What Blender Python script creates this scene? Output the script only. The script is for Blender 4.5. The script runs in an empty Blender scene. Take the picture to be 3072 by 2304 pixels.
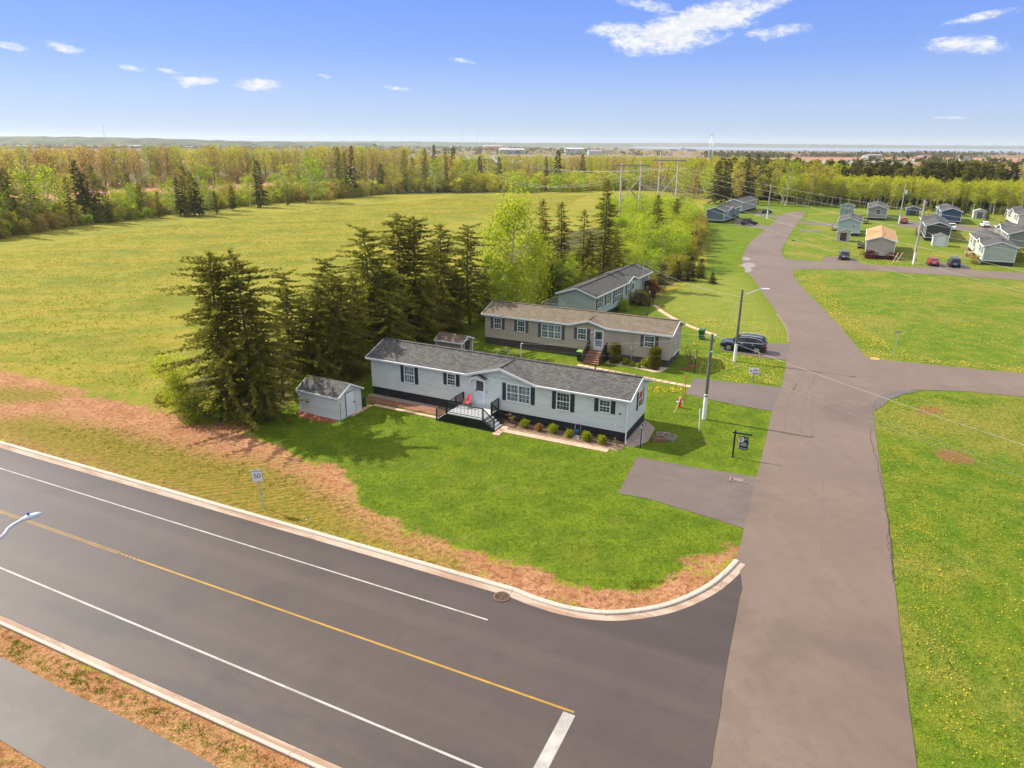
import bpy, bmesh, math, random
import numpy as np
from mathutils import Vector, Matrix
from mathutils.geometry import tessellate_polygon

PI = math.pi
R = math.radians
random.seed(7)
scene = bpy.context.scene
COL = scene.collection

# ------------------------------------------------------------------ camera model (also used to survey ground positions)
CAM_H = 20.4
FPX, CX, CY, YH = 2100.0, 1536.0, 1152.0, 431.0
ROLL = math.atan(0.0065)
PITCH = math.atan((CY - YH) * math.cos(ROLL) / FPX)
cr, sr, cp, sp = math.cos(ROLL), math.sin(ROLL), math.cos(PITCH), math.sin(PITCH)

def ray(x, y):
    u, v = x - CX, CY - y
    a, b = u * cr - v * sr, u * sr + v * cr
    return Vector((a, FPX * cp + b * sp, -FPX * sp + b * cp)) / FPX

def gn(x, y, z=0.0):                       # surveyed point (3072-wide frame) at height z
    r = ray(x, y)
    t = (CAM_H - z) / -r.z
    return Vector((r.x * t, r.y * t, z))

DS = 3072.0 / 2212.0
def gd(x, y, z=0.0):                       # the same from a 2212-wide frame
    return gn(x * DS, y * DS, z)

def at_depth(x, y, Y):                     # surveyed point at a given distance
    r = ray(x, y)
    k = Y / r.y
    return Vector((r.x * k, Y, CAM_H + r.z * k))

def crop(x0, y0, w):                       # survey through an enlarged crop (2212 px wide)
    s = w / 2212.0
    return lambda x, y, z=0.0: gn(x0 + x * s, y0 + y * s, z)

def height_at(base, x, y):                 # height of frame point (3072) above a base point
    r = ray(x, y)
    return CAM_H + r.z * (base.y / r.y)

cam_data = bpy.data.cameras.new("camera")
cam = bpy.data.objects.new("camera", cam_data)
COL.objects.link(cam)
scene.camera = cam
cam_data.sensor_width = 36.0
cam_data.lens = 36.0 * FPX / 3072.0
cam_data.clip_start = 0.5
cam_data.clip_end = 40000.0
right = Vector((cr, sr * sp, sr * cp))
up = Vector((-sr, cr * sp, cr * cp))
fwd = Vector((0, cp, -sp))
cam.matrix_world = Matrix(((right.x, up.x, -fwd.x, 0), (right.y, up.y, -fwd.y, 0), (right.z, up.z, -fwd.z, CAM_H), (0, 0, 0, 1)))

# ------------------------------------------------------------------ colour and material helpers
def lin(c):
    return tuple(((v / 255.0) / 12.92 if v / 255.0 <= 0.04045 else ((v / 255.0 + 0.055) / 1.055) ** 2.4) for v in c)

class NT:
    """small node-tree writer"""
    def __init__(self, mat):
        self.t = mat.node_tree
        self.n = self.t.nodes
        self.l = self.t.links
    def new(self, kind, **kw):
        nd = self.n.new(kind)
        for k, v in kw.items():
            setattr(nd, k, v)
        return nd
    def put(self, sock, v):
        if isinstance(v, bpy.types.NodeSocket):
            self.l.new(v, sock)
        elif isinstance(v, (tuple, list)) and len(v) == 3 and sock.type == 'RGBA':
            sock.default_value = (*v, 1)
        else:
            sock.default_value = v
    def math(self, op, a, b=0.0, c=0.0, clamp=False):
        nd = self.new('ShaderNodeMath', operation=op, use_clamp=clamp)
        for i, v in enumerate((a, b, c)):
            self.put(nd.inputs[i], v)
        return nd.outputs[0]
    def mix(self, f, a, b, mode='MIX'):
        nd = self.new('ShaderNodeMix', data_type='RGBA', blend_type=mode)
        self.put(nd.inputs[0], f); self.put(nd.inputs[6], a); self.put(nd.inputs[7], b)
        return nd.outputs[2]
    def noise(self, vec, scale, detail=4.0, rough=0.55, dist=0.0):
        nd = self.new('ShaderNodeTexNoise')
        if vec is not None:
            self.l.new(vec, nd.inputs['Vector'])
        nd.inputs['Scale'].default_value = scale
        nd.inputs['Detail'].default_value = detail
        nd.inputs['Roughness'].default_value = rough
        nd.inputs['Distortion'].default_value = dist
        return nd.outputs[0]
    def rng(self, v, a, b, c=0.0, d=1.0, smooth=True):
        nd = self.new('ShaderNodeMapRange', interpolation_type='SMOOTHSTEP' if smooth else 'LINEAR')
        self.put(nd.inputs[0], v)
        for i, q in enumerate((a, b, c, d)):
            nd.inputs[i + 1].default_value = q
        return nd.outputs[0]
    def mapping(self, vec, scale=(1, 1, 1), rot=(0, 0, 0), loc=(0, 0, 0)):
        nd = self.new('ShaderNodeMapping')
        self.l.new(vec, nd.inputs[0])
        nd.inputs[1].default_value = loc; nd.inputs[2].default_value = rot; nd.inputs[3].default_value = scale
        return nd.outputs[0]
    def turned(self, vec, ang, scale):          # turn first, then stretch
        return self.mapping(self.mapping(vec, (1, 1, 1), (0, 0, ang)), scale)
    def bump(self, h, strength, dist):
        nd = self.new('ShaderNodeBump')
        nd.inputs['Strength'].default_value = strength
        nd.inputs['Distance'].default_value = dist
        self.l.new(h, nd.inputs['Height'])
        return nd.outputs[0]

def new_mat(name):
    m = bpy.data.materials.new(name)
    m.use_nodes = True
    nt = NT(m)
    bs = nt.n['Principled BSDF']
    return m, nt, bs

def rough_mat(name, c1, c2, scale=3.0, rough=0.8, bump=0.0, bscale=20.0, spec=0.3, metal=0.0, c3=None, coord='Object', coat=0.0):
    m, nt, bs = new_mat(name)
    tc = nt.new('ShaderNodeTexCoord')
    v = tc.outputs[coord]
    f = nt.rng(nt.noise(v, scale, 6.0, 0.62), 0.3, 0.7)
    col = nt.mix(f, c1, c2)
    if c3 is not None:
        col = nt.mix(nt.rng(nt.noise(v, scale * 0.23, 4.0, 0.6), 0.52, 0.72), col, c3)
    nt.put(bs.inputs['Base Color'], col)
    bs.inputs['Roughness'].default_value = rough
    bs.inputs['Specular IOR Level'].default_value = spec
    bs.inputs['Metallic'].default_value = metal
    bs.inputs['Coat Weight'].default_value = coat
    if bump:
        nt.put(bs.inputs['Normal'], nt.bump(nt.noise(v, bscale, 5.0), bump, 0.02))
    return m

def tone(c, k):
    return tuple(max(0.0, min(1.0, v * k)) for v in c)

def paint(name, c, var=0.12, rough=0.5, spec=0.4, scale=2.0, **kw):
    return rough_mat(name, tone(c, 1 - var), tone(c, 1 + var), scale=scale, rough=rough, spec=spec, **kw)

def siding(name, c, lap=0.15):
    """horizontal vinyl siding: each course leans out to its lower edge"""
    m, nt, bs = new_mat(name)
    tc = nt.new('ShaderNodeTexCoord')
    sep = nt.new('ShaderNodeSeparateXYZ')
    nt.l.new(tc.outputs['Object'], sep.inputs[0])
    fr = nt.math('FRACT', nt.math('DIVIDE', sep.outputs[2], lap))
    lap_shadow = nt.rng(fr, 0.0, 0.36, 1.0, 0.0)  # shadow gap at each lap, put into the colour as a darker line
    n = nt.noise(nt.mapping(tc.outputs['Object'], (0.5, 0.5, 2.2)), 1.2, 5.0)
    col = nt.mix(nt.rng(n, 0.3, 0.7), tone(c, 0.93), tone(c, 1.06))
    col = nt.mix(nt.math('MULTIPLY', nt.rng(nt.noise(tc.outputs['Object'], 9.0, 3.0), 0.55, 0.8), 0.25), col, tone(c, 0.8))
    col = nt.mix(nt.math('MULTIPLY', lap_shadow, 0.75), col, tone(c, 0.5))
    nt.put(bs.inputs['Base Color'], col)
    bs.inputs['Roughness'].default_value = 0.55
    bs.inputs['Specular IOR Level'].default_value = 0.3
    nt.put(bs.inputs['Normal'], nt.bump(nt.math('SUBTRACT', 1.0, fr), 0.8, 0.02))
    return m

def shingles(name, c, c2, c3):
    m, nt, bs = new_mat(name)
    tc = nt.new('ShaderNodeTexCoord')
    br = nt.new('ShaderNodeTexBrick')
    nt.l.new(nt.mapping(tc.outputs['Object'], (1, 1, 0.0)), br.inputs[0])
    br.inputs['Color1'].default_value = (*c, 1)
    br.inputs['Color2'].default_value = (*c2, 1)
    br.inputs['Mortar'].default_value = (*tone(c, 0.45), 1)
    br.inputs['Scale'].default_value = 1.0
    br.inputs['Mortar Size'].default_value = 0.022
    br.inputs['Mortar Smooth'].default_value = 0.4
    br.inputs['Bias'].default_value = 0.0
    br.inputs['Brick Width'].default_value = 0.31
    br.inputs['Row Height'].default_value = 0.15
    n = nt.noise(tc.outputs['Object'], 0.7, 5.0, 0.6)
    col = nt.mix(nt.math('MULTIPLY', nt.rng(n, 0.45, 0.75), 0.3), br.outputs[0], c3)
    col = nt.mix(nt.rng(nt.noise(nt.mapping(tc.outputs['Object'], (2.2, 6.0, 6.0)), 1.6, 4.0, 0.7), 0.36, 0.62), nt.mix(0.55, col, tone(c, 0.9)), col)
    nt.put(bs.inputs['Base Color'], col)
    bs.inputs['Roughness'].default_value = 0.9
    bs.inputs['Specular IOR Level'].default_value = 0.25
    nt.put(bs.inputs['Normal'], nt.bump(br.outputs[1], -0.5, 0.02))
    return m

def leaf_mat(name, c1, c2, c3, scale=1.4, trans=0.35, var=0.35):
    """foliage: patches of colour from leaf to leaf and tree to tree, some light passing through"""
    m, nt, bs = new_mat(name)
    nt.n.remove(bs)
    tc = nt.new('ShaderNodeTexCoord')
    oi = nt.new('ShaderNodeObjectInfo')
    vm = nt.new('ShaderNodeVectorMath', operation='ADD')
    nt.l.new(tc.outputs['Object'], vm.inputs[0])
    sc = nt.new('ShaderNodeVectorMath', operation='SCALE')
    cmb = nt.new('ShaderNodeCombineXYZ')
    for i in range(3):
        nt.l.new(oi.outputs['Random'], cmb.inputs[i])
    nt.l.new(cmb.outputs[0], sc.inputs[0]); sc.inputs['Scale'].default_value = 40.0
    nt.l.new(sc.outputs[0], vm.inputs[1])
    n1 = nt.rng(nt.noise(vm.outputs[0], scale, 3.0, 0.6), 0.32, 0.68)
    n2 = nt.rng(nt.noise(vm.outputs[0], scale * 7.0, 2.0), 0.35, 0.7)
    col = nt.mix(n1, c1, c2)
    col = nt.mix(nt.math('MULTIPLY', n2, 0.6), col, c3)
    hv = nt.new('ShaderNodeHueSaturation')
    nt.put(hv.inputs['Color'], col)
    nt.put(hv.inputs['Value'], nt.math('ADD', 1.0 - var / 2, nt.math('MULTIPLY', oi.outputs['Random'], var)))
    nt.put(hv.inputs['Hue'], nt.math('ADD', 0.49, nt.math('MULTIPLY', nt.math('FRACT', nt.math('MULTIPLY', oi.outputs['Random'], 7.3)), 0.02)))
    d = nt.new('ShaderNodeBsdfDiffuse'); t = nt.new('ShaderNodeBsdfTranslucent'); mx = nt.new('ShaderNodeMixShader')
    nt.l.new(hv.outputs[0], d.inputs[0]); nt.l.new(hv.outputs[0], t.inputs[0])
    mx.inputs[0].default_value = trans
    nt.l.new(d.outputs[0], mx.inputs[1]); nt.l.new(t.outputs[0], mx.inputs[2])
    nt.l.new(mx.outputs[0], nt.n['Material Output'].inputs[0])
    return m

# ------------------------------------------------------------------ mesh builder
class MB:
    def __init__(self):
        self.v, self.f, self.m = [], [], []
    def add(self, vs, fs, m=0):
        o = len(self.v)
        self.v += [tuple(p) for p in vs]
        self.f += [tuple(i + o for i in f) for f in fs]
        self.m += [m] * len(fs)
        return self
    def poly(self, pts, m=0):
        return self.add(pts, [tuple(range(len(pts)))], m)
    def box(self, x0, x1, y0, y1, z0, z1, m=0):
        vs = [(x0, y0, z0), (x1, y0, z0), (x1, y1, z0), (x0, y1, z0), (x0, y0, z1), (x1, y0, z1), (x1, y1, z1), (x0, y1, z1)]
        return self.add(vs, [(3, 2, 1, 0), (4, 5, 6, 7), (0, 1, 5, 4), (1, 2, 6, 5), (2, 3, 7, 6), (3, 0, 4, 7)], m)
    def bar(self, a, b, w, h=None, m=0, upv=(0, 0, 1)):
        """rectangular bar from a to b, w wide and h high"""
        a, b = Vector(a), Vector(b)
        h = h or w
        d = (b - a).normalized()
        u = Vector(upv)
        if abs(d.dot(u)) > 0.98:
            u = Vector((1, 0, 0))
        s = d.cross(u).normalized() * w / 2
        t = s.cross(d).normalized() * h / 2
        vs = [a - s - t, a + s - t, a + s + t, a - s + t, b - s - t, b + s - t, b + s + t, b - s + t]
        return self.add(vs, [(0, 1, 2, 3), (7, 6, 5, 4), (4, 5, 1, 0), (5, 6, 2, 1), (6, 7, 3, 2), (7, 4, 0, 3)], m)
    def tube(self, pts, rad, n=8, m=0, cap=True):
        pts = [Vector(p) for p in pts]
        if not isinstance(rad, (list, tuple)):
            rad = [rad] * len(pts)
        rings = []
        for i, p in enumerate(pts):
            d = (pts[min(i + 1, len(pts) - 1)] - pts[max(i - 1, 0)]).normalized()
            u = Vector((0, 0, 1)) if abs(d.z) < 0.9 else Vector((1, 0, 0))
            s = d.cross(u).normalized(); t = d.cross(s)
            rings.append([p + (s * math.cos(2 * PI * k / n) + t * math.sin(2 * PI * k / n)) * rad[i] for k in range(n)])
        vs = [q for r in rings for q in r]
        fs = [(i * n + k, i * n + (k + 1) % n, (i + 1) * n + (k + 1) % n, (i + 1) * n + k) for i in range(len(pts) - 1) for k in range(n)]
        if cap:
            fs += [tuple(range(n - 1, -1, -1)), tuple((len(pts) - 1) * n + k for k in range(n))]
        return self.add(vs, fs, m)
    def lathe(self, prof, n=12, c=(0, 0, 0), m=0, axis='z'):
        vs = []
        for r_, z in prof:
            for k in range(n):
                a = 2 * PI * k / n
                p = (r_ * math.cos(a), r_ * math.sin(a), z)
                if axis == 'y':
                    p = (p[0], p[2], p[1])
                elif axis == 'x':
                    p = (p[2], p[0], p[1])
                vs.append((c[0] + p[0], c[1] + p[1], c[2] + p[2]))
        fs = [(i * n + k, i * n + (k + 1) % n, (i + 1) * n + (k + 1) % n, (i + 1) * n + k) for i in range(len(prof) - 1) for k in range(n)]
        fs += [tuple(range(n - 1, -1, -1)), tuple((len(prof) - 1) * n + k for k in range(n))]
        return self.add(vs, fs, m)
    def extrude(self, pts, off, m=0):
        """closed solid from a planar outline swept by the vector off"""
        n = len(pts)
        pts = [Vector(p) for p in pts]
        vs = pts + [p + Vector(off) for p in pts]
        tri = tessellate_polygon([pts])
        fs = [tuple(t) for t in tri] + [tuple(i + n for i in reversed(t)) for t in tri]
        fs += [(k, (k + 1) % n, n + (k + 1) % n, n + k) for k in range(n)]
        return self.add(vs, fs, m)
    def loft(self, rings, m=0, cap=True):
        n = len(rings[0])
        vs = [q for r in rings for q in r]
        fs = [(i * n + k, i * n + (k + 1) % n, (i + 1) * n + (k + 1) % n, (i + 1) * n + k) for i in range(len(rings) - 1) for k in range(n)]
        if cap:
            fs += [tuple(range(n - 1, -1, -1)), tuple((len(rings) - 1) * n + k for k in range(n))]
        return self.add(vs, fs, m)
    def mesh(self, name, mats, smooth=False, fix=True):
        me = bpy.data.meshes.new(name)
        me.from_pydata(self.v, [], self.f)
        for mt in (mats if isinstance(mats, (list, tuple)) else [mats]):
            me.materials.append(mt)
        me.polygons.foreach_set('material_index', self.m)
        if fix:
            bm = bmesh.new(); bm.from_mesh(me)
            bmesh.ops.recalc_face_normals(bm, faces=bm.faces)
            bm.to_mesh(me); bm.free()
        if smooth:
            me.polygons.foreach_set('use_smooth', [True] * len(me.polygons))
        me.update()
        return me
    def build(self, name, mats, parent=None, smooth=False, fix=True):
        return link(name, self.mesh(name, mats, smooth, fix), parent)

def link(name, me, parent=None):
    o = bpy.data.objects.new(name, me)
    COL.objects.link(o)
    if parent is not None:
        o.parent = parent
    return o

def tag(o, label=None, cat=None, group=None, kind=None):
    if label: o['label'] = label
    if cat: o['category'] = cat
    if group: o['group'] = group
    if kind: o['kind'] = kind
    return o

def thing(name, label, cat, loc=(0, 0, 0), rz=0.0, group=None, scale=1.0):
    o = bpy.data.objects.new(name, None)
    o.empty_display_size = 0.3
    COL.objects.link(o)
    o.location = loc
    o.rotation_euler = (0, 0, rz)
    o.scale = (scale,) * 3
    return tag(o, label, cat, group)

def copy_thing(src, loc, rz, label, group=None, mats=None):
    """copies a thing with its parts and their sub-parts; meshes are shared unless a material is swapped"""
    def dup(o, par):
        c = o.copy()
        COL.objects.link(c)
        c.parent = par
        if mats and o.type == 'MESH' and any(s.name in mats for s in o.data.materials if s):
            c.data = o.data.copy()
            for i, s in enumerate(c.data.materials):
                if s and s.name in mats:
                    c.data.materials[i] = mats[s.name]
        for ch in o.children:
            dup(ch, c)
        return c
    r = dup(src, None)
    r.location = loc
    r.rotation_euler = (0, 0, rz)
    r['label'] = label
    if group: r['group'] = group
    return r

def text_mesh(name, s, size, depth, mat, parent, loc, rot, align='CENTER'):
    cu = bpy.data.curves.new(name, 'FONT')
    cu.body = s; cu.size = size; cu.extrude = depth
    cu.align_x = align; cu.align_y = 'CENTER'
    tmp = bpy.data.objects.new(name, cu)
    COL.objects.link(tmp)
    bpy.context.view_layer.update()
    me = bpy.data.meshes.new_from_object(tmp.evaluated_get(bpy.context.evaluated_depsgraph_get()))
    bpy.data.objects.remove(tmp)
    me.name = name
    me.materials.clear(); me.materials.append(mat)
    o = link(name, me, parent)
    o.location = loc; o.rotation_euler = rot
    return o

# ------------------------------------------------------------------ common materials
WHITE = paint('white_trim', (0.72, 0.74, 0.76), 0.05, 0.45)
BLACK = paint('black_paint', (0.012, 0.013, 0.015), 0.3, 0.5)
NAVY = paint('navy_shutter', (0.018, 0.026, 0.04), 0.2, 0.5)
WOODB = rough_mat('brown_deck_wood', (0.16, 0.08, 0.05), (0.28, 0.16, 0.10), 4, 0.8, 0.3, 30)
WOODP = rough_mat('pale_wood', (0.42, 0.31, 0.18), (0.58, 0.45, 0.28), 4, 0.8, 0.3, 30)
WOODG = rough_mat('grey_weathered_wood', (0.20, 0.18, 0.16), (0.38, 0.35, 0.31), 5, 0.85, 0.4, 40)
METAL = rough_mat('galvanised_metal', (0.45, 0.47, 0.5), (0.6, 0.62, 0.65), 6, 0.4, metal=0.6)
CONC = rough_mat('concrete', (0.42, 0.38, 0.33), (0.56, 0.51, 0.45), 3, 0.85, 0.2, 40, c3=(0.4, 0.27, 0.19))
RED = paint('red_paint', (0.5, 0.035, 0.03), 0.15, 0.5)
GREENP = paint('green_plastic', (0.015, 0.09, 0.035), 0.2, 0.5)
def glass_mat(name, dark, pale, stripes):
    m, nt, bs = new_mat(name)
    tc = nt.new('ShaderNodeTexCoord')
    n = nt.rng(nt.noise(nt.mapping(tc.outputs['Object'], (stripes, stripes, 0.6)), 1.0, 3.0), 0.42, 0.6)
    nt.put(bs.inputs['Base Color'], nt.mix(n, dark, pale))
    bs.inputs['Roughness'].default_value = 0.08
    bs.inputs['Specular IOR Level'].default_value = 0.5
    return m
GLASS = glass_mat('window_glass', (0.012, 0.02, 0.022), (0.07, 0.095, 0.10), 4.0)
CURTAIN = glass_mat('curtained_glass', (0.05, 0.085, 0.09), (0.24, 0.29, 0.28), 11.0)
CARGLASS = glass_mat('car_glass', (0.008, 0.01, 0.013), (0.02, 0.026, 0.03), 2.0)
# ------------------------------------------------------------------ sun and sky
SUN_AZ, SUN_EL = 152.9, 41.0
sd = bpy.data.lights.new("sun", 'SUN')
sd.energy = 4.2
sd.angle = R(0.53)
sd.color = (1.0, 0.93, 0.80)
so = bpy.data.objects.new("sun", sd)
COL.objects.link(so)
S = Vector((math.cos(R(SUN_EL)) * math.cos(R(SUN_AZ)), math.cos(R(SUN_EL)) * math.sin(R(SUN_AZ)), math.sin(R(SUN_EL))))
so.rotation_euler = (-S).to_track_quat('-Z', 'Y').to_euler()
so.location = S * 300

world = bpy.data.worlds.new("World")
scene.world = world
world.use_nodes = True
wt = NT(world)
bg = wt.n['Background']
bg.inputs['Strength'].default_value = 0.15
sky = wt.new('ShaderNodeTexSky', sky_type='NISHITA')
sky.sun_disc = False
sky.sun_elevation = R(SUN_EL)
sky.sun_rotation = math.atan2(S.x, S.y)
sky.altitude = 20.0
sky.air_density = 1.0
sky.dust_density = 0.6
sky.ozone_density = 2.6
wtc = wt.new('ShaderNodeTexCoord')
DIR = wtc.outputs['Generated']
cl_noise = wt.noise(wt.mapping(DIR, (17, 17, 42)), 1.0, 10.0, 0.66, 0.5)
cl_fine = wt.noise(wt.mapping(DIR, (70, 70, 150)), 1.0, 8.0, 0.68, 0.4)
CLOUDS = [  # survey x, y, half width, half height (2212 frame), tilt in degrees, density
    (1345, 65, 62, 17, 0, 1.0), (1455, 75, 100, 28, -8, 1.7), (1530, 45, 110, 28, -14, 1.7), (1625, 14, 75, 18, -10, 1.0), (1680, 68, 62, 16, -8, 0.95), (1400, 14, 62, 14, 8, 0.85),
    (2075, 97, 92, 21, 4, 1.05), (2118, 36, 80, 13, -14, 0.85), (30, 102, 40, 10, 12, 0.7), (145, 105, 48, 14, 14, 0.75), (285, 147, 46, 9, 10, 0.75), (355, 153, 36, 7, 10, 0.7),
    (418, 176, 52, 14, 4, 0.95), (556, 185, 56, 13, 2, 1.15), (856, 190, 38, 6, 8, 0.75), (1000, 131, 32, 5, 10, 0.65), (2048, 254, 40, 5, 0, 0.6), (700, 165, 26, 6, 10, 0.5)]
mask = None
def dotc(vec):
    nd = wt.new('ShaderNodeVectorMath', operation='DOT_PRODUCT')
    wt.l.new(DIR, nd.inputs[0]); nd.inputs[1].default_value = vec
    return nd.outputs['Value']
for (x, y, a, b, tilt, dens) in CLOUDS:
    c = ray(x * DS, y * DS).normalized()
    e1 = (ray((x + 1) * DS, y * DS).normalized() - c).normalized()
    e2 = c.cross(e1).normalized()
    ct, st = math.cos(R(tilt)), math.sin(R(tilt))
    f1, f2 = e1 * ct - e2 * st * -1, e2 * ct - e1 * st
    px = (ray((x + 1) * DS, y * DS).normalized() - c).length
    u = wt.math('MULTIPLY', dotc(f1), 1.0 / (a * px))
    v = wt.math('MULTIPLY', dotc(f2), 1.0 / (b * px))
    r2 = wt.math('ADD', wt.math('MULTIPLY', u, u), wt.math('MULTIPLY', v, v))
    mk = wt.math('SUBTRACT', dens, r2)
    front = wt.math('GREATER_THAN', dotc(c), 0.5)
    mk = wt.math('SUBTRACT', wt.math('MULTIPLY', wt.math('ADD', mk, 5.0), front), 5.0)
    mask = mk if mask is None else wt.math('MAXIMUM', mask, mk)
cv = wt.math('ADD', mask, wt.math('MULTIPLY', wt.math('SUBTRACT', cl_noise, 0.5), 5.2))
cv = wt.math('ADD', cv, wt.math('MULTIPLY', wt.math('SUBTRACT', cl_fine, 0.5), 2.6))
alpha = wt.rng(cv, -0.25, 1.5)
alpha = wt.math('MULTIPLY', alpha, wt.rng(mask, -2.4, -0.2))
sep_d = wt.new('ShaderNodeSeparateXYZ'); wt.l.new(DIR, sep_d.inputs[0])
rampn = wt.new('ShaderNodeValToRGB')                       # clear air deepening with height, white veil added overhead out of view as fill light
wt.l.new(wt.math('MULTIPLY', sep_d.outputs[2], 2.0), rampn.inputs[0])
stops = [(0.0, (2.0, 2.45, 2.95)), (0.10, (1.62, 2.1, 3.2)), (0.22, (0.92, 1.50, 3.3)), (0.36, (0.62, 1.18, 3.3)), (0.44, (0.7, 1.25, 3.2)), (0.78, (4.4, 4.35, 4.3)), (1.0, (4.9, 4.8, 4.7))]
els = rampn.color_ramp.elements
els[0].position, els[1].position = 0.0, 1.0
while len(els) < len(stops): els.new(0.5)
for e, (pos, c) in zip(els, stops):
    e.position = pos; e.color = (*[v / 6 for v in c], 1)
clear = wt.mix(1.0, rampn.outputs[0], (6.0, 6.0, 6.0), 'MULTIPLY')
nish = wt.mix(1.0, sky.outputs[0], (0.24, 0.32, 0.48), 'MULTIPLY')
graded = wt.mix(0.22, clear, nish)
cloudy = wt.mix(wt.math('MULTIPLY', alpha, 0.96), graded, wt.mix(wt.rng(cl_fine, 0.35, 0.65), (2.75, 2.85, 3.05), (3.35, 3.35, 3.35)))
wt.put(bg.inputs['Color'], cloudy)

scene.view_settings.view_transform = 'Standard'
scene.view_settings.look = 'None'
scene.view_settings.exposure = 1.0
scene.view_settings.gamma = 1.0

# ------------------------------------------------------------------ main road frame: m runs along it, q points from it to the lawn
ya, yb = gn(0, 1535), gn(1722, 2139)
RM = (yb - ya).normalized()
RQ = Vector((-RM.y, RM.x, 0))
def off(p):                                 # offset across the main road
    return (Vector(p) - ya).dot(RQ)
O_FAR_IN, O_FAR_OUT = off(gn(353, 1448)), off(gn(316, 1416))
O_NEAR_IN, O_NEAR_OUT = off(gn(452, 2048)), off(gn(452, 2084))
def along(s, o, z=0.0):
    p = ya + RM * s + RQ * o
    return Vector((p.x, p.y, z))

def polyline_smooth(pts, n=6):
    out = []
    P = [Vector(p) for p in pts]
    for i in range(len(P) - 1):
        p0, p1, p2, p3 = P[max(i - 1, 0)], P[i], P[i + 1], P[min(i + 2, len(P) - 1)]
        for k in range(n):
            t = k / n
            out.append(0.5 * ((2 * p1) + (p2 - p0) * t + (2 * p0 - 5 * p1 + 4 * p2 - p3) * t * t + (3 * p1 - p0 - 3 * p2 + p3) * t ** 3))
    out.append(P[-1])
    return out

# kerb on the lawn side: straight, then round the corner into the side street
kc = [gn(*p) for p in [(1600, 1790), (1691, 1818), (1791, 1834), (1886, 1832), (2000, 1811), (2100, 1768), (2160, 1725), (2203, 1682)]]
kerb_outer = [along(-90, O_FAR_OUT), along(-20, O_FAR_OUT)] + [along(s, O_FAR_OUT) for s in np.linspace(-18, (kc[0] - ya).dot(RM) - 1.0, 16)] + polyline_smooth(kc, 4)

LEFT = [(1588, 1215), (1607, 1145), (1634, 1032), (1652, 960), (1668, 890), (1688, 838), (1697, 790), (1705, 742), (1703, 715), (1690, 690), (1660, 650), (1625, 600), (1607, 575), (1604, 555), (1620, 525), (1660, 490), (1690, 464), (1712, 457)]
left_edge = polyline_smooth([gd(*p) for p in LEFT], 3)
RIGHT_A = [(1742, 458), (1728, 476), (1702, 512), (1688, 540), (1689, 552), (1700, 560), (1800, 567.5), (1960, 576), (2212, 590), (2330, 597)]
RIGHT_B = [(2330, 613), (2212, 606), (2000, 592), (1850, 583), (1745, 581), (1712, 585), (1715, 600), (1740, 630), (1775, 664), (1812, 702), (1845, 742), (1868, 770), (1890, 777), (1960, 783), (2212, 808), (2400, 826)]
RIGHT_C = [(2400, 878), (2212, 858), (2100, 847), (1980, 842), (1925, 850), (1893, 862), (1885, 878), (1890, 925), (1898, 985), (1908, 1050), (1918, 1130), (1931, 1250), (1946, 1380), (1960, 1500), (1973, 1600), (1981, 1659), (1992, 1760)]
right_edge = [gd(*p) for p in RIGHT_A + RIGHT_B + RIGHT_C]

# ------------------------------------------------------------------ ground sheet with surface-type weights
def axis(lo, hi, fine0, fine1, step, grow):
    a = list(np.arange(fine0, fine1 + 1e-6, step))
    s, x = step, a[-1]
    while x < hi:
        s *= grow; x += s; a.append(min(x, hi))
    s, x = step, a[0]; pre = []
    while x > lo:
        s *= grow; x -= s; pre.append(max(x, lo))
    return np.array(pre[::-1] + a)
gx = axis(-7000, 7000, -42, 48, 0.5, 1.035)
gy = axis(2.0, 7600, 8.0, 85, 0.5, 1.03)
GX, GY = np.meshgrid(gx, gy)
PX, PY = GX.ravel(), GY.ravel()

def poly_weight(pts, soft, soft2=None):
    """1 inside the outline, falling to 0 over the given distance outside"""
    P = np.array([(p[0], p[1]) for p in pts])
    Q = np.roll(P, -1, axis=0)
    ins = np.zeros(len(PX), bool)
    dist = np.full(len(PX), 1e9)
    for (x0, y0), (x1, y1) in zip(P, Q):
        c = ((y0 > PY) != (y1 > PY))
        with np.errstate(divide='ignore', invalid='ignore'):
            xi = (x1 - x0) * (PY - y0) / (y1 - y0 + 1e-12) + x0
        ins ^= c & (PX < xi)
        dx, dy = x1 - x0, y1 - y0
        t = np.clip(((PX - x0) * dx + (PY - y0) * dy) / (dx * dx + dy * dy + 1e-12), 0, 1)
        dist = np.minimum(dist, np.hypot(PX - x0 - t * dx, PY - y0 - t * dy))
    sdist = np.where(ins, dist, -dist)
    return np.clip(0.5 + sdist / (2 * soft), 0, 1)

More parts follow.
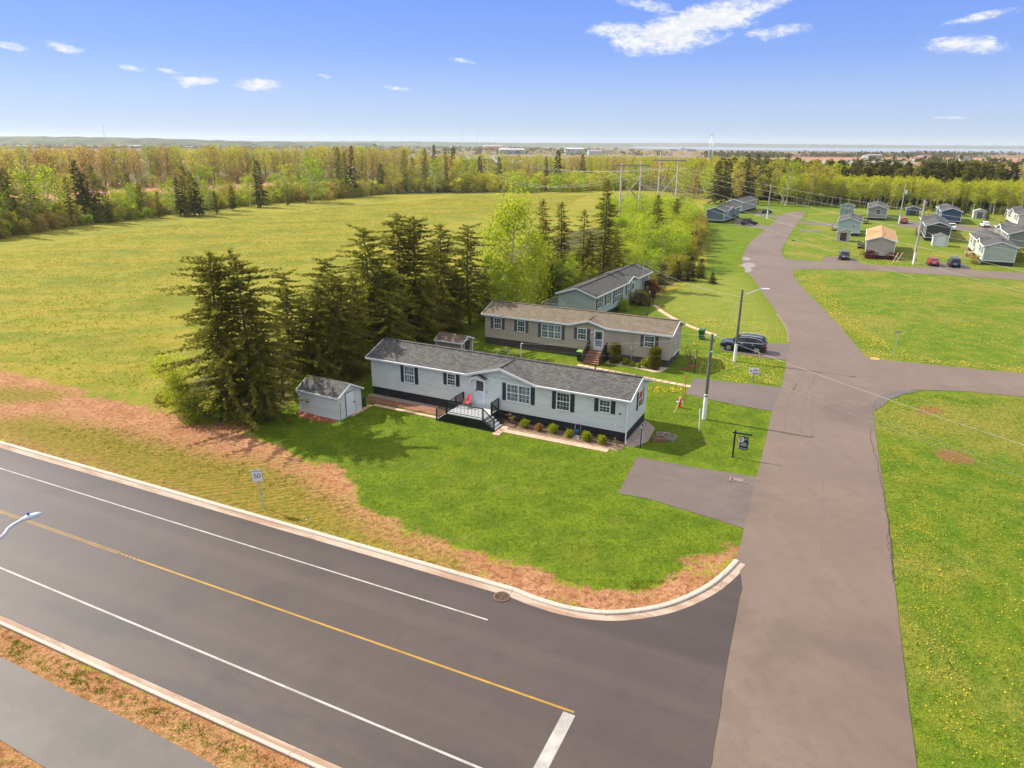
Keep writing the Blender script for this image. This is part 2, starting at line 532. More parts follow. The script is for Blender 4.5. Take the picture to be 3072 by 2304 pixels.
D_ = lambda L: [gd(*p) for p in L]
DIRT_EDGE = [(0, 803), (60, 814), (130, 830), (190, 853), (260, 868), (330, 880), (400, 903), (520, 914), (548, 945), (610, 970), (700, 1008), (772, 1050), (772, 1088), (850, 1132), (960, 1178), (1030, 1192), (1100, 1217), (1200, 1250), (1280, 1282), (1380, 1274), (1440, 1254), (1490, 1216), (1510, 1200), (1562, 1197), (1588, 1188)]
dirt_poly = [along(-95, 45)] + D_(DIRT_EDGE) + [gd(1588, 1216)] + [Vector(p) for p in reversed(kerb_outer)]
dirt = poly_weight(dirt_poly, 1.7)
bare = np.zeros(len(PX))
for (bx, by, br, bk) in [(2010, 885, 1.5, 0.9), (2062, 986, 1.7, 1.0), (1995, 893, 1.0, 0.8), (2110, 940, 1.0, 0.55), (805, 945, 0.45, 0.8), (826, 950, 0.35, 0.8), (1465, 1020, 0.4, 0.6), (985, 955, 0.4, 0.6), (1020, 965, 0.4, 0.7), (1085, 980, 0.3, 0.6), (1180, 1130, 0.3, 0.5), (1400, 960, 0.3, 0.5), (1310, 1048, 0.35, 0.45), (1545, 1020, 0.5, 0.5), (1660, 860, 0.5, 0.6), (868, 1105, 0.45, 0.7)]:
    q_ = gd(bx, by); bare = np.maximum(bare, bk * np.exp(-((PX - q_.x) ** 2 + ((PY - q_.y)) ** 2) / (br * br)))
verge_near = poly_weight([along(-95, O_NEAR_OUT), along(60, O_NEAR_OUT), along(60, O_NEAR_OUT - 20), along(-95, O_NEAR_OUT - 20)], 0.3)
dirt = np.maximum(dirt, verge_near)
seed = poly_weight(D_([(-300, 780), (0, 905), (90, 893), (260, 925), (480, 985), (560, 985), (640, 1020), (735, 1075), (800, 1125), (900, 1180), (1000, 1212), (1010, 1290), (900, 1258), (560, 1157), (300, 1064), (0, 955), (-300, 850)]), 2.2)
seed2 = poly_weight(D_([(-100, 820), (0, 832), (120, 838), (165, 850), (120, 868), (0, 875), (-100, 860)]), 1.5)
seed = np.maximum(seed, seed2 * 0.9)
seed = np.maximum(seed, verge_near * 0.42)
lawn_pts = [(548, 945), (520, 914), (600, 880), (680, 860), (790, 830), (800, 770), (950, 705), (1050, 650), (1200, 640), (1430, 640), (1490, 610), (1530, 570), (1515, 500), (1520, 440), (1760, 430), (1760, 470), (1760, 700), (1700, 1300), (1588, 1216)] + DIRT_EDGE[:7:-1]
lawn = poly_weight(D_(lawn_pts), 0.8)
rightl = poly_weight(D_([(1725, 700), (1690, 560), (1700, 520), (1740, 500), (1750, 440), (2600, 455), (3400, 900), (3400, 1900), (1900, 1900), (1880, 1300), (1830, 900)]), 0.8)
backyard = poly_weight(D_([(1400, 655), (1480, 610), (1600, 590), (1690, 700), (1700, 740), (1560, 735), (1440, 680)]), 2.0)
farfield = np.clip((np.hypot(PX, PY) - 640) / 120, 0, 1)
farr = poly_weight([(140, 330), (4000, 420), (4000, 6000), (190, 500)], 20.0)
farfield = np.maximum(farfield, farr)
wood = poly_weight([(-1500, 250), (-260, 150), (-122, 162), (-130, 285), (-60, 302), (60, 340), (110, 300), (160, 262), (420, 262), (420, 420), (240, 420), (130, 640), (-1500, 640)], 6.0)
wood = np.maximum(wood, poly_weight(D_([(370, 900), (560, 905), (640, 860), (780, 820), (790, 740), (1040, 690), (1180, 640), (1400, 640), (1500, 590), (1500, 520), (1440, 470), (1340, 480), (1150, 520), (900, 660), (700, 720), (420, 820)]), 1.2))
kd = np.clip(((PX - ya.x) * RQ.x + (PY - ya.y) * RQ.y - O_FAR_OUT), -99, 99)
ks = (PX - ya.x) * RM.x + (PY - ya.y) * RM.y
S_END = (kc[0] - ya).dot(RM)
rise = np.where((kd > -0.1) & (ks < S_END + 4), 0.09 * np.clip(1.2 - kd / 3.0, 0, 1), 0.0) * np.clip(kd / 0.4 + 0.25, 0, 1)
rng_ = np.random.default_rng(3)
near = (np.hypot(PX, PY) < 140)
bumpz = np.where(near & (dirt > 0.4), rng_.normal(0, 0.018, len(PX)), 0.0) * np.clip(kd - 0.6, 0, 1)
farslope = 0.0
PZ = rise + bumpz
ny, nx = GX.shape
me = bpy.data.meshes.new('ground')
nv = nx * ny
me.vertices.add(nv)
me.vertices.foreach_set('co', np.stack([PX, PY, PZ], 1).astype(np.float32).ravel())
idx = np.arange(nv).reshape(ny, nx)
quads = np.stack([idx[:-1, :-1], idx[:-1, 1:], idx[1:, 1:], idx[1:, :-1]], -1).reshape(-1, 4)
me.loops.add(quads.size); me.polygons.add(len(quads))
me.loops.foreach_set('vertex_index', quads.ravel().astype(np.int32))
me.polygons.foreach_set('loop_start', np.arange(0, quads.size, 4, dtype=np.int32))
me.polygons.foreach_set('use_smooth', [True] * len(quads))
me.update(calc_edges=True)
def attr(name, w):
    a = me.attributes.new(name, 'FLOAT', 'POINT')
    a.data.foreach_set('value', np.asarray(w, np.float32))
for nme, w in (('lawn', lawn), ('dirt', dirt), ('seed', seed), ('verge', rightl), ('backyard', backyard), ('far', farfield), ('wood', wood), ('bare', bare)):
    attr(nme, w)

gm, nt, bs = new_mat('ground_cover')
geo = nt.new('ShaderNodeNewGeometry')
P = geo.outputs['Position']
def att(n):
    nd = nt.new('ShaderNodeAttribute'); nd.attribute_name = n
    return nd.outputs['Fac']
nbig = nt.noise(P, 0.09, 4.0, 0.6)
nmid = nt.noise(P, 0.55, 5.0, 0.62)
nfine = nt.noise(P, 3.2, 5.0, 0.65)
ntiny = nt.noise(P, 13.0, 4.0, 0.7)
stripe = nt.noise(nt.turned(P, R(-12), (0.03, 0.22, 1)), 1.0, 6.0, 0.68)
fstreak = nt.noise(nt.turned(P, R(-20), (0.35, 1.3, 1)), 1.0, 6.0, 0.72)
def sharpen(w, k1, k2, lo=0.35, hi=0.65):
    v = nt.math('ADD', w, nt.math('MULTIPLY', nt.math('SUBTRACT', nmid, 0.5), k1))
    v = nt.math('ADD', v, nt.math('MULTIPLY', nt.math('SUBTRACT', nfine, 0.5), k2))
    return nt.rng(v, lo, hi)
# hay field
f = nt.mix(nt.rng(stripe, 0.40, 0.60), (0.29, 0.25, 0.022), (0.185, 0.22, 0.013))
f = nt.mix(nt.math('MULTIPLY', nt.rng(nmid, 0.4, 0.66), 0.75), f, (0.35, 0.265, 0.052))
f = nt.mix(nt.math('MULTIPLY', nt.rng(nbig, 0.46, 0.62), 0.5), f, (0.105, 0.155, 0.010))
f = nt.mix(nt.math('MULTIPLY', nt.rng(nfine, 0.46, 0.72), 0.7), f, (0.10, 0.11, 0.008))
f = nt.mix(nt.math('MULTIPLY', nt.rng(fstreak, 0.52, 0.7), 0.65), f, (0.30, 0.23, 0.055))
f = nt.mix(nt.math('MULTIPLY', nt.rng(fstreak, 0.46, 0.32), 0.5), f, (0.09, 0.125, 0.007))
# mown lawn
l = nt.mix(nt.rng(nmid, 0.32, 0.68), (0.088, 0.148, 0.006), (0.155, 0.21, 0.010))
l = nt.mix(nt.math('MULTIPLY', nt.rng(nfine, 0.44, 0.72), 0.75), l, (0.055, 0.105, 0.004))
l = nt.mix(nt.math('MULTIPLY', nt.rng(nbig, 0.5, 0.66), 0.5), l, (0.155, 0.175, 0.016))
l = nt.mix(nt.math('MULTIPLY', nt.rng(nt.noise(P, 0.4, 6.0, 0.75), 0.58, 0.74), 0.75), l, (0.22, 0.17, 0.06))
# rough verge lawn with old thatch
v = nt.mix(nt.rng(nmid, 0.33, 0.66), (0.09, 0.165, 0.007), (0.175, 0.21, 0.016))
v = nt.mix(nt.math('MULTIPLY', nt.rng(nbig, 0.45, 0.66), 0.75), v, (0.26, 0.225, 0.045))
v = nt.mix(nt.math('MULTIPLY', nt.rng(nfine, 0.45, 0.74), 0.8), v, (0.05, 0.10, 0.006))
b = nt.mix(nt.rng(nmid, 0.35, 0.65), (0.27, 0.26, 0.06), (0.17, 0.22, 0.02))
v2 = nt.mix(nt.math('MULTIPLY', att('backyard'), 0.7), l, b)
# red soil, seeded in rows
d = nt.mix(nt.rng(nmid, 0.3, 0.7), (0.36, 0.165, 0.075), (0.48, 0.25, 0.135))
d = nt.mix(nt.math('MULTIPLY', nt.rng(nfine, 0.44, 0.66), 0.85), d, (0.21, 0.08, 0.033))
d = nt.mix(nt.math('MULTIPLY', nt.rng(nbig, 0.5, 0.65), 0.5), d, (0.38, 0.185, 0.10))
wv = nt.new('ShaderNodeTexWave', wave_type='RINGS', rings_direction='Z')
nt.l.new(nt.mapping(P, (1, 1, 1), (0, 0, 0), tuple(-c for c in gd(640, 700))), wv.inputs[0])
wv.inputs['Scale'].default_value = 0.72; wv.inputs['Distortion'].default_value = 7.0; wv.inputs['Detail'].default_value = 3.0; wv.inputs['Detail Scale'].default_value = 0.6
rows = nt.math('MULTIPLY', nt.rng(wv.outputs[1], 0.2, 0.8, -0.5, 0.5), nt.rng(nbig, 0.38, 0.6))
sg = nt.math('ADD', att('seed'), nt.math('ADD', nt.math('MULTIPLY', nt.math('SUBTRACT', nmid, 0.5), 1.0), nt.math('MULTIPLY', nt.math('SUBTRACT', ntiny, 0.5), 1.6)))
sg = nt.rng(nt.math('ADD', sg, nt.math('MULTIPLY', rows, 0.34)), 0.18, 0.95, 0.0, 0.95)
sg = nt.math('MULTIPLY', sg, nt.rng(att('seed'), 0.02, 0.25))
tuft = nt.rng(nt.noise(P, 0.8, 6.0, 0.75), 0.56, 0.66, 0.0, 0.9)
sg = nt.math('MAXIMUM', sg, nt.math('MULTIPLY', tuft, nt.rng(att('seed'), 0.0, 0.3, 0.25, 1.0)))
sgc = nt.mix(nt.rng(nfine, 0.35, 0.7), (0.26, 0.19, 0.024), (0.115, 0.135, 0.008))
d = nt.mix(sg, d, sgc)
# floor of the woods
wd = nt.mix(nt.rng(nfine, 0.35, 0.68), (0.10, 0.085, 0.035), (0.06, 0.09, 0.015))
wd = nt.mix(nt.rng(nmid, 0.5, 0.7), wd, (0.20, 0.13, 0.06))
# far farmland: strips of red soil, grass and scrub
pf = nt.mapping(P, (0.0016, 0.0042, 1), (0, 0, R(9)))
vo = nt.new('ShaderNodeTexVoronoi'); nt.l.new(pf, vo.inputs[0]); vo.inputs['Scale'].default_value = 1.4
sepc = nt.new('ShaderNodeSeparateColor'); nt.l.new(vo.outputs['Color'], sepc.inputs[0])
fr = nt.mix(nt.rng(sepc.outputs[0], 0.3, 0.34), (0.27, 0.12, 0.075), (0.15, 0.15, 0.06))
fr = nt.mix(nt.rng(sepc.outputs[1], 0.66, 0.7), fr, (0.24, 0.17, 0.13))
fr = nt.mix(nt.math('MULTIPLY', nt.rng(nt.noise(nt.mapping(P, (0.006, 0.03, 1)), 1.0, 5.0), 0.45, 0.62), 0.5), fr, (0.16, 0.145, 0.09))
col = f
col = nt.mix(sharpen(att('lawn'), 0.5, 0.25), col, v2)
col = nt.mix(sharpen(att('verge'), 0.5, 0.25), col, v)
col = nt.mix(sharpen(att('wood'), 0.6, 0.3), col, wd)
col = nt.mix(nt.rng(att('far'), 0.3, 0.7), col, fr)
dn = nt.noise(P, 0.32, 6.0, 0.72)
dw = nt.math('ADD', att('dirt'), nt.math('MULTIPLY', nt.math('SUBTRACT', dn, 0.5), 1.7))
dw = nt.math('ADD', dw, nt.math('MULTIPLY', nt.math('SUBTRACT', nfine, 0.5), 0.8))
col = nt.mix(nt.rng(dw, 0.40, 0.58), col, d)
bw = nt.math('ADD', att('bare'), nt.math('MULTIPLY', nt.math('SUBTRACT', nfine, 0.5), 1.2))
col = nt.mix(nt.rng(bw, 0.45, 0.75, 0.0, 0.85), col, (0.24, 0.115, 0.05))
col = nt.mix(nt.math('MULTIPLY', nt.rng(ntiny, 0.40, 0.68, 0.0, 0.8), 1.0), col, nt.mix(0.6, col, (0.0, 0.0, 0.0)))
nt.put(bs.inputs['Base Color'], col)
bs.inputs['Roughness'].default_value = 0.95
bs.inputs['Specular IOR Level'].default_value = 0.12
hh = nt.math('ADD', nt.math('MULTIPLY', ntiny, 0.45), nt.math('ADD', nfine, nt.math('MULTIPLY', nmid, 0.8)))
hh = nt.math('ADD', hh, nt.math('MULTIPLY', nt.math('MULTIPLY', rows, att('seed')), 0.35))
nt.put(bs.inputs['Normal'], nt.bump(hh, 0.8, 0.2))
me.materials.append(gm)
g_obj = link('ground', me)
tag(g_obj, kind='structure')

# ------------------------------------------------------------------ paved sheets
def asphalt(name, c1, c2, c3, rough=0.75, streak=None, k=(1, 1, 1), lanes=False):
    c1, c2, c3 = [tuple(a * b for a, b in zip(c, k)) for c in (c1, c2, c3)]
    m, nt, bs = new_mat(name)
    geo = nt.new('ShaderNodeNewGeometry'); P = geo.outputs['Position']
    n0 = nt.noise(P, 0.16, 5.0, 0.6); n1 = nt.noise(P, 1.3, 6.0, 0.65); n2 = nt.noise(P, 24.0, 4.0, 0.7)
    col = nt.mix(nt.rng(n0, 0.32, 0.7), c1, c2)
    if streak is not None:
        st = nt.noise(nt.turned(P, -streak, (0.03, 0.8, 1)), 1.0, 4.0, 0.6)
        col = nt.mix(nt.math('MULTIPLY', nt.rng(st, 0.42, 0.68), 0.35), col, c3)
    col = nt.mix(nt.math('MULTIPLY', nt.rng(n1, 0.46, 0.74), 0.6), col, c3)
    big = nt.noise(P, 0.07, 5.0, 0.7, 0.6)
    col = nt.mix(nt.rng(big, 0.36, 0.48, 0.45, 0.0), col, tone(c3, 0.72))
    col = nt.mix(nt.rng(nt.noise(P, 0.35, 6.0, 0.75), 0.60, 0.68, 0.0, 0.35), col, tone(c2, 1.22))
    if lanes:                                   # damp stains along the near gutter, polished wheel paths
        dq = nt.new('ShaderNodeVectorMath', operation='DOT_PRODUCT'); nt.l.new(P, dq.inputs[0]); dq.inputs[1].default_value = RQ
        o_ = nt.math('SUBTRACT', dq.outputs['Value'], ya.dot(RQ))
        wet = nt.math('MULTIPLY', nt.rng(o_, O_NEAR_IN + 3.2, O_NEAR_IN + 1.2), nt.rng(nt.noise(nt.turned(P, -streak, (0.16, 0.5, 1)), 1.0, 5.0, 0.65), 0.44, 0.62))
        col = nt.mix(nt.math('MULTIPLY', wet, 0.55), col, (0.026, 0.022, 0.025))
        edge = nt.math('MULTIPLY', nt.rng(o_, O_FAR_IN - 1.2, O_FAR_IN - 0.1), 0.45)
        col = nt.mix(edge, col, tone(c3, 0.55))
        wp_ = nt.math('MULTIPLY', nt.rng(nt.noise(nt.turned(P, -streak, (0.01, 0.7, 1)), 1.0, 3.0, 0.5), 0.5, 0.75), 0.38)
        col = nt.mix(wp_, col, tone(c2, 1.35))
    col = nt.mix(nt.rng(n2, 0.35, 0.75, 0.0, 0.4), col, tone(c1, 0.5))
    col = nt.mix(nt.rng(nt.noise(P, 60.0, 2.0), 0.66, 0.8, 0.0, 0.35), col, tone(c2, 1.7))
    nt.put(bs.inputs['Base Color'], col)
    bs.inputs['Roughness'].default_value = rough
    bs.inputs['Specular IOR Level'].default_value = 0.45
    nt.put(bs.inputs['Normal'], nt.bump(n2, 0.25, 0.01))
    return m
A_MAIN = asphalt('new_asphalt', (0.105, 0.082, 0.075), (0.125, 0.098, 0.09), (0.085, 0.067, 0.063), 0.5, math.atan2(RM.y, RM.x), (0.56, 0.515, 0.505), True)
A_SIDE = asphalt('worn_asphalt', (0.27, 0.195, 0.165), (0.32, 0.235, 0.20), (0.235, 0.165, 0.14), 0.62, R(88), (0.50, 0.485, 0.44))
A_DRIVE = asphalt('driveway_asphalt', (0.20, 0.15, 0.135), (0.245, 0.19, 0.17), (0.165, 0.125, 0.115), 0.7, None, (0.55, 0.55, 0.545))
A_PATH = asphalt('path_asphalt', (0.185, 0.165, 0.155), (0.225, 0.20, 0.19), (0.15, 0.135, 0.13), 0.6, math.atan2(RM.y, RM.x), (0.42, 0.405, 0.395))

def slab(name, pts, mat, z, depth=0.03):
    pts = [Vector((p[0], p[1], z)) for p in pts]
    return tag(MB().extrude(pts, (0, 0, -depth)).build(name, mat), kind='structure')

side_pts = left_edge + right_edge + [gd(1515, 1780), gd(1535, 1659), gd(1570, 1440), gd(1603, 1266), gd(1600, 1240)]
slab('side_street', side_pts, A_SIDE, 0.028)
jn = [gd(1600, 1240), gd(1604, 1290), gd(1640, 1400), gd(1640, 1780)]
main_pts = [along(-95, O_FAR_IN - 0.02)] + [along(s, O_FAR_IN - 0.02) for s in (-20, 0, S_END - 1)] + [p + (p - gd(1330, 1225)).normalized() * -0.05 for p in polyline_smooth(kc, 3)] + jn + [along((gd(1640, 1780) - ya).dot(RM), O_NEAR_IN + 0.02), along(-95, O_NEAR_IN + 0.02)]
slab('main_road', main_pts, A_MAIN, 0.02)
DRIVES = [[(1376, 988), (1393, 990), (1500, 1010), (1642, 1032), (1660, 1034), (1630, 1150), (1607, 1142), (1560, 1127), (1480, 1102), (1400, 1078), (1335, 1066)],
          [(1500, 817), (1600, 828), (1689, 838), (1700, 840), (1690, 890), (1668, 889), (1600, 877), (1520, 861), (1480, 850)],
          [(1572, 737), (1640, 742), (1704, 744), (1715, 745), (1710, 776), (1697, 778), (1620, 769), (1556, 757)]]
for i, dpts in enumerate(DRIVES):
    slab('driveway', [gd(*p) for p in dpts], A_DRIVE, 0.024 if i else 0.0235)
c2 = crop(2400, 560, 360); c3 = crop(2712, 560, 360); r3 = crop(1744, 300, 720); r4 = crop(2304, 520, 768)
FARD = [[c2(-10, 645), c2(130, 640), c2(330, 665), c2(700, 680), c2(700, 735), c2(300, 705), c2(-10, 690)],
        [c2(-10, 800), c2(380, 800), c2(420, 830), c2(-10, 840)],
        [c2(420, 1300), c2(700, 1285), c2(1050, 1330), c2(1100, 1420), c2(900, 1440), c2(415, 1395)],
        [c2(1760, 720), c2(1880, 690), c3(0, 640), c3(260, 650), c3(1000, 690), c3(1300, 760), c3(1420, 720), c3(1850, 720), c3(1900, 780), c3(1830, 830), c3(1000, 800), c3(250, 750), c2(2200, 760)],
        [c3(480, 1440), c3(600, 1380), c3(900, 1420), c3(1150, 1430), c3(1220, 1500), c3(1230, 1560), c3(440, 1540)],
        [r3(1430, 1110), r3(1650, 1150), r3(1760, 1170), r3(1740, 1195), r3(1400, 1150)],
        [r3(1590, 1040), r3(1800, 1060), r3(1860, 1075), r3(1840, 1090), r3(1600, 1060)]]
for dpts in FARD:
    slab('driveway', dpts, A_DRIVE, 0.0245)
w6 = crop(0, 1700, 1000)
path_top = [w6(-2200, -480), w6(0, 600), w6(220, 710), w6(450, 835), w6(650, 925), w6(850, 1020), w6(1050, 1120), w6(1250, 1230), w6(1450, 1336), w6(1900, 1580)]
path_bot = [w6(900, 1700), w6(300, 1336), w6(150, 1245), w6(0, 1150), w6(-900, 700), w6(-2200, 180)]
slab('footpath', path_top + path_bot, A_PATH, 0.022)
SEAL = asphalt('fresh_patch', (0.10, 0.085, 0.08), (0.12, 0.10, 0.095), (0.08, 0.07, 0.065))
slab('drain_apron', [gd(1886, 876), gd(1887, 866), gd(1905, 853), gd(1945, 845), gd(2000, 843.5), gd(1955, 851), (gd(1925, 862)), gd(1900, 882), gd(1890, 888)], SEAL, 0.0325, 0.004)
PUD = rough_mat('puddle_water', (0.19, 0.165, 0.15), (0.25, 0.22, 0.20), 1.0, 0.4, spec=0.3)  # pale base colour stands in for the sky's reflection
slab('puddle', polyline_smooth([r3(1450, 1525), r3(1500, 1508), r3(1530, 1500), r3(1590, 1508), r3(1602, 1535), r3(1560, 1548), r3(1575, 1572), r3(1530, 1592), r3(1505, 1586), r3(1508, 1560), r3(1490, 1540), r3(1450, 1525)], 3)[:-1], PUD, 0.0325, 0.004)
slab('puddle', polyline_smooth([r3(1478, 1462), r3(1500, 1448), r3(1535, 1452), r3(1560, 1462), r3(1540, 1478), r3(1500, 1476), r3(1478, 1462)], 3)[:-1], PUD, 0.0325, 0.004)

# painted markings
LW = rough_mat('white_road_paint', (0.25, 0.235, 0.22), (0.40, 0.38, 0.355), 1.2, 0.6)
LY = rough_mat('yellow_road_paint', (0.26, 0.145, 0.022), (0.36, 0.205, 0.03), 1.2, 0.6)
def strip(mb, a, b, w, z=0.0245):
    d = (b - a).normalized(); s = Vector((-d.y, d.x, 0)) * w / 2
    n = max(1, int((b - a).length / 6))
    for i in range(n):
        p, q = a + (b - a) * (i / n), a + (b - a) * ((i + 1) / n)
        mb.poly([(p - s).to_tuple()[:2] + (z,), (q - s).to_tuple()[:2] + (z,), (q + s).to_tuple()[:2] + (z,), (p + s).to_tuple()[:2] + (z,)])
def ln(pa, pb, ext):
    a, b = gn(*pa), gn(*pb)
    return a - (b - a).normalized() * ext, b
mb = MB()
a, b = ln((0, 1405.5), (1463, 1861), 60); strip(mb, a, b, 0.085)
tag(mb.build('edge_line', LW), kind='structure')
mb = MB(); a, b = gn(0, 1704), gn(1000, 2122); d_ = (b - a).normalized(); strip(mb, a - d_ * 60, a + d_ * 40, 0.10)
tag(mb.build('edge_line', LW), kind='structure')
mb = MB(); a, b = ln((0, 1535), (1722, 2138), 60)
m1 = a + (b - a).normalized() * 70.2
sv = Vector((-d_.y, d_.x, 0)) * 0.065
strip(mb, a + sv, m1 + sv, 0.05); strip(mb, a - sv, m1 - sv, 0.05)
for k in range(4):
    strip(mb, m1 + d_ * (0.1 + k * 0.3), m1 + d_ * (0.3 + k * 0.3), 0.10)
strip(mb, m1 + d_ * 1.3, b, 0.105)
tag(mb.build('centre_line', LY), kind='structure')
mb = MB(); a, b = gn(1708, 2142), gn(1610, 2330)
strip(mb, a, b, 0.48)
tag(mb.build('stop_line', LW), kind='structure')

r8 = crop(2072, 1000, 1000)
CRK = rough_mat('tar_crack', (0.045, 0.036, 0.032), (0.07, 0.055, 0.05), 3, 0.9)
MRK = rough_mat('tyre_mark', (0.118, 0.098, 0.086), (0.13, 0.107, 0.094), 3, 0.9)
def wander(name, pts, w, mat, jit, seed, z=0.0325):
    rg = random.Random(seed); L = polyline_smooth(pts, 10); vs = []
    for i, p in enumerate(L):
        d = (L[min(i + 1, len(L) - 1)] - L[max(i - 1, 0)]).normalized(); n = Vector((-d.y, d.x, 0))
        c = p + n * rg.gauss(0, jit); ww = w * rg.uniform(0.4, 1.3) / 2
        vs += [(c.x - n.x * ww, c.y - n.y * ww, z), (c.x + n.x * ww, c.y + n.y * ww, z)]
    fs = [(2 * i, 2 * i + 2, 2 * i + 3, 2 * i + 1) for i in range(len(L) - 1)]
    return tag(MB().add(vs, fs).build(name, mat), kind='structure')
wander('tyre_mark', [r8(745, 275), r8(665, 400), r8(632, 520), r8(625, 660)], 0.16, MRK, 0.01, 1)
wander('tyre_mark', [r8(835, 280), r8(765, 400), r8(737, 520), r8(730, 670)], 0.16, MRK, 0.01, 2)
wander('road_crack', [r8(1192, 640), r8(1200, 720), r8(1240, 860), r8(1262, 980), r8(1290, 1150), r8(1318, 1320), r8(1338, 1500), r8(1352, 1640)], 0.05, CRK, 0.035, 3)
wander('road_crack', [r8(1300, 1330), r8(1312, 1420), r8(1330, 1500), r8(1345, 1659)], 0.04, CRK, 0.05, 4)
wander('road_crack', [r8(880, 850), r8(876, 1050), r8(874, 1250), r8(868, 1480)], 0.035, MRK, 0.05, 5)
wander('road_crack', [r8(660, 80), r8(800, 95), r8(950, 105), r8(1120, 125)], 0.05, MRK, 0.03, 6)
wander('road_crack', [r8(700, 170), r8(690, 420), r8(650, 480), r8(540, 500)], 0.05, MRK, 0.08, 7)
wander('road_joint', [gd(1603, 1268), gd(1585, 1350), gd(1566, 1460), gd(1536, 1659)], 0.035, CRK, 0.01, 8, 0.0335)
# kerbs: gutter pan and raised kerb, cast in lengths with joints
KERB_PROF = [(0.0, -0.05), (0.0, 0.105), (0.03, 0.125), (0.19, 0.125), (0.235, 0.10), (0.26, 0.035), (0.62, 0.026), (0.62, -0.05)]
def kerb(name, pts, flip, width):
    """profile swept along the line pts (its back edge); the gutter lies on the road side"""
    pts = [Vector((p[0], p[1], 0)) for p in pts]
    rings = []
    k = width / 0.62
    for i, p in enumerate(pts):
        d = (pts[min(i + 1, len(pts) - 1)] - pts[max(i - 1, 0)]).normalized()
        s = Vector((d.y, -d.x, 0)) * (-1 if flip else 1)
        rings.append([tuple(p + s * u * k + Vector((0, 0, z))) for u, z in KERB_PROF])
    return tag(MB().loft(rings).build(name, KERBM), kind='structure')
KERBM, nt, bs = new_mat('kerb_concrete')
geo = nt.new('ShaderNodeNewGeometry'); P = geo.outputs['Position']
sep = nt.new('ShaderNodeSeparateXYZ'); nt.l.new(P, sep.inputs[0])
n1 = nt.noise(nt.turned(P, -math.atan2(RM.y, RM.x), (0.3, 1.6, 1)), 1.0, 6.0, 0.65); n2 = nt.noise(P, 12.0, 4.0, 0.65)
kcol = nt.mix(nt.rng(n2, 0.3, 0.7), (0.36, 0.31, 0.255), (0.44, 0.39, 0.335))
lowk = nt.rng(sep.outputs[2], 0.03, 0.09, 0.9, 0.12)
kcol = nt.mix(nt.rng(sep.outputs[2], 0.03, 0.07, 0.6, 0.0), kcol, (0.30, 0.225, 0.165))
kcol = nt.mix(nt.math('MULTIPLY', nt.rng(n1, 0.42, 0.62), lowk), kcol, (0.26, 0.155, 0.105))
along_k = nt.new('ShaderNodeVectorMath', operation='DOT_PRODUCT'); nt.l.new(P, along_k.inputs[0]); along_k.inputs[1].default_value = RM
fj = nt.math('FRACT', nt.math('DIVIDE', along_k.outputs['Value'], 3.0))
kcol = nt.mix(nt.math('LESS_THAN', fj, 0.006), kcol, (0.12, 0.10, 0.08))
nt.put(bs.inputs['Base Color'], kcol); bs.inputs['Roughness'].default_value = 0.85
nt.put(bs.inputs['Normal'], nt.bump(n2, 0.3, 0.015))
kerb('kerb', kerb_outer, False, O_FAR_OUT - O_FAR_IN)
kerb('kerb', [along(s, O_NEAR_OUT) for s in np.linspace(-95, 60, 40)], True, O_NEAR_IN - O_NEAR_OUT)

# old asphalt lip along the bend of the side street
mb = MB(); lp = polyline_smooth([gd(*p) for p in [(1678, 678), (1692, 697), (1701, 715), (1704, 740)]], 4)
mb.loft([[tuple(p + Vector((dx, 0, z))) for dx, z in ((0.22, -0.02), (0.22, 0.05), (-0.05, 0.05), (-0.15, -0.02))] for p in lp])
tag(mb.build('street_lip', rough_mat('sandy_asphalt', (0.15, 0.10, 0.075), (0.20, 0.135, 0.10), 2, 0.9)), kind='structure')

# ploughed strip behind the hedge, bay and distant land
PLOUGH = rough_mat('ploughed_soil', (0.27, 0.10, 0.06), (0.34, 0.15, 0.09), 0.08, 0.95, coord='Object', c3=(0.25, 0.17, 0.10))
slab('ploughed_field', [Vector(p) for p in [(-420, 190, 0), (-150, 205, 0), (-139, 300, 0), (-20, 395, 0), (-30, 425, 0), (-160, 380, 0), (-420, 330, 0)]], PLOUGH, 0.06, 0.1)
slab('ploughed_field', [Vector(p) for p in [(420, 760, 0), (900, 860, 0), (1500, 900, 0), (1500, 1600, 0), (430, 1250, 0)]], PLOUGH, 0.5, 0.6)
WATER, nt, bs = new_mat('bay_water')
bs.inputs['Base Color'].default_value = (0.17, 0.21, 0.27, 1); bs.inputs['Roughness'].default_value = 0.35
slab('bay_water', [Vector(p) for p in [(700, 3600, 0), (700, 4400, 0), (900, 6400, 0), (6900, 6900, 0), (6900, 2500, 0), (2300, 2350, 0), (1500, 2450, 0), (1050, 2900, 0)]], WATER, 0.8, 0.5)

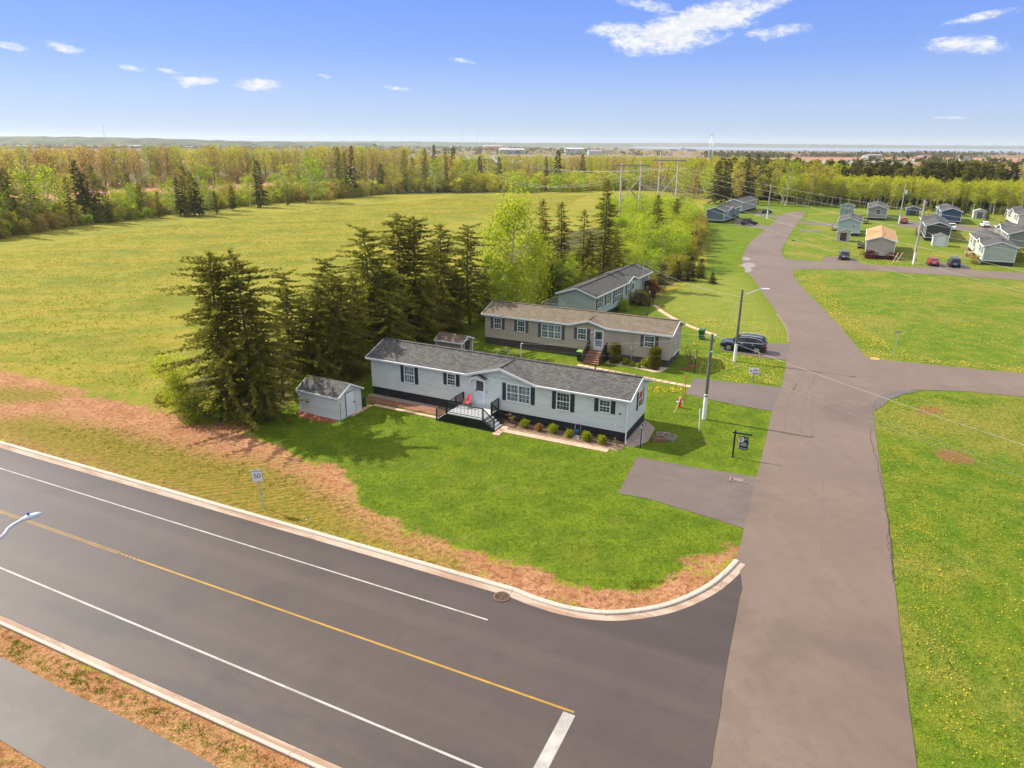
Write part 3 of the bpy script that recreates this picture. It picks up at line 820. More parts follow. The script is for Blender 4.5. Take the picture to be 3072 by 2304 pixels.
HILL = rough_mat('wooded_hill', (0.035, 0.05, 0.022), (0.10, 0.11, 0.045), 0.02, 0.95, bump=0.0, c3=(0.12, 0.11, 0.09))
def hill(name, line, depth, seed):
    """a long low hill: line = (x, y, height) along its crest, rough with the crowns of trees"""
    rg = random.Random(seed)
    pts = []
    for i in range(len(line) - 1):
        (x0, y0, h0), (x1, y1, h1) = line[i], line[i + 1]
        n = max(2, int(math.hypot(x1 - x0, y1 - y0) / 25))
        for k in range(n):
            t = k / n
            pts.append((x0 + (x1 - x0) * t, y0 + (y1 - y0) * t, h0 + (h1 - h0) * t))
    vs, fs = [], []
    rows_ = [(-0.5, 0.0), (-0.3, 0.45), (-0.15, 0.8), (0, 1.0), (0.5, 0.0)]
    for (x, y, h) in pts:
        for (t, k) in rows_:
            hz = h * k + (rg.uniform(-1.6, 2.2) if k > 0.2 else -0.5)
            vs.append((x, y + depth * t + rg.uniform(-6, 6), hz))
    m_ = len(rows_)
    for i in range(len(pts) - 1):
        for k in range(m_ - 1):
            fs.append((i * m_ + k, (i + 1) * m_ + k, (i + 1) * m_ + k + 1, i * m_ + k + 1))
    mb = MB(); mb.add(vs, fs)
    return tag(mb.build(name, HILL), kind='structure')
hill('wooded_ridge', [(-3000, 2250, 38), (-1700, 2300, 33), (-1350, 2350, 31), (-1150, 2450, 29), (-900, 2600, 22), (-500, 2800, 18)], 260, 1)
hill('distant_ridge', [(-3600, 4600, 24), (-1500, 4700, 26), (-700, 4800, 30), (0, 5200, 26), (900, 5600, 22)], 500, 2)
hill('far_shore', [(200, 6900, 30), (1200, 7000, 34), (1800, 7000, 38), (2400, 7050, 33), (4000, 7050, 30), (5600, 7050, 32), (6900, 7100, 40)], 500, 3)

HAZE_D = 0.00008
hz = MB().box(-7600, 7600, -60, 8000, -3.0, 75.0)
HZ = bpy.data.materials.new('haze_air'); HZ.use_nodes = True
hn = NT(HZ); hn.n.remove(hn.n['Principled BSDF'])
pv = hn.new('ShaderNodeVolumePrincipled')
pv.inputs['Color'].default_value = (0.86, 0.92, 1.0, 1)
pv.inputs['Density'].default_value = HAZE_D
pv.inputs['Anisotropy'].default_value = 0.2
hn.l.new(pv.outputs[0], hn.n['Material Output'].inputs['Volume'])
HZ.cycles.homogeneous_volume = True if hasattr(HZ.cycles, 'homogeneous_volume') else None
tag(hz.build('haze', HZ), kind='stuff')
# ------------------------------------------------------------------ mini homes
SHINGLE_GREY = shingles('grey_shingles', (0.06, 0.06, 0.062), (0.145, 0.138, 0.125), (0.115, 0.108, 0.098))
SHINGLE_BROWN = shingles('brown_shingles', (0.12, 0.095, 0.07), (0.22, 0.175, 0.125), (0.20, 0.16, 0.115))
SHINGLE_TAN = shingles('tan_shingles', (0.42, 0.235, 0.11), (0.50, 0.29, 0.14), (0.45, 0.265, 0.13))
SHINGLE_DARK = shingles('charcoal_shingles', (0.06, 0.058, 0.058), (0.115, 0.11, 0.105), (0.095, 0.092, 0.09))
SHED_BROWN = shingles('umber_shingles', (0.11, 0.075, 0.065), (0.17, 0.12, 0.10), (0.14, 0.1, 0.085))
SKIRT_BLACK = rough_mat('black_skirting', (0.014, 0.015, 0.017), (0.026, 0.027, 0.029), 2, 0.7)
SKIRT_BROWN = rough_mat('brown_skirting', (0.05, 0.042, 0.038), (0.075, 0.062, 0.056), 2, 0.7)
PURPLE = paint('plum_shutter', (0.085, 0.068, 0.075), 0.15, 0.6)
DOORW = paint('white_door', (0.66, 0.69, 0.73), 0.04, 0.4)

def add_window(par, u0, u1, z0, z1, y=0.0, nrm=(0, -1), shut=None, glass=None, panes=1, cols=2, rows=2, origin=(0, 0), mid=True, ws=0.32):
    """sash window on the wall whose outside is nrm; u runs along the wall. Parts: window > pane, and shutters"""
    n = Vector((nrm[0], nrm[1], 0)); a = Vector((-nrm[1], nrm[0], 0))
    o = Vector((origin[0], origin[1], 0))
    def pt(u, d, z): return o + a * u + n * d + Vector((0, 0, z))
    def bx(mb, ua, ub, da, db, za, zb, m=0):
        c = [pt(u, d, z) for z in (za, zb) for (u, d) in ((ua, da), (ub, da), (ub, db), (ua, db))]
        mb.add(c, [(3, 2, 1, 0), (4, 5, 6, 7), (0, 1, 5, 4), (1, 2, 6, 5), (2, 3, 7, 6), (3, 0, 4, 7)], m)
    fr = MB(); t = 0.075
    bx(fr, u0, u0 + t, 0.001, 0.06, z0, z1); bx(fr, u1 - t, u1, 0.001, 0.06, z0, z1)
    bx(fr, u0 + t, u1 - t, 0.001, 0.06, z1 - t, z1); bx(fr, u0 + t, u1 - t, 0.001, 0.07, z0, z0 + t)
    w = (u1 - u0 - 2 * t) / panes
    zm = (z0 + z1) / 2
    for p in range(panes):
        ua = u0 + t + p * w; ub = ua + w
        if p: bx(fr, ua - 0.04, ua + 0.04, 0.001, 0.055, z0 + t, z1 - t)
        if mid: bx(fr, ua + (0.04 if p else 0), ub - (0.04 if p < panes - 1 else 0), 0.001, 0.045, zm - 0.03, zm + 0.03)
        for c in range(1, cols):
            uc = ua + w * c / cols
            bx(fr, uc - 0.008, uc + 0.008, 0.001, 0.03, z0 + t, zm - 0.03); bx(fr, uc - 0.008, uc + 0.008, 0.001, 0.03, zm + 0.03, z1 - t)
        for (za, zb) in ((z0 + t, zm - 0.03), (zm + 0.03, z1 - t)):
            for r in range(1, rows):
                zc = za + (zb - za) * r / rows
                bx(fr, ua + 0.002, ub - 0.002, 0.001, 0.028, zc - 0.008, zc + 0.008)
    wo = fr.build('window', WHITE, par)
    pn = MB(); bx(pn, u0 + t * 0.6, u1 - t * 0.6, 0.0005, 0.012, z0 + t * 0.6, z1 - t * 0.6)
    pn.build('pane', glass or GLASS, wo)
    if shut:
        for (ua, ub) in ((u0 - ws - 0.02, u0 - 0.02), (u1 + 0.02, u1 + ws + 0.02)):
            sh = MB(); bx(sh, ua, ub, 0.001, 0.035, z0 + 0.01, z1 - 0.01)
            for (sa, sb) in ((z0 + 0.08, zm - 0.05), (zm + 0.05, z1 - 0.08)):
                bx(sh, ua + 0.05, ub - 0.05, 0.035, 0.045, sa, sb)
            sh.build('shutter', shut, par)
    return wo

def add_door(par, u0, u1, z0, z1, glass_top=True, wreath=None, half=False):
    fr = MB(); t = 0.09
    fr.box(u0, u0 + t, -0.06, -0.001, z0, z1); fr.box(u1 - t, u1, -0.06, -0.001, z0, z1); fr.box(u0 + t, u1 - t, -0.06, -0.001, z1 - t, z1)
    fr.box(u0 + t, u1 - t, -0.035, -0.001, z0, z1 - t)
    d = fr.build('door', DOORW, par)
    zm = z0 + (z1 - z0) * 0.54
    MB().box(u0 + t + 0.08, u1 - t - 0.08, -0.042, -0.036, zm, z1 - t - 0.1).build('pane', GLASS, d)
    MB().box(u0 + t + 0.08, u1 - t - 0.08, -0.042, -0.036, z0 + 0.42, zm - 0.1).build('panel', paint('frosted_panel', (0.5, 0.58, 0.64), 0.06, 0.2) if not half else paint('dark_panel', (0.2, 0.24, 0.28), 0.1, 0.2), d)
    MB().box(u0 + t + 0.02, u0 + t + 0.07, -0.08, -0.035, zm - 0.08, zm + 0.06).build('handle', BLACK, d)
    if wreath:
        c = ((u0 + u1) / 2, -0.07, (zm + z1 - t) / 2 + 0.02)
        wr = MB(); rg = random.Random(5)
        for k in range(90):
            a = rg.uniform(0, 2 * PI); r_ = rg.gauss(0.19, 0.05); s = rg.uniform(0.03, 0.07); b = rg.uniform(0, PI)
            p = Vector((c[0] + r_ * math.cos(a), c[1] + rg.uniform(-0.03, 0.02), c[2] + r_ * math.sin(a)))
            q = Vector((math.cos(b), 0.2, math.sin(b))) * s; w_ = Vector((-math.sin(b), 0, math.cos(b))) * s * 0.5
            wr.add([p - q, p + w_, p + q, p - w_], [(0, 1, 2, 3)])
        wr.build('wreath', wreath, d, fix=False)
    return d

def mini_home(name, label, loc, rz, L, W, wallm, roofm, skirtm, gable=None, trim=False, ends=(True, True), group=None, zs=0.75, ze=3.37, ov=0.30, gutter=False, cat='house', slope=0.35, backgable=None):
    """long low home; local x runs along its front, y goes back from the front wall. gable=(x0,x1) on the front"""
    h = thing(name, label, cat, loc, rz, group)
    zr = ze + slope * (W / 2 + ov)
    zw = ze + slope * ov - 0.1
    MB().box(0.04, L - 0.04, 0.04, W - 0.04, -0.15, zs).build('skirting', skirtm, h)
    wl = MB()
    zg = zr - 0.12
    prof = [(0, 0, zs), (0, W, zs), (0, W, zw), (0, W / 2, zg), (0, 0, zw)]
    wl.extrude(prof, (L, 0, 0))
    gs = []
    for gb, back in ((gable, False), (backgable, True)):
        if not gb: continue
        x0, x1 = gb; xm = (x0 + x1) / 2; gh = min(zr - 0.06, ze + 0.29 * (x1 - x0) / 2)
        gs.append((x0, x1, xm, gh, back))
        y0 = W if back else 0.0
        sgn = -1 if back else 1
        wl.extrude([(x0 + 0.3, y0, zw - 0.05), (x1 - 0.3, y0, zw - 0.05), (xm, y0, gh - 0.13)], (0, sgn * 1.2, 0))
    wl.build('wall', wallm, h)
    ro = MB(); xa, xb = -ov, L + ov; th = 0.13
    def slope_side(back):
        f = lambda x, y, z: (x, (W - y) if back else y, z)
        g_ = [g for g in gs if g[4] == back]
        pts = [f(xa, -ov, ze)]
        for (x0, x1, xm, gh, _) in g_:
            yv = -ov + (gh - ze) / slope
            pts += [f(x0, -ov, ze), f(xm, yv, gh), f(x1, -ov, ze)]
            for e, x in ((0, x0), (1, x1)):
                ro.extrude([f(x, -ov, ze), f(xm, -ov, gh), f(xm, yv, gh)], (0, 0, -th))
            ro.tube([f(xm, -ov, gh + 0.012), f(xm, yv, gh + 0.012)], 0.05, 6)
        pts += [f(xb, -ov, ze), f(xb, W / 2, zr), f(xa, W / 2, zr)]
        ro.extrude(pts, (0, 0, -th))
    slope_side(False); slope_side(True)
    ro.bar((xa + 0.01, W / 2, zr + 0.01), (xb - 0.01, W / 2, zr + 0.01), 0.28, 0.05)
    rf = ro.build('roof', roofm, h)
    fa = MB(); fh = 0.17
    for back in (False, True):
        f = lambda x, y, z: (x, (W - y) if back else y, z)
        segs = [(xa, xb)]
        g_ = [g for g in gs if g[4] == back]
        if g_:
            x0, x1, xm, gh, _ = g_[0]
            segs = [(xa, x0), (x1, xb)]
            fa.bar(f(x0 - 0.02, -ov - 0.02, ze - fh / 2 - 0.01), f(xm, -ov - 0.02, gh - fh / 2 - 0.01), 0.045, fh)
            fa.bar(f(xm, -ov - 0.02, gh - fh / 2 - 0.012), f(x1 + 0.02, -ov - 0.02, ze - fh / 2 - 0.012), 0.045, fh)
        for (p, q) in segs:
            fa.bar(f(p, -ov - 0.02, ze - fh / 2 - 0.015), f(q, -ov - 0.02, ze - fh / 2 - 0.015), 0.04, fh)
            fa.bar(f(p + 0.01, -ov / 2, ze - 0.14), f(q - 0.01, -ov / 2, ze - 0.14), ov - 0.02, 0.02)
        for x in (xa - 0.015, xb + 0.015):
            fa.bar(f(x, -ov - 0.03, ze - fh / 2 - 0.01), f(x, W / 2 + (0.001 if back else 0), zr - fh / 2 - 0.006), 0.045, fh)
    fa.build('fascia', WHITE, h)
    if gutter:
        for (p, q) in ([(xa + 0.05, gable[0] - 0.1), (gable[1] + 0.1, xb - 0.05)] if gable else [(xa, xb)]):
            MB().bar((p, -ov - 0.085, ze - 0.05), (q, -ov - 0.085, ze - 0.05), 0.09, 0.09).build('gutter', WHITE, h)
        dp = MB(); dp.tube([(L - 0.05, -ov - 0.08, ze - 0.08), (L + 0.02, -0.12, ze - 0.35), (L + 0.02, -0.10, 0.25), (L + 0.12, -0.3, 0.05)], 0.05, 6)
        dp.build('downspout', WHITE, h)
    if trim:
        tr = MB()
        for x in (0, L):
            for y in (0, W):
                tr.box(x - 0.06, x + 0.06, y - 0.06, y + 0.06, zs - 0.02, zw)
        for x in (-0.012, L + 0.012):
            tr.box(x - 0.02, x + 0.02, 0.06, W - 0.06, zs - 0.04, zs + 0.08)
        tr.box(0.06, L - 0.06, -0.03, 0.008, zs - 0.04, zs + 0.08)
        tr.build('corner_trim', WHITE, h)
    vt = MB(); vt.tube([(L * 0.84, W / 2 + 0.5, zr - 0.25), (L * 0.84, W / 2 + 0.5, zr + 0.28)], 0.05, 8)
    vt.build('vent_pipe', BLACK, rf)
    return h

def lantern(par, u, z, y=-0.001):
    mb = MB(); mb.box(u - 0.05, u + 0.05, y - 0.04, y, z - 0.08, z + 0.08); mb.lathe([(0.03, 0.1), (0.09, 0.05), (0.07, -0.12), (0.02, -0.15)], 8, (u, y - 0.12, z))
    mb.build('wall_lantern', WHITE, par)

# --- the front home, number 70
H1 = gn(1118.6, 1182.2); H1b = gn(1876.5, 1328.5)
RZ1 = math.atan2(H1b.y - H1.y, H1b.x - H1.x)
W1 = siding('light_grey_siding', (0.61, 0.65, 0.615))
home = mini_home('mini_home', 'light grey mini home with number 70 and black skirting, nearest the junction', H1, RZ1, 22.52, 4.88, W1, SHINGLE_GREY, SKIRT_BLACK, gable=(9.42, 15.45), gutter=True)
add_window(home, 3.37, 4.40, 1.61, 3.07, shut=NAVY, glass=CURTAIN, cols=4)
add_window(home, 7.53, 8.34, 2.05, 3.07, shut=NAVY, cols=3, glass=GLASS)
add_window(home, 12.85, 14.92, 1.62, 3.05, shut=NAVY, glass=CURTAIN, panes=2, cols=3)
add_window(home, 17.03, 18.14, 1.62, 3.06, shut=NAVY, cols=4)
add_window(home, 20.37, 21.27, 2.03, 3.04, shut=NAVY, cols=3)
ew = add_window(home, 2.55, 3.62, 1.7, 3.1, nrm=(1, 0), origin=(22.52, 0), shut=NAVY, cols=1, rows=1)
MB().box(22.535, 22.56, 2.75, 3.42, 2.47, 2.95).build('red_decoration', RED, ew)
add_door(home, 10.04, 11.02, 0.86, 3.03, wreath=paint('dried_wreath', (0.16, 0.07, 0.06), 0.5))
lantern(home, 9.68, 2.72)
MB().box(11.1, 11.15, -0.03, -0.001, 1.98, 2.12).build('doorbell', BLACK, home)
MB().box(21.6, 21.74, -0.04, -0.001, 1.17, 1.29).build('wall_vent', WHITE, home)
hood = MB()
hood.extrude([(9.85, -0.55, 3.12), (10.53, -0.55, 3.36), (11.21, -0.55, 3.12), (11.21, -0.55, 3.0), (10.53, -0.55, 3.24), (9.85, -0.55, 3.0)], (0, 0.54, 0))
hd = hood.build('door_hood', WHITE, home)
hr = MB(); hr.extrude([(9.83, -0.57, 3.125), (10.53, -0.57, 3.37), (11.23, -0.57, 3.125), (11.23, -0.57, 3.145), (10.53, -0.57, 3.395), (9.83, -0.57, 3.145)], (0, 0.57, 0))
hr.build('hood_roof', SHINGLE_GREY, hd)
text_mesh('house_number', '70', 0.24, 0.01, BLACK, home, (21.97, -0.015, 2.12), (PI / 2, 0, 0))
sm = MB(); sm.tube([(12.6, 3.05, 4.1), (12.6, 3.05, 5.25), (12.62, 3.05, 5.38), (12.75, 3.05, 5.42)], 0.045, 8)
sm.build('service_mast', METAL, home)
# soft corner posts in the wall colour
MB().box(22.47, 22.57, -0.045, 0.03, 0.6, 3.37).build('corner_post', W1, home)

# --- second home, taupe
H2 = gn(1455.3, 1029.9); H2b = gn(2004, 1104.3)
RZ2 = math.atan2(H2b.y - H2.y, H2b.x - H2.x)
home2 = mini_home('mini_home', 'taupe mini home with plum shutters and faded brown roof, behind number 70', H2, RZ2, 19.87, 5.0, siding('taupe_siding', (0.42, 0.365, 0.30)), SHINGLE_BROWN, SKIRT_BROWN, gable=(9.75, 13.6), ov=0.28, ze=3.33, slope=0.31)
add_window(home2, 1.06, 1.99, 1.78, 2.97, shut=PURPLE, cols=3)
add_window(home2, 3.81, 4.74, 1.77, 2.96, shut=PURPLE, cols=3)
w_ = add_window(home2, 6.54, 8.77, 1.48, 2.94, shut=PURPLE, panes=3, cols=2, mid=True, glass=CURTAIN)
add_window(home2, 10.49, 11.49, 1.76, 2.95, shut=PURPLE, cols=3)
add_window(home2, 17.34, 18.4, 1.82, 2.97, shut=PURPLE, cols=3)
add_door(home2, 12.24, 13.27, 0.88, 2.97, wreath=paint('leafy_wreath', (0.05, 0.09, 0.02), 0.5), half=True)
lantern(home2, 12.03, 2.68)
ms = MB(); ms.tube([(16.2, -0.1, 0.3), (16.2, -0.1, 1.4)], 0.045, 8); ms.tube([(16.2, -0.1, 1.75), (16.2, -0.1, 3.2), (16.2, -0.33, 3.3), (16.2, -0.33, 4.25)], 0.04, 8)
mast = ms.build('service_mast', METAL, home2)
mm = MB(); mm.box(16.04, 16.36, -0.2, -0.02, 1.42, 1.78); mm.lathe([(0.12, 0.0), (0.12, 0.12), (0.05, 0.14)], 12, (16.5, -0.02, 1.62), axis='y')
mm.build('meter_box', METAL, mast)
MB().box(14.6, 14.82, -0.05, -0.001, 0.86, 1.08).build('wall_vent', WHITE, home2)
dr = MB(); dr.box(19.88, 19.93, 2.3, 2.38, 0.85, 2.75); dr.box(19.88, 19.93, 1.6, 4.4, 0.72, 0.82); dr.box(19.88, 19.92, 4.2, 4.3, 0.9, 1.5)
dr.build('end_trim', WHITE, home2)

# --- third home, sage green, turned to the street
e1 = crop(1400, 760, 680)
q1, q2, q0 = e1(1265, 430, 3.33), e1(1815, 175, 3.33), e1(885, 385, 3.33)
u3 = (q2 - q1); u3.z = 0; L3 = u3.length - 0.55; u3.normalize()
n3 = Vector((-u3.y, u3.x, 0))
o3 = q1 + u3 * 0.28 + n3 * 0.28
RZ3 = math.atan2(u3.y, u3.x)
home3 = mini_home('mini_home', 'sage green mini home with charcoal roof and navy shutters, behind the taupe home', (o3.x, o3.y, 0), RZ3, L3, 4.75, siding('sage_siding', (0.38, 0.45, 0.40)), SHINGLE_DARK, SKIRT_BLACK, gable=(10.7, 14.6), ov=0.28, ze=3.33, slope=0.33)
for (u0, u1, z0, z1, pn, gl) in ((0.85, 2.0, 1.65, 3.05, 1, GLASS), (3.6, 4.75, 1.65, 3.05, 1, GLASS), (6.5, 9.0, 1.3, 3.05, 3, GLASS), (10.9, 12.0, 1.65, 3.05, 1, CURTAIN), (17.5, 18.9, 1.7, 3.05, 1, GLASS)):
    add_window(home3, u0, u1, z0, z1, shut=NAVY, panes=pn, glass=gl, cols=2, ws=0.36)
add_door(home3, 12.75, 13.75, 0.9, 3.0)
m3 = MB(); m3.tube([(16.3, -0.1, 0.8), (16.3, -0.1, 3.2), (16.3, -0.33, 3.3), (16.3, -0.33, 5.1)], 0.05, 8)
m3.build('service_mast', METAL, home3)

# --- the homes further off; near gable wall given by its two eave corners
RDIR = R(64.0)
def far_home(label, eL, eR, L, wallm, roofm, skirtm=SKIRT_BLACK, gable=None, ang=64.0, sidewall=None, wins=(), endwins=(), W=4.85, front=True, name='mini_home', zr_fix=None):
    """front of the home is its left side, running away from the viewer"""
    c = (eL + eR) / 2
    a = R(ang)
    u = Vector((math.cos(a), math.sin(a), 0)); n = Vector((-u.y, u.x, 0))
    # local x runs along u (away), local y to the left; so the visible left side is the back face: mirror it
    o = Vector((c.x, c.y, 0)) - n * (W / 2) * -1 + u * 0.28
    far = o + u * L
    # place origin at the far left corner with x pointing back to the viewer so that the front faces left
    h = mini_home(name, label, (far.x, far.y, 0), a + PI, L, W, wallm, roofm, skirtm, gable=gable, trim=True, ov=0.28)
    for (x0, x1, z0, z1) in wins:
        add_window(h, x0, x1, z0, z1, shut=NAVY, cols=2)
    for (y0, y1, z0, z1) in endwins:
        add_window(h, y0, y1, z0, z1, nrm=(1, 0), origin=(L, 0), cols=2)
    return h
WIN3 = lambda L: [(L - 3.2, L - 2.1, 1.7, 3.0), (L - 6.4, L - 5.2, 1.7, 3.0), (L - 15.5, L - 13.2, 1.5, 3.0), (2.2, 3.2, 1.7, 3.0)]
far_home('pale blue grey mini home with a dark roof and one small end window', c2(690, 640, 3.33), c2(1150, 655, 3.33), 14, siding('pale_blue_siding', (0.42, 0.50, 0.49)), SHINGLE_DARK, endwins=[(3.1, 3.7, 1.9, 2.75)], wins=WIN3(14))
hb = far_home('beige mini home with a tan shingle roof, red bushes at its end wall', c2(1205, 1000, 3.33), c2(1800, 1020, 3.33), 21, siding('beige_siding', (0.45, 0.40, 0.34)), SHINGLE_TAN, wins=WIN3(21), gable=(9, 15.5))
far_home('mid grey mini home with a white framed end window, by the birches', c2(1245, 400, 3.33), c2(1635, 410, 3.33), 20, siding('mid_grey_siding', (0.29, 0.285, 0.28)), SHINGLE_DARK, gable=(8, 14), endwins=[(2.0, 3.2, 1.7, 3.1)], wins=WIN3(20))
far_home('navy blue ended mini home with white sides, facing the birches', c3(690, 450, 3.33), c3(1090, 470, 3.33), 19, siding('navy_siding', (0.045, 0.085, 0.15)), SHINGLE_DARK, wins=WIN3(19), gable=(8, 13))
far_home('charcoal mini home with white corner trim, in the middle of the cluster', c3(420, 720, 3.33), c3(880, 750, 3.33), 23, siding('charcoal_siding', (0.055, 0.06, 0.062)), SHINGLE_DARK, wins=WIN3(23), gable=(6, 12))
far_home('pale sage mini home with wooden steps, nearest right beside the cross street', c3(1470, 1095, 3.33), c3(2130, 1140, 3.33), 22, siding('pale_sage_siding', (0.44, 0.48, 0.41)), SHINGLE_DARK, wins=WIN3(22), gable=(12.6, 17.2))
far_home('olive grey mini home with white trimmed gable, at the right frame edge', c3(2010, 880, 3.33), c3(2420, 900, 3.33), 19, siding('olive_grey_siding', (0.25, 0.25, 0.22)), SHINGLE_DARK, wins=WIN3(19), gable=(3, 10))
far_home('cream mini home partly behind the olive grey one, by a red fence', c3(2160, 520, 3.33), c3(2520, 545, 3.33), 19, siding('cream_siding', (0.55, 0.51, 0.44)), SHINGLE_DARK, wins=WIN3(19), gable=(6, 12))

def right_home(label, eL, eR, L, wallm, roofm, ang, gable=None, wins=()):
    """home whose front is its right side, seen from its near gable"""
    c = (eL + eR) / 2; W = 4.85; a = R(ang)
    u = Vector((math.cos(a), math.sin(a), 0)); n = Vector((-u.y, u.x, 0))
    o = Vector((c.x, c.y, 0)) - n * (W / 2) + u * 0.28
    h = mini_home('mini_home', label, (o.x, o.y, 0), a, L, W, wallm, roofm, SKIRT_BLACK, gable=gable, trim=True, ov=0.28)
    for (x0, x1, z0, z1) in wins:
        add_window(h, x0, x1, z0, z1, cols=2)
    return h
right_home('slate blue mini home at the end of the street', r3(1145, 1020, 3.33), r3(1325, 1020, 3.33), 19, siding('slate_blue_siding', (0.12, 0.175, 0.22)), SHINGLE_DARK, 60.5, gable=(6, 11), wins=[(2, 3.2, 1.7, 3.0), (4, 5.2, 1.7, 3.0), (13, 14.2, 1.7, 3.0)])
right_home('grey mini home behind the slate blue one at the street end', r3(1335, 940, 3.33), r3(1478, 945, 3.33), 19, siding('dove_grey_siding', (0.33, 0.34, 0.35)), SHINGLE_DARK, 58.0, wins=[(2, 3.2, 1.7, 3.0), (5, 6.2, 1.7, 3.0), (8, 9.2, 1.7, 3.0), (13, 14.2, 1.7, 3.0)])

# ------------------------------------------------------------------ sheds
def shed(label, o, rz, L, W, h, wallm, roofm, doorm, door_end=True, dw=1.0, dh=1.95, gh=0.62, trim=True, big=False, window=False):
    """gabled shed; x along the ridge, door in the gable end at x = L"""
    s = thing('shed', label, 'shed', o, rz)
    z1 = h; zr = h + gh; ov = 0.16
    MB().extrude([(0, 0, 0), (0, W, 0), (0, W, z1), (0, W / 2, zr - 0.02), (0, 0, z1)], (L, 0, 0)).build('wall', wallm, s)
    k = gh / (W / 2); ro = MB(); ze = z1 - k * ov + 0.06
    ro.extrude([(-ov, -ov, ze), (-ov, W / 2, zr + 0.06), (-ov, W + ov, ze), (-ov, W + ov, ze - 0.08), (-ov, W / 2, zr - 0.02), (-ov, -ov, ze - 0.08)], (L + 2 * ov, 0, 0))
    ro.build('roof', roofm, s)
    fa = MB()
    for x in (-ov - 0.012, L + ov + 0.012):
        fa.bar((x, -ov - 0.02, ze - 0.075), (x, W / 2, zr - 0.025), 0.04, 0.12); fa.bar((x, W / 2, zr - 0.027), (x, W + ov + 0.02, ze - 0.077), 0.04, 0.12)
    for y in (-ov - 0.02, W + ov + 0.02):
        fa.bar((-ov, y, ze - 0.06), (L + ov, y, ze - 0.06), 0.04, 0.12)
    fa.build('fascia', WHITE, s)
    yc = W / 2
    MB().box(L + 0.001, L + 0.035, yc - dw / 2 - 0.05, yc + dw / 2 + 0.05, 0.08, dh + 0.05).build('door_frame', BLACK if doorm is DOORW else WHITE, s)
    d = MB(); d.box(L + 0.02, L + 0.055, yc - dw / 2, yc + dw / 2, 0.1, dh)
    do = d.build('door', doorm, s)
    MB().box(L + 0.056, L + 0.1, yc + dw / 2 - 0.16, yc + dw / 2 - 0.08, 0.98, 1.12).build('handle', BLACK if doorm is DOORW else METAL, do)
    if trim:
        t = MB()
        for x in (0, L):
            for y in (0, W):
                t.box(x - 0.045, x + 0.045, y - 0.045, y + 0.045, 0.02, z1 - 0.12)
        t.build('corner_trim', WHITE, s)
    if window:
        add_window(s, yc - 0.5, yc + 0.5, 2.3, 3.2, nrm=(1, 0), origin=(L, 0), cols=2)
    return s
ps, pn_, pf_ = gn(903, 1235), gn(1019, 1263), gn(1081, 1230)
sa = math.atan2(pn_.y - ps.y, pn_.x - ps.x)
W_SHED = siding('white_grey_siding', (0.62, 0.64, 0.61))
sh1 = shed('light grey garden shed with a white door, beside the front home', ps, sa, (pn_ - ps).length, 2.65, 1.95, W_SHED, SHINGLE_GREY, DOORW, dw=1.0, dh=1.98, gh=0.72, trim=False)
dsp = MB(); dsp.tube([(-0.1, -0.22, 1.8), (0.04, -0.1, 1.6), (0.04, -0.07, 0.05)], 0.045, 6); dsp.build('downspout', WHITE, sh1)
q = e1(-1, 1)  # survey corner, unused height
sb = crop(1050, 960, 520)
gL, gR = sb(1172, 340), sb(1440, 385)
s2o = at_depth(1050 + 1170 * 520 / 2212, 960 + 222 * 520 / 2212, 66.3)
shed('taupe shed with an umber roof and dark door, between the two homes', (-7.55, 67.3, 0), RZ1, 2.9, 2.1, 1.95, siding('taupe_shed_siding', (0.26, 0.24, 0.21)), SHED_BROWN, paint('dark_brown_door', (0.05, 0.03, 0.025), 0.2), dw=1.05, dh=1.95, gh=0.45)
def far_shed(label, bl, br, h, wallm, doorm, L=3.0, dw=1.5, gh=0.6, roofm=SHINGLE_DARK, **kw):
    c = (bl + br) / 2; W = (br - bl).length; a = R(64.0)
    u = Vector((math.cos(a), math.sin(a), 0)); n = Vector((-u.y, u.x, 0))
    W = min(W, 3.2) if not kw.get('wide') else W
    kw.pop('wide', None)
    o = Vector((c.x, c.y, 0)) + u * L + n * W / 2
    return shed(label, o, a + PI, L, W, h, wallm, roofm, doorm, dw=dw, gh=gh, **kw)
DARKD = paint('charcoal_door', (0.04, 0.042, 0.045), 0.2)
far_shed('navy garage shed with a dark open front, behind the red car', c2(1950, 530), c2(2185, 545), 2.25, siding('navy_shed_siding', (0.05, 0.09, 0.15)), DARKD, L=4.5, dw=2.0, wide=True)
far_shed('small white shed with pale doors, in front of the charcoal home', c3(520, 1100), c3(790, 1110), 2.1, siding('white_shed_siding', (0.6, 0.61, 0.57)), paint('pale_door', (0.6, 0.68, 0.7), 0.04), wide=True)
far_shed('cream shed with a grey door, alone on the lawn by the birches', c3(1290, 592), c3(1480, 592), 2.2, siding('cream_shed_siding', (0.58, 0.52, 0.42)), paint('slate_door', (0.10, 0.13, 0.15), 0.1), wide=True, roofm=shingles('light_shingles', (0.28, 0.28, 0.27), (0.34, 0.34, 0.33), (0.3, 0.3, 0.3)))
far_shed('pale shed with a dark brown door, in front of the pale blue home', c2(665, 1005), c2(905, 1015), 2.0, siding('pale_pink_siding', (0.55, 0.46, 0.42)), paint('dark_umber_door', (0.05, 0.04, 0.04), 0.2), L=2.6, dw=1.35)
far_shed('tall blue grey shed with a small window, beneath the birches', c2(750, 520), c2(960, 540), 3.0, siding('blue_grey_siding', (0.27, 0.34, 0.35)), paint('blue_door', (0.2, 0.26, 0.28), 0.1), dw=0.9, dh=1.9, wide=True, window=True)

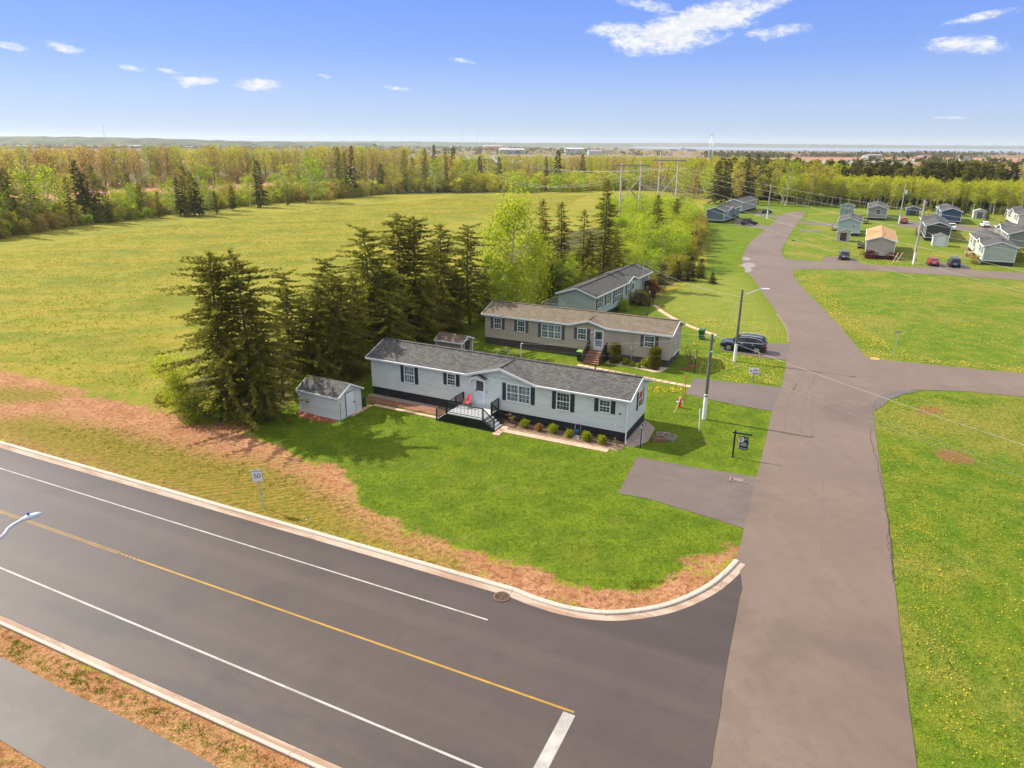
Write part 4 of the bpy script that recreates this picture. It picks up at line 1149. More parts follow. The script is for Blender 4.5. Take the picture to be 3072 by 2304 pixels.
# ------------------------------------------------------------------ decks and steps
def rail(mb, a, b, h=0.9, gap=0.12, posts=True, w=0.045):
    """sloping or level railing with balusters from a to b (floor points)"""
    a, b = Vector(a), Vector(b); n = max(1, int((b - a).length / gap))
    mb.bar(a + Vector((0, 0, h)), b + Vector((0, 0, h)), 0.09, 0.045)
    mb.bar(a + Vector((0, 0, 0.1)), b + Vector((0, 0, 0.1)), 0.04, 0.05)
    for i in range(n + 1):
        p = a + (b - a) * (i / n)
        t = 0.08 if posts and i in (0, n) else 0.032
        mb.box(p.x - t / 2, p.x + t / 2, p.y - t / 2, p.y + t / 2, p.z + (0.0 if t > 0.05 else 0.1), p.z + h)
GREYB = rough_mat('grey_deck_boards', (0.42, 0.43, 0.45), (0.56, 0.57, 0.59), 5, 0.7)
dk = thing('porch_deck', 'grey boarded porch deck with black railings and steps at both ends, at the front door', 'deck', H1, RZ1)
zf = 0.80; x0, x1, yo = 9.05, 12.2, -2.65
fl = MB()
for k in range(19):
    ya_ = yo + k * 0.139
    fl.box(x0, x1, ya_, ya_ + 0.132, zf - 0.04, zf)
fl.build('floor', GREYB, dk)
fr = MB(); fr.box(x0, x1, yo + 0.03, -0.03, zf - 0.2, zf - 0.045)
for xx in (x0 + 0.1, x1 - 0.1):
    for yy in (yo + 0.12, -0.3): fr.box(xx - 0.06, xx + 0.06, yy - 0.06, yy + 0.06, -0.1, zf - 0.2)
fr.build('frame', BLACK, dk)
sk = MB()
sl0, sl1 = x0 - 0.95, x1 + 0.95
for k in range(17):     # lattice apron: uprights then rails, following the slope of the steps
    x = sl0 + 0.05 + k * (sl1 - sl0 - 0.1) / 16
    top = zf - 0.05 if x0 <= x <= x1 else zf * (1 - (x0 - x if x < x0 else x - x1) / 0.95) - 0.02
    if top > 0.08: sk.box(x - 0.05, x + 0.05, yo + 0.005, yo + 0.02, 0.0, top)
for k in range(5):
    z = 0.06 + k * 0.16; e = (1 - z / zf) * 0.95
    sk.box(x0 - e, x1 + e, yo + 0.021, yo + 0.036, z, z + 0.1)
sk.build('lattice_apron', BLACK, dk)
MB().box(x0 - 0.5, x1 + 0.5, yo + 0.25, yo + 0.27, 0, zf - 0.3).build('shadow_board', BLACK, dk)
for side in (-1, 1):
    xs = x0 if side < 0 else x1
    st = MB()
    for k in range(4):
        xa_, xb_ = xs + side * (k * 0.235), xs + side * ((k + 1) * 0.235 + 0.03)
        st.box(min(xa_, xb_), max(xa_, xb_), yo + 0.08, -1.3, zf - (k + 1) * 0.165 - 0.04, zf - (k + 1) * 0.165)
        st.box(min(xa_, xa_ + side * 0.02), max(xa_, xa_ + side * 0.02), yo + 0.085, -1.305, zf - (k + 1) * 0.165 + 0.001, zf - k * 0.165 - 0.042)
    st.build('steps', GREYB, dk)
    sg = MB()
    for yy in (yo + 0.04, -1.26):
        sg.extrude([(xs, yy - 0.02, zf - 0.02), (xs + side * 0.98, yy - 0.02, 0.06), (xs + side * 0.98, yy - 0.02, 0.0), (xs + side * 0.7, yy - 0.02, 0.0), (xs, yy - 0.02, zf - 0.3)], (0, 0.04, 0))
    sg.build('stringer', BLACK, dk)
    for (a_, b_) in (((xs, -0.05, zf), (xs, -1.25, zf)), ((xs, -1.25, zf), (xs + side * 0.92, -1.25, 0.06)), ((xs, yo + 0.05, zf), (xs + side * 0.95, yo + 0.05, 0.04))):
        rl = MB(); rail(rl, a_, b_); rl.build('railing', BLACK, dk)
rl = MB(); rail(rl, (x0, yo + 0.05, zf), (x1, yo + 0.05, zf)); rl.build('railing', BLACK, dk)

def wood_steps(label, loc, rz, w, n, h, mat, panelm=None, depth=0.28, plat=0.9):
    s = thing('entrance_steps', label, 'steps', loc, rz)
    MB().box(-w / 2, w / 2, -plat, -0.02, h - 0.05, h).build('platform', mat, s)
    st = MB()
    for k in range(n):
        y = -plat - k * depth; z = h - (k + 1) * h / (n + 1)
        st.box(-w / 2 + 0.03, w / 2 - 0.03, y - depth - 0.03, y, z - 0.05, z)
        st.box(-w / 2 + 0.03, w / 2 - 0.03, y - 0.025, y - 0.001, z - 0.001, z + h / (n + 1) - 0.052)
    st.build('treads', mat, s)
    for sx in (-1, 1):
        x = sx * w / 2; yb = -plat - n * depth
        MB().extrude([(x, -0.03, h + 0.95), (x, -plat, h + 0.92), (x, yb, 0.95), (x, yb, 0.0), (x, -0.03, 0.0)], (sx * 0.06, 0, 0)).build('side_panel', panelm or mat, s)
    return s
DKB = rough_mat('dark_brown_boards', (0.05, 0.036, 0.028), (0.085, 0.06, 0.045), 4, 0.8)
wood_steps('brown wooden steps with solid side panels at the taupe home door', home2.matrix_basis @ Vector((12.75, 0, 0)), RZ2, 1.75, 5, 0.85, WOODB, DKB)
def timber_steps(label, p, rz, mat, w=1.3, run=2.2, h=0.85, plat=1.4):
    """far timber steps: platform, flight and railings"""
    s = thing('timber_steps', label, 'steps', p, rz)
    MB().box(-plat / 2, plat / 2, -1.4, -0.02, h - 0.08, h).build('platform', mat, s)
    st = MB()
    for k in range(5):
        st.box(-plat / 2 - (k + 1) * 0.3, -plat / 2 - k * 0.3, -1.38, -0.2, h - (k + 1) * 0.15 - 0.05, h - (k + 1) * 0.15)
    st.build('treads', mat, s)
    for (a_, b_) in (((-plat / 2, -1.38, h), (-plat / 2 - 1.5, -1.38, 0.05)), ((-plat / 2, -0.15, h), (-plat / 2 - 1.5, -0.15, 0.05)), ((-plat / 2, -1.38, h), (plat / 2, -1.38, h))):
        rl = MB(); rail(rl, a_, b_, gap=0.2); rl.build('railing', mat, s)
    MB().box(-plat / 2, plat / 2, -1.35, -1.3, 0, h - 0.08).build('skirt', DKB, s)
    return s
FA = R(64.0)
timber_steps('golden timber steps beside the pale sage home', c3(1290, 1290), FA + PI, WOODP)
timber_steps('brown timber steps with rail beside the charcoal home', c3(330, 900), FA + PI, WOODB, plat=1.8)
timber_steps('weathered grey steps beside the pale blue home', c2(690, 810), FA + PI, WOODG, plat=2.0)
timber_steps('dark stained deck beside the tan roofed home', c2(1190, 1130), FA + PI, DKB, plat=3.6)
timber_steps('dark deck with steps between the pale blue and grey homes', c2(1330, 700) + Vector((0, 2, 0)), FA + PI, DKB, plat=3.0)
timber_steps('brown deck with rail beside the olive grey home', c3(2100, 960), FA + PI, WOODB, plat=2.2)
# third home: front steps with black rails and the back deck
st3 = thing('entrance_steps', 'small brown deck with black railings at the sage home door', 'steps', home3.matrix_basis @ Vector((13.3, 0, 0)), RZ3)
MB().box(-1.1, 1.1, -1.6, -0.03, 0.74, 0.82).build('platform', WOODB, st3)
tb = MB()
for k in range(4): tb.box(-0.7, 0.7, -1.6 - (k + 1) * 0.28, -1.6 - k * 0.28, 0.6 - k * 0.16, 0.65 - k * 0.16)
tb.build('treads', WOODB, st3)
for (a_, b_) in (((-1.05, -0.1, 0.82), (-1.05, -1.55, 0.82)), ((1.05, -0.1, 0.82), (1.05, -1.55, 0.82)), ((-0.72, -1.6, 0.8), (-0.72, -2.75, 0.1)), ((0.72, -1.6, 0.8), (0.72, -2.75, 0.1))):
    rl = MB(); rail(rl, a_, b_); rl.build('railing', BLACK, st3)
MB().box(-1.05, 1.05, -1.55, -1.5, 0, 0.74).build('skirt', BLACK, st3)
bd = thing('back_deck', 'weathered back deck with slatted rail behind the sage home', 'deck', home3.matrix_basis @ Vector((1.6, 4.8, 0)), RZ3)
MB().box(-1.4, 3.4, 0.02, 2.4, 0.7, 0.8).build('floor', WOODG, bd)
for (a_, b_) in (((-1.4, 0.05, 0.8), (-1.4, 2.4, 0.8)), ((-1.4, 2.4, 0.8), (3.4, 2.4, 0.8))):
    rl = MB(); rail(rl, a_, b_, h=1.0, gap=0.13); rl.build('railing', WOODG, bd)
MB().box(-1.38, 3.3, 2.3, 2.35, 0, 0.7).build('skirt', DKB, bd)
BLUEP = paint('turquoise_plastic', (0.02, 0.30, 0.42), 0.1, 0.4)
pc = thing('patio_chair', 'turquoise patio chair on the back deck of the sage home', 'chair', home3.matrix_basis @ Vector((0.85, 5.8, 0.8)), RZ3 + 2.6)
cm = MB(); cm.box(-0.3, 0.3, -0.3, 0.3, 0.36, 0.42); cm.build('seat', BLUEP, pc)
cm = MB()
for k in range(5): cm.bar((-0.26 + k * 0.13, 0.28, 0.4), (-0.28 + k * 0.14, 0.5, 1.02), 0.1, 0.03)
cm.build('backrest', BLUEP, pc)
for sx in (-1, 1):
    for sy in (-1, 1): MB().bar((sx * 0.27, sy * 0.27, 0), (sx * 0.27, sy * 0.25, 0.37), 0.05).build('leg', BLUEP, pc)
    MB().box(sx * 0.35 - 0.06, sx * 0.35 + 0.06, -0.35, 0.35, 0.6, 0.64).build('armrest', BLUEP, pc)
# ------------------------------------------------------------------ vehicles
TYRE = paint('tyre_rubber', (0.015, 0.015, 0.016), 0.2, 0.85)
RIM = rough_mat('alloy_rim', (0.35, 0.36, 0.38), (0.55, 0.56, 0.58), 6, 0.35, metal=0.5)
CHROME = paint('bright_trim', (0.6, 0.62, 0.64), 0.05, 0.25)
TAIL = paint('red_lamp', (0.42, 0.03, 0.03), 0.1, 0.2)
HEADL = paint('clear_lamp', (0.55, 0.58, 0.6), 0.05, 0.1)
def carpaint(name, c):
    return rough_mat(name, tone(c, 0.92), tone(c, 1.08), 1.5, 0.35, spec=0.4, coat=0.35)

def vehicle(label, kind, loc, rz, body, group=None, rails=False):
    """x forward; body lofted from cross sections, separate greenhouse, glass, lamps and wheels"""
    v = thing({'suv': 'parked_suv', 'sedan': 'parked_sedan', 'pickup': 'parked_pickup'}[kind], label, {'suv': 'SUV', 'sedan': 'car', 'pickup': 'pickup'}[kind], loc, rz, group)
    if kind == 'suv':
        ST = [(-2.30, 0.70, 0.50, 0.78), (-2.26, 0.82, 0.36, 1.00), (-1.95, 0.89, 0.27, 1.08), (-1.2, 0.91, 0.25, 1.06), (0.2, 0.91, 0.25, 1.02), (0.95, 0.90, 0.25, 1.00), (1.7, 0.87, 0.26, 0.92), (2.15, 0.80, 0.32, 0.80), (2.32, 0.62, 0.42, 0.66)]
        GH = [(-2.16, 0.80, 0.62, 1.02, 1.30), (-1.85, 0.84, 0.64, 1.04, 1.60), (-1.2, 0.86, 0.66, 1.04, 1.69), (-0.2, 0.86, 0.66, 1.02, 1.70), (0.35, 0.86, 0.64, 1.00, 1.60), (1.12, 0.82, 0.62, 0.97, 1.02)]
        wz, wr, wx = 0.36, 0.36, (1.40, -1.33)
        sides = [(-1.95, -1.35, 0.74), (-1.28, -0.32, 1.0), (-0.24, 0.62, 0.85)]
        roofz = 1.66
    elif kind == 'sedan':
        ST = [(-2.35, 0.68, 0.45, 0.75), (-2.28, 0.80, 0.34, 0.95), (-1.8, 0.87, 0.24, 0.98), (-0.8, 0.89, 0.22, 0.93), (0.4, 0.89, 0.22, 0.92), (1.0, 0.88, 0.22, 0.90), (1.8, 0.84, 0.24, 0.80), (2.25, 0.72, 0.32, 0.68), (2.35, 0.6, 0.4, 0.6)]
        GH = [(-1.95, 0.80, 0.62, 0.95, 0.98), (-1.25, 0.82, 0.62, 0.94, 1.34), (-0.5, 0.84, 0.62, 0.92, 1.44), (0.15, 0.84, 0.62, 0.91, 1.40), (1.1, 0.80, 0.6, 0.89, 0.92)]
        wz, wr, wx = 0.32, 0.32, (1.42, -1.38)
        sides = [(-1.35, -0.35, 0.8), (-0.27, 0.6, 0.8)]
        roofz = 1.4
    else:
        ST = [(-2.75, 0.85, 0.5, 1.0), (-2.7, 0.92, 0.42, 1.12), (-0.75, 0.95, 0.4, 1.12), (0.4, 0.95, 0.4, 1.1), (1.2, 0.94, 0.4, 1.1), (2.2, 0.9, 0.42, 1.05), (2.65, 0.85, 0.5, 0.95), (2.75, 0.75, 0.55, 0.85)]
        GH = [(-0.85, 0.88, 0.72, 1.1, 1.2), (-0.7, 0.9, 0.74, 1.1, 1.78), (0.2, 0.9, 0.74, 1.1, 1.84), (0.6, 0.9, 0.72, 1.1, 1.76), (1.35, 0.86, 0.7, 1.08, 1.12)]
        wz, wr, wx = 0.4, 0.4, (1.75, -1.75)
        sides = [(-0.6, 0.1, 0.95), (0.18, 0.85, 0.8)]
        roofz = 1.8
    rings = []
    for x, hw, z0, z1 in ST:
        zm = z0 + (z1 - z0) * 0.6
        rings.append([(x, -hw * 0.86, z0), (x, hw * 0.86, z0), (x, hw * 0.98, z0 + 0.12), (x, hw, zm), (x, hw * 0.95, z1 - 0.05), (x, hw * 0.86, z1), (x, -hw * 0.86, z1), (x, -hw * 0.95, z1 - 0.05), (x, -hw, zm), (x, -hw * 0.98, z0 + 0.12)])
    b = MB(); b.loft(rings)
    gr = []
    for x, h0, h1, z0, z1 in GH:
        gr.append([(x, -h0, z0 - 0.04), (x, h0, z0 - 0.04), (x, h1 + (h0 - h1) * 0.12, z1 - 0.06), (x, h1 * 0.82, z1), (x, -h1 * 0.82, z1), (x, -h1 - (h0 - h1) * 0.12, z1 - 0.06)])
    b.loft(gr)
    if kind == 'pickup':
        b.box(-2.6, -0.95, -0.78, 0.78, 1.05, 1.08)
    bo = b.build('body', body, v, smooth=False)
    md = bo.modifiers.new('soften', 'BEVEL'); md.width = 0.05; md.segments = 2; md.limit_method = 'ANGLE'; md.angle_limit = R(22)
    # glass: interpolate the greenhouse skin
    def skin(x, t):
        for (a, c) in zip(GH[:-1], GH[1:]):
            if a[0] <= x <= c[0]:
                k = (x - a[0]) / (c[0] - a[0])
                h0, h1, z0, z1 = [a[i] + (c[i] - a[i]) * k for i in range(1, 5)]
                e = h1 + (h0 - h1) * 0.12
                return h0 + (e - h0) * t, z0 + (z1 - 0.06 - z0) * t
        return GH[0][1], GH[0][3]
    for sx in (-1, 1):
        for (xa, xb, _) in sides:
            g = MB(); pts = []
            for (x, t) in ((xa, 0.12), (xb, 0.12), (min(xb, GH[-2][0] + 0.1) if xb > GH[-2][0] else xb, 0.9), (xa + (0.22 if xa < GH[1][0] + 0.3 else 0), 0.9)):
                y, z = skin(x, t); pts.append((x, sx * (y + 0.012), z))
            g.extrude(pts, (0, sx * 0.004, 0)); g.build('side_window', CARGLASS, v)
    for name, a, c in (('windscreen', GH[-1], GH[-2]), ('rear_window', GH[0], GH[1])):
        g = MB(); pts = []
        for (s_, t) in ((-1, 0.12), (1, 0.12), (1, 0.88), (-1, 0.88)):
            x = a[0] + (c[0] - a[0]) * t; hw = (a[1] + (c[2] - a[1]) * t) * 0.84; z = a[4] + (c[4] - a[4]) * t
            pts.append((x + (0.02 if a is GH[-1] else -0.02), s_ * hw, z + 0.02))
        g.extrude(pts, (0, 0, 0.004)); g.build(name, CARGLASS, v)
    x1, x0 = ST[-2][0], ST[1][0]
    for sx in (-1, 1):
        MB().extrude([(x1 - 0.28, sx * (ST[-2][1] + 0.02), ST[-2][3] - 0.05), (x1 + 0.04, sx * (ST[-2][1] - 0.06), ST[-2][3] - 0.14), (x1 + 0.04, sx * (ST[-2][1] - 0.06), ST[-2][3] - 0.26), (x1 - 0.22, sx * (ST[-2][1] + 0.02), ST[-2][3] - 0.2)], (0, -sx * 0.1, 0)).build('headlight', HEADL, v)
        zt = ST[1][3] - 0.04
        MB().extrude([(x0 - 0.045, sx * (ST[1][1] - 0.3), zt), (x0 - 0.045, sx * (ST[1][1] + 0.0), zt), (x0 + 0.3, sx * (ST[1][1] + 0.065), zt - 0.04), (x0 + 0.3, sx * (ST[1][1] + 0.065), zt - 0.12), (x0 - 0.045, sx * (ST[1][1] + 0.0), zt - 0.2), (x0 - 0.045, sx * (ST[1][1] - 0.3), zt - 0.14)], (0, 0, -0.02)).build('taillight', TAIL, v) if False else MB().add(
            [(x0 - 0.05, sx * (ST[1][1] - 0.28), zt - 0.02), (x0 - 0.05, sx * (ST[1][1] - 0.01), zt), (x0 + 0.34, sx * (ST[1][1] + 0.075), zt + 0.0), (x0 - 0.05, sx * (ST[1][1] - 0.28), zt - 0.17), (x0 - 0.05, sx * (ST[1][1] - 0.01), zt - 0.2), (x0 + 0.34, sx * (ST[1][1] + 0.075), zt - 0.14)],
            [(0, 1, 4, 3), (1, 2, 5, 4)]).build('taillight', TAIL, v, fix=False)
        MB().box(wx[0] - 0.85, wx[0] - 0.7, min(sx * 0.9, sx * 1.06), max(sx * 0.9, sx * 1.06), 0.98 if kind != 'sedan' else 0.9, 1.1 if kind != 'sedan' else 1.0).build('mirror', body, v)
        for x in wx:
            a = MB(); a.lathe([(wr + 0.07, 0.0), (wr + 0.07, 0.012)], 20, (x, sx * (0.905 if kind != 'sedan' else 0.885) - (0.012 if sx < 0 else 0), wz + 0.02), axis='y'); a.build('wheel_arch', BLACK, v)
            y0 = sx * 0.70
            w = MB(); w.lathe([(wr - 0.05, 0), (wr, 0.03), (wr, 0.19), (wr - 0.05, 0.22)], 20, (x, min(y0, y0 + sx * 0.24), wz), axis='y'); wo = w.build('wheel', TYRE, v)
            r_ = MB(); ye = sx * 0.945
            r_.lathe([(wr * 0.66, -0.01), (wr * 0.66, 0.01)], 16, (x, sx * 0.925, wz), axis='y')
            ri = r_.build('rim', RIM, wo)
            for k in range(5):
                an = k * 2 * PI / 5 + 0.3
            sp_ = MB()
            for k in range(5):
                an = k * 2 * PI / 5 + 0.62
                c_ = Vector((x + math.cos(an) * wr * 0.42, sx * 0.937, wz + math.sin(an) * wr * 0.42))
                d_ = Vector((math.cos(an), 0, math.sin(an))) * wr * 0.16; e_ = Vector((-math.sin(an), 0, math.cos(an))) * wr * 0.12
                sp_.add([c_ - d_ * 1.3, c_ + d_ - e_ * 1.4, c_ + d_ + e_ * 1.4], [(0, 1, 2)])
            sp_.build('rim_gap', BLACK, wo, fix=False)
    MB().box(x0 - 0.075, x0 - 0.055, -0.26, 0.26, 0.62, 0.74).build('licence_plate', WHITE, v)
    bp = MB(); bp.box(x0 - 0.07, x0 + 0.1, -0.75, 0.75, 0.32, 0.48); bp.box(x1 - 0.05, x1 + 0.16, -0.55, 0.55, 0.34, 0.48)
    bp.build('bumper', BLACK, v)
    if rails:
        for sx in (-1, 1):
            MB().tube([(-1.75, sx * 0.56, 1.63), (-1.5, sx * 0.57, 1.72), (0.0, sx * 0.57, 1.755), (0.3, sx * 0.56, 1.65)], 0.025, 6).build('roof_rail', CHROME, v)
            tr = MB()
            tr.tube([(p[0], sx * (skin(p[0], p[1])[0] + 0.02), skin(p[0], p[1])[1]) for p in ((0.6, 0.05), (-1.0, 0.05), (-1.9, 0.08), (-2.02, 0.3), (-1.8, 0.72), (-1.0, 0.93), (-0.2, 0.94), (0.3, 0.94))], 0.02, 5)
            tr.build('window_trim', CHROME, v)
            for xh in (-0.95, 0.12):
                MB().box(xh - 0.1, xh + 0.1, sx * 0.9 - 0.02, sx * 0.9 + 0.02, 0.87, 0.91).build('door_handle', CHROME, v)
    return v
r6c = crop(1960, 980, 460)
cA, cB = r6c(1080, 350), r6c(1480, 395)
ca = math.atan2(cA.y - cB.y, cA.x - cB.x)
side = Vector((math.sin(ca), -math.cos(ca), 0))
cc = (cA + cB) / 2
if side.dot(Vector((0, 1, 0))) < 0: side = -side
cc = cc + side * 0.9
vehicle('dark blue SUV with silver roof rails, parked on the driveway behind the street lamp', 'suv', (cc.x, cc.y, 0.024), ca, carpaint('dark_blue_paint', (0.005, 0.012, 0.032)), rails=True)
GV = 'cars parked among the far homes'
BLK = carpaint('black_car_paint', (0.012, 0.013, 0.016)); GRYC = carpaint('graphite_paint', (0.05, 0.06, 0.07)); REDC = carpaint('red_car_paint', (0.36, 0.02, 0.035)); WHC = carpaint('white_car_paint', (0.72, 0.73, 0.74)); BLC = carpaint('ink_blue_paint', (0.02, 0.032, 0.055)); ORR = carpaint('brick_red_paint', (0.40, 0.07, 0.06))
def parked(label, kind, p, rz, mat):
    return vehicle(label, kind, (p.x, p.y, 0.03), rz, mat, GV)
parked('graphite SUV facing the tan roofed home, tail to the cross street', 'suv', c2(905, 1365) + Vector((0, 2.3, 0)), FA, GRYC)
parked('red SUV beside the ink blue one, on the shared driveway', 'sedan', c3(650, 1480) + Vector((0, 2.2, 0)), FA, REDC)
parked('ink blue SUV between the red car and the pale sage home', 'suv', c3(1050, 1505) + Vector((0, 2.3, 0)), FA, BLC)
parked('brick red pickup in front of the navy garage shed', 'suv', c2(1990, 690) + Vector((0, 2.3, 0)), FA, ORR)
parked('white pickup tailgate towards us, beside the charcoal home', 'pickup', c3(975, 830) + Vector((0, 2.6, 0)), FA, WHC)
parked('white sedan alone on the driveway below the cream shed', 'sedan', c3(1580, 760) + Vector((0, 2.3, 0)), FA + 0.1, carpaint('pearl_paint', (0.78, 0.78, 0.77)))
parked('black SUV broadside on the driveway of the slate blue home', 'suv', r3(1550, 1155) + Vector((0, 0.9, 0)), R(-12), BLK)
parked('dark car beside the slate blue home wall', 'sedan', r3(1400, 1105) + Vector((0, 1, 0)), FA, carpaint('dark_green_black_paint', (0.02, 0.024, 0.024)))
parked('dark blue black sedan furthest up the street, beyond the leaning stakes', 'sedan', r3(1690, 1052) + Vector((0, 0.8, 0)), R(172), carpaint('midnight_paint', (0.016, 0.022, 0.036)))

# ------------------------------------------------------------------ poles, lamps and wires
POLE = rough_mat('pole_timber', (0.085, 0.10, 0.075), (0.15, 0.16, 0.12), 4, 0.85, 0.2, 30)
POLEW = rough_mat('pole_base_paint', (0.66, 0.66, 0.65), (0.76, 0.76, 0.75), 4, 0.7)
POLEG = rough_mat('grey_pole_timber', (0.26, 0.25, 0.22), (0.40, 0.38, 0.33), 4, 0.85, 0.2, 30)
def pole(label, base, h, r, wh, mat=POLE, band=False, lean=(0, 0)):
    p = thing('utility_pole', label, 'pole', base)
    t = Vector((lean[0], lean[1], h))
    k = wh / h
    MB().tube([t * k, t], [r * 0.96, r * 0.72], 12).build('shaft', mat, p)
    MB().tube([(0, 0, -0.2), t * (k + 0.002)], [r * 1.04, r * 0.98], 12).build('painted_base', POLEW, p)
    if band: MB().tube([t * (k - 0.03), t * (k - 0.018)], [r * 1.03, r * 1.03], 12).build('band', BLACK, p)
    return p
P1 = gn(2111, 1257); P1h = 6.9
pole1 = pole('dark green grey utility pole with a white base, on the lawn beside the front home', P1, P1h, 0.15, 2.1, band=True)
ins = MB(); ins.tube([(-0.1, 0, 6.7), (0.3, 0, 6.7)], 0.03, 6); ins.lathe([(0.05, 0), (0.06, 0.1), (0.03, 0.14)], 8, (0.28, 0, 6.7)); ins.tube([(0, -0.12, 5.55), (0.1, -0.2, 5.55)], 0.05, 6)
ins.build('insulator_bracket', METAL, pole1)
P2 = gn(2203, 1083); P2h = 7.2
pole2 = pole('utility pole with a white base carrying a curved street lamp, beside the blue SUV', P2, P2h, 0.15, 1.75)
lamp_tip = at_depth(2308, 857, P2.y - 1.0)
def street_lamp(name, label, base, za, reach, rise, direction, head=True, parent=None, thick=0.035, s=1.0):
    pass
dl = Vector((lamp_tip.x - P2.x, lamp_tip.y - P2.y, 0)); L_ = dl.length; dl.normalize()
pts = [Vector((0, 0, 6.75)), Vector((0, 0, 6.8)) + dl * 0.4, Vector((0, 0, 7.25)) + dl * 1.3, Vector((0, 0, 7.45)) + dl * (L_ - 0.6)]
arm = MB(); arm.tube(polyline_smooth(pts, 5), 0.035, 8); arm.build('lamp_arm', METAL, pole2)
hd_ = MB()
base_p = Vector((0, 0, 7.45)) + dl * (L_ - 0.6)
sd_ = Vector((-dl.y, dl.x, 0))
hd_.loft([[tuple(base_p + dl * x + sd_ * (w * c) + Vector((0, 0, z * s_))) for (c, s_) in ((-1, 0), (-0.7, 1), (0.7, 1), (1, 0), (0.7, -1), (-0.7, -1))] for (x, w, z) in ((0, 0.05, 0.05), (0.15, 0.12, 0.07), (0.45, 0.16, 0.08), (0.7, 0.12, 0.05))])
lh = hd_.build('lamp_head', paint('lamp_grey', (0.5, 0.53, 0.56), 0.05, 0.4), pole2)
# near lamp reaching in from the left edge of the view
fl_ = crop(0, 1100, 1000)
LZ = 9.0
lt0, lt1 = fl_(140, 1020, LZ), fl_(275, 970, LZ)
base_l = fl_(-620, 1180, LZ); base_l.z = 0
lampn = thing('street_lamp', 'grey street lamp with a blue sensor cap, reaching over the main road', 'street lamp', base_l)
LM = paint('lamp_pole_paint', (0.46, 0.5, 0.56), 0.06, 0.45)
def rel(p): return Vector(p) - base_l
MB().tube([(0, 0, 0), (0, 0, 7.4)], [0.1, 0.07], 12).build('shaft', LM, lampn)
MB().tube(polyline_smooth([(0, 0, 7.3), rel(fl_(-330, 1290, 8.1)), rel(fl_(-20, 1150, 8.75)), rel(fl_(60, 1070, 8.93)), rel(lt0)], 5), 0.05, 10).build('lamp_arm', LM, lampn)
d1 = (lt1 - lt0).normalized(); s1 = Vector((-d1.y, d1.x, 0)); hl = (lt1 - lt0).length
hd_ = MB()
o1 = rel(lt0)
hd_.loft([[tuple(o1 + d1 * x * hl + s1 * (w * c) + Vector((0, 0, z * q_))) for (c, q_) in ((-1, 0), (-0.75, 0.8), (0, 1.1), (0.75, 0.8), (1, 0), (0.75, -0.5), (-0.75, -0.5))] for (x, w, z) in ((-0.02, 0.05, 0.05), (0.12, 0.09, 0.07), (0.35, 0.125, 0.09), (0.75, 0.12, 0.07), (1.0, 0.07, 0.03))])
hb_ = hd_.build('lamp_head', paint('lamp_head_grey', (0.42, 0.5, 0.55), 0.05, 0.4), lampn, smooth=True)
MB().lathe([(0.035, 0), (0.035, 0.09), (0.028, 0.1)], 10, tuple(o1 + d1 * 0.38 * hl + Vector((0, 0, 0.085)))).build('photo_sensor', paint('blue_sensor', (0.02, 0.09, 0.5), 0.05, 0.4), hb_)

PA = r4(1255, 785)
poleA = pole('tall leaning utility pole with a white base, right of the tan roofed home', PA, height_at(PA, 2784.8, 601.6), 0.2, 2.2, POLEG)
PB = r4(1130, 435)
hB = height_at(PB, 2722, 553)
poleB = pole('utility pole with a grey transformer can, by the brick red SUV', PB, hB, 0.18, 2.2, POLEG)
tc_ = MB(); tc_.lathe([(0.28, 0), (0.32, 0.1), (0.32, 0.95), (0.2, 1.05)], 12, (0.42, -0.1, hB - 2.6)); tc_.bar((0, 0, hB - 2.2), (0.42, -0.1, hB - 2.2), 0.08)
tc_.build('transformer', paint('transformer_grey', (0.55, 0.58, 0.6), 0.05), poleB)
PC = gn(2300.6, 656.4)
pole('slender utility pole with a white base, at the far end of the street', PC, height_at(PC, 2316.9, 552.3), 0.17, 2.4, POLEG)

POLET = rough_mat('bleached_pole_timber', (0.42, 0.38, 0.33), (0.60, 0.55, 0.49), 2, 0.85)
def h_frame(label, xl, yl, xr, yr, Y, ztop_px, ztop2_px, ybrace, arm_px, drop):
    """two pole wooden transmission structure; positions from the survey at distance Y"""
    gl = at_depth(xl, yl, Y); gr_ = at_depth(xr, yr, Y)
    gl.z = gr_.z = 0
    zt = at_depth(xl, ztop_px, Y).z; zt2 = at_depth(xr, ztop2_px, Y).z
    f = thing('transmission_tower', label, 'transmission tower', gl)
    w = (gr_ - gl)
    MB().tube([(0, 0, -0.3), (0, 0, zt)], [0.24, 0.18], 10).build('pole', POLET, f)
    MB().tube([(w.x, w.y, -0.3), (w.x, w.y, zt2)], [0.24, 0.18], 10).build('pole', POLET, f)
    za = at_depth(xl, arm_px, Y).z
    u = w.normalized(); ext = 2.15
    MB().bar(-u * ext + Vector((0, -0.2, za)), w + u * ext + Vector((0, -0.2, za)), 0.12, 0.32).build('crossarm', WOODG, f)
    zb0, zb1 = at_depth(xl, ybrace[0], Y).z, at_depth(xl, ybrace[1], Y).z
    MB().bar(Vector((0, -0.17, zb1)), w + Vector((0, -0.17, zb0)), 0.14, 0.22).build('brace', POLET, f)
    MB().bar(Vector((0, -0.34, zb0)), w + Vector((0, -0.34, zb1)), 0.14, 0.22).build('brace', WOODG, f)
    tips = []
    for t in (-ext + 0.2, w.length / 2, w.length + ext - 0.2):
        p = u * t + Vector((0, -0.2, za - 0.15)); q = p - Vector((0, 0, drop))
        i_ = MB()
        for k in range(7):
            z = p.z - drop * (k + 0.5) / 7
            i_.lathe([(0.03, z - 0.1), (0.12, z), (0.03, z + 0.06)], 6, (p.x, p.y, 0))
        i_.build('insulator', paint('insulator_glaze', (0.16, 0.13, 0.11), 0.2, 0.4), f)
        tips.append(gl + q)
    return f, tips
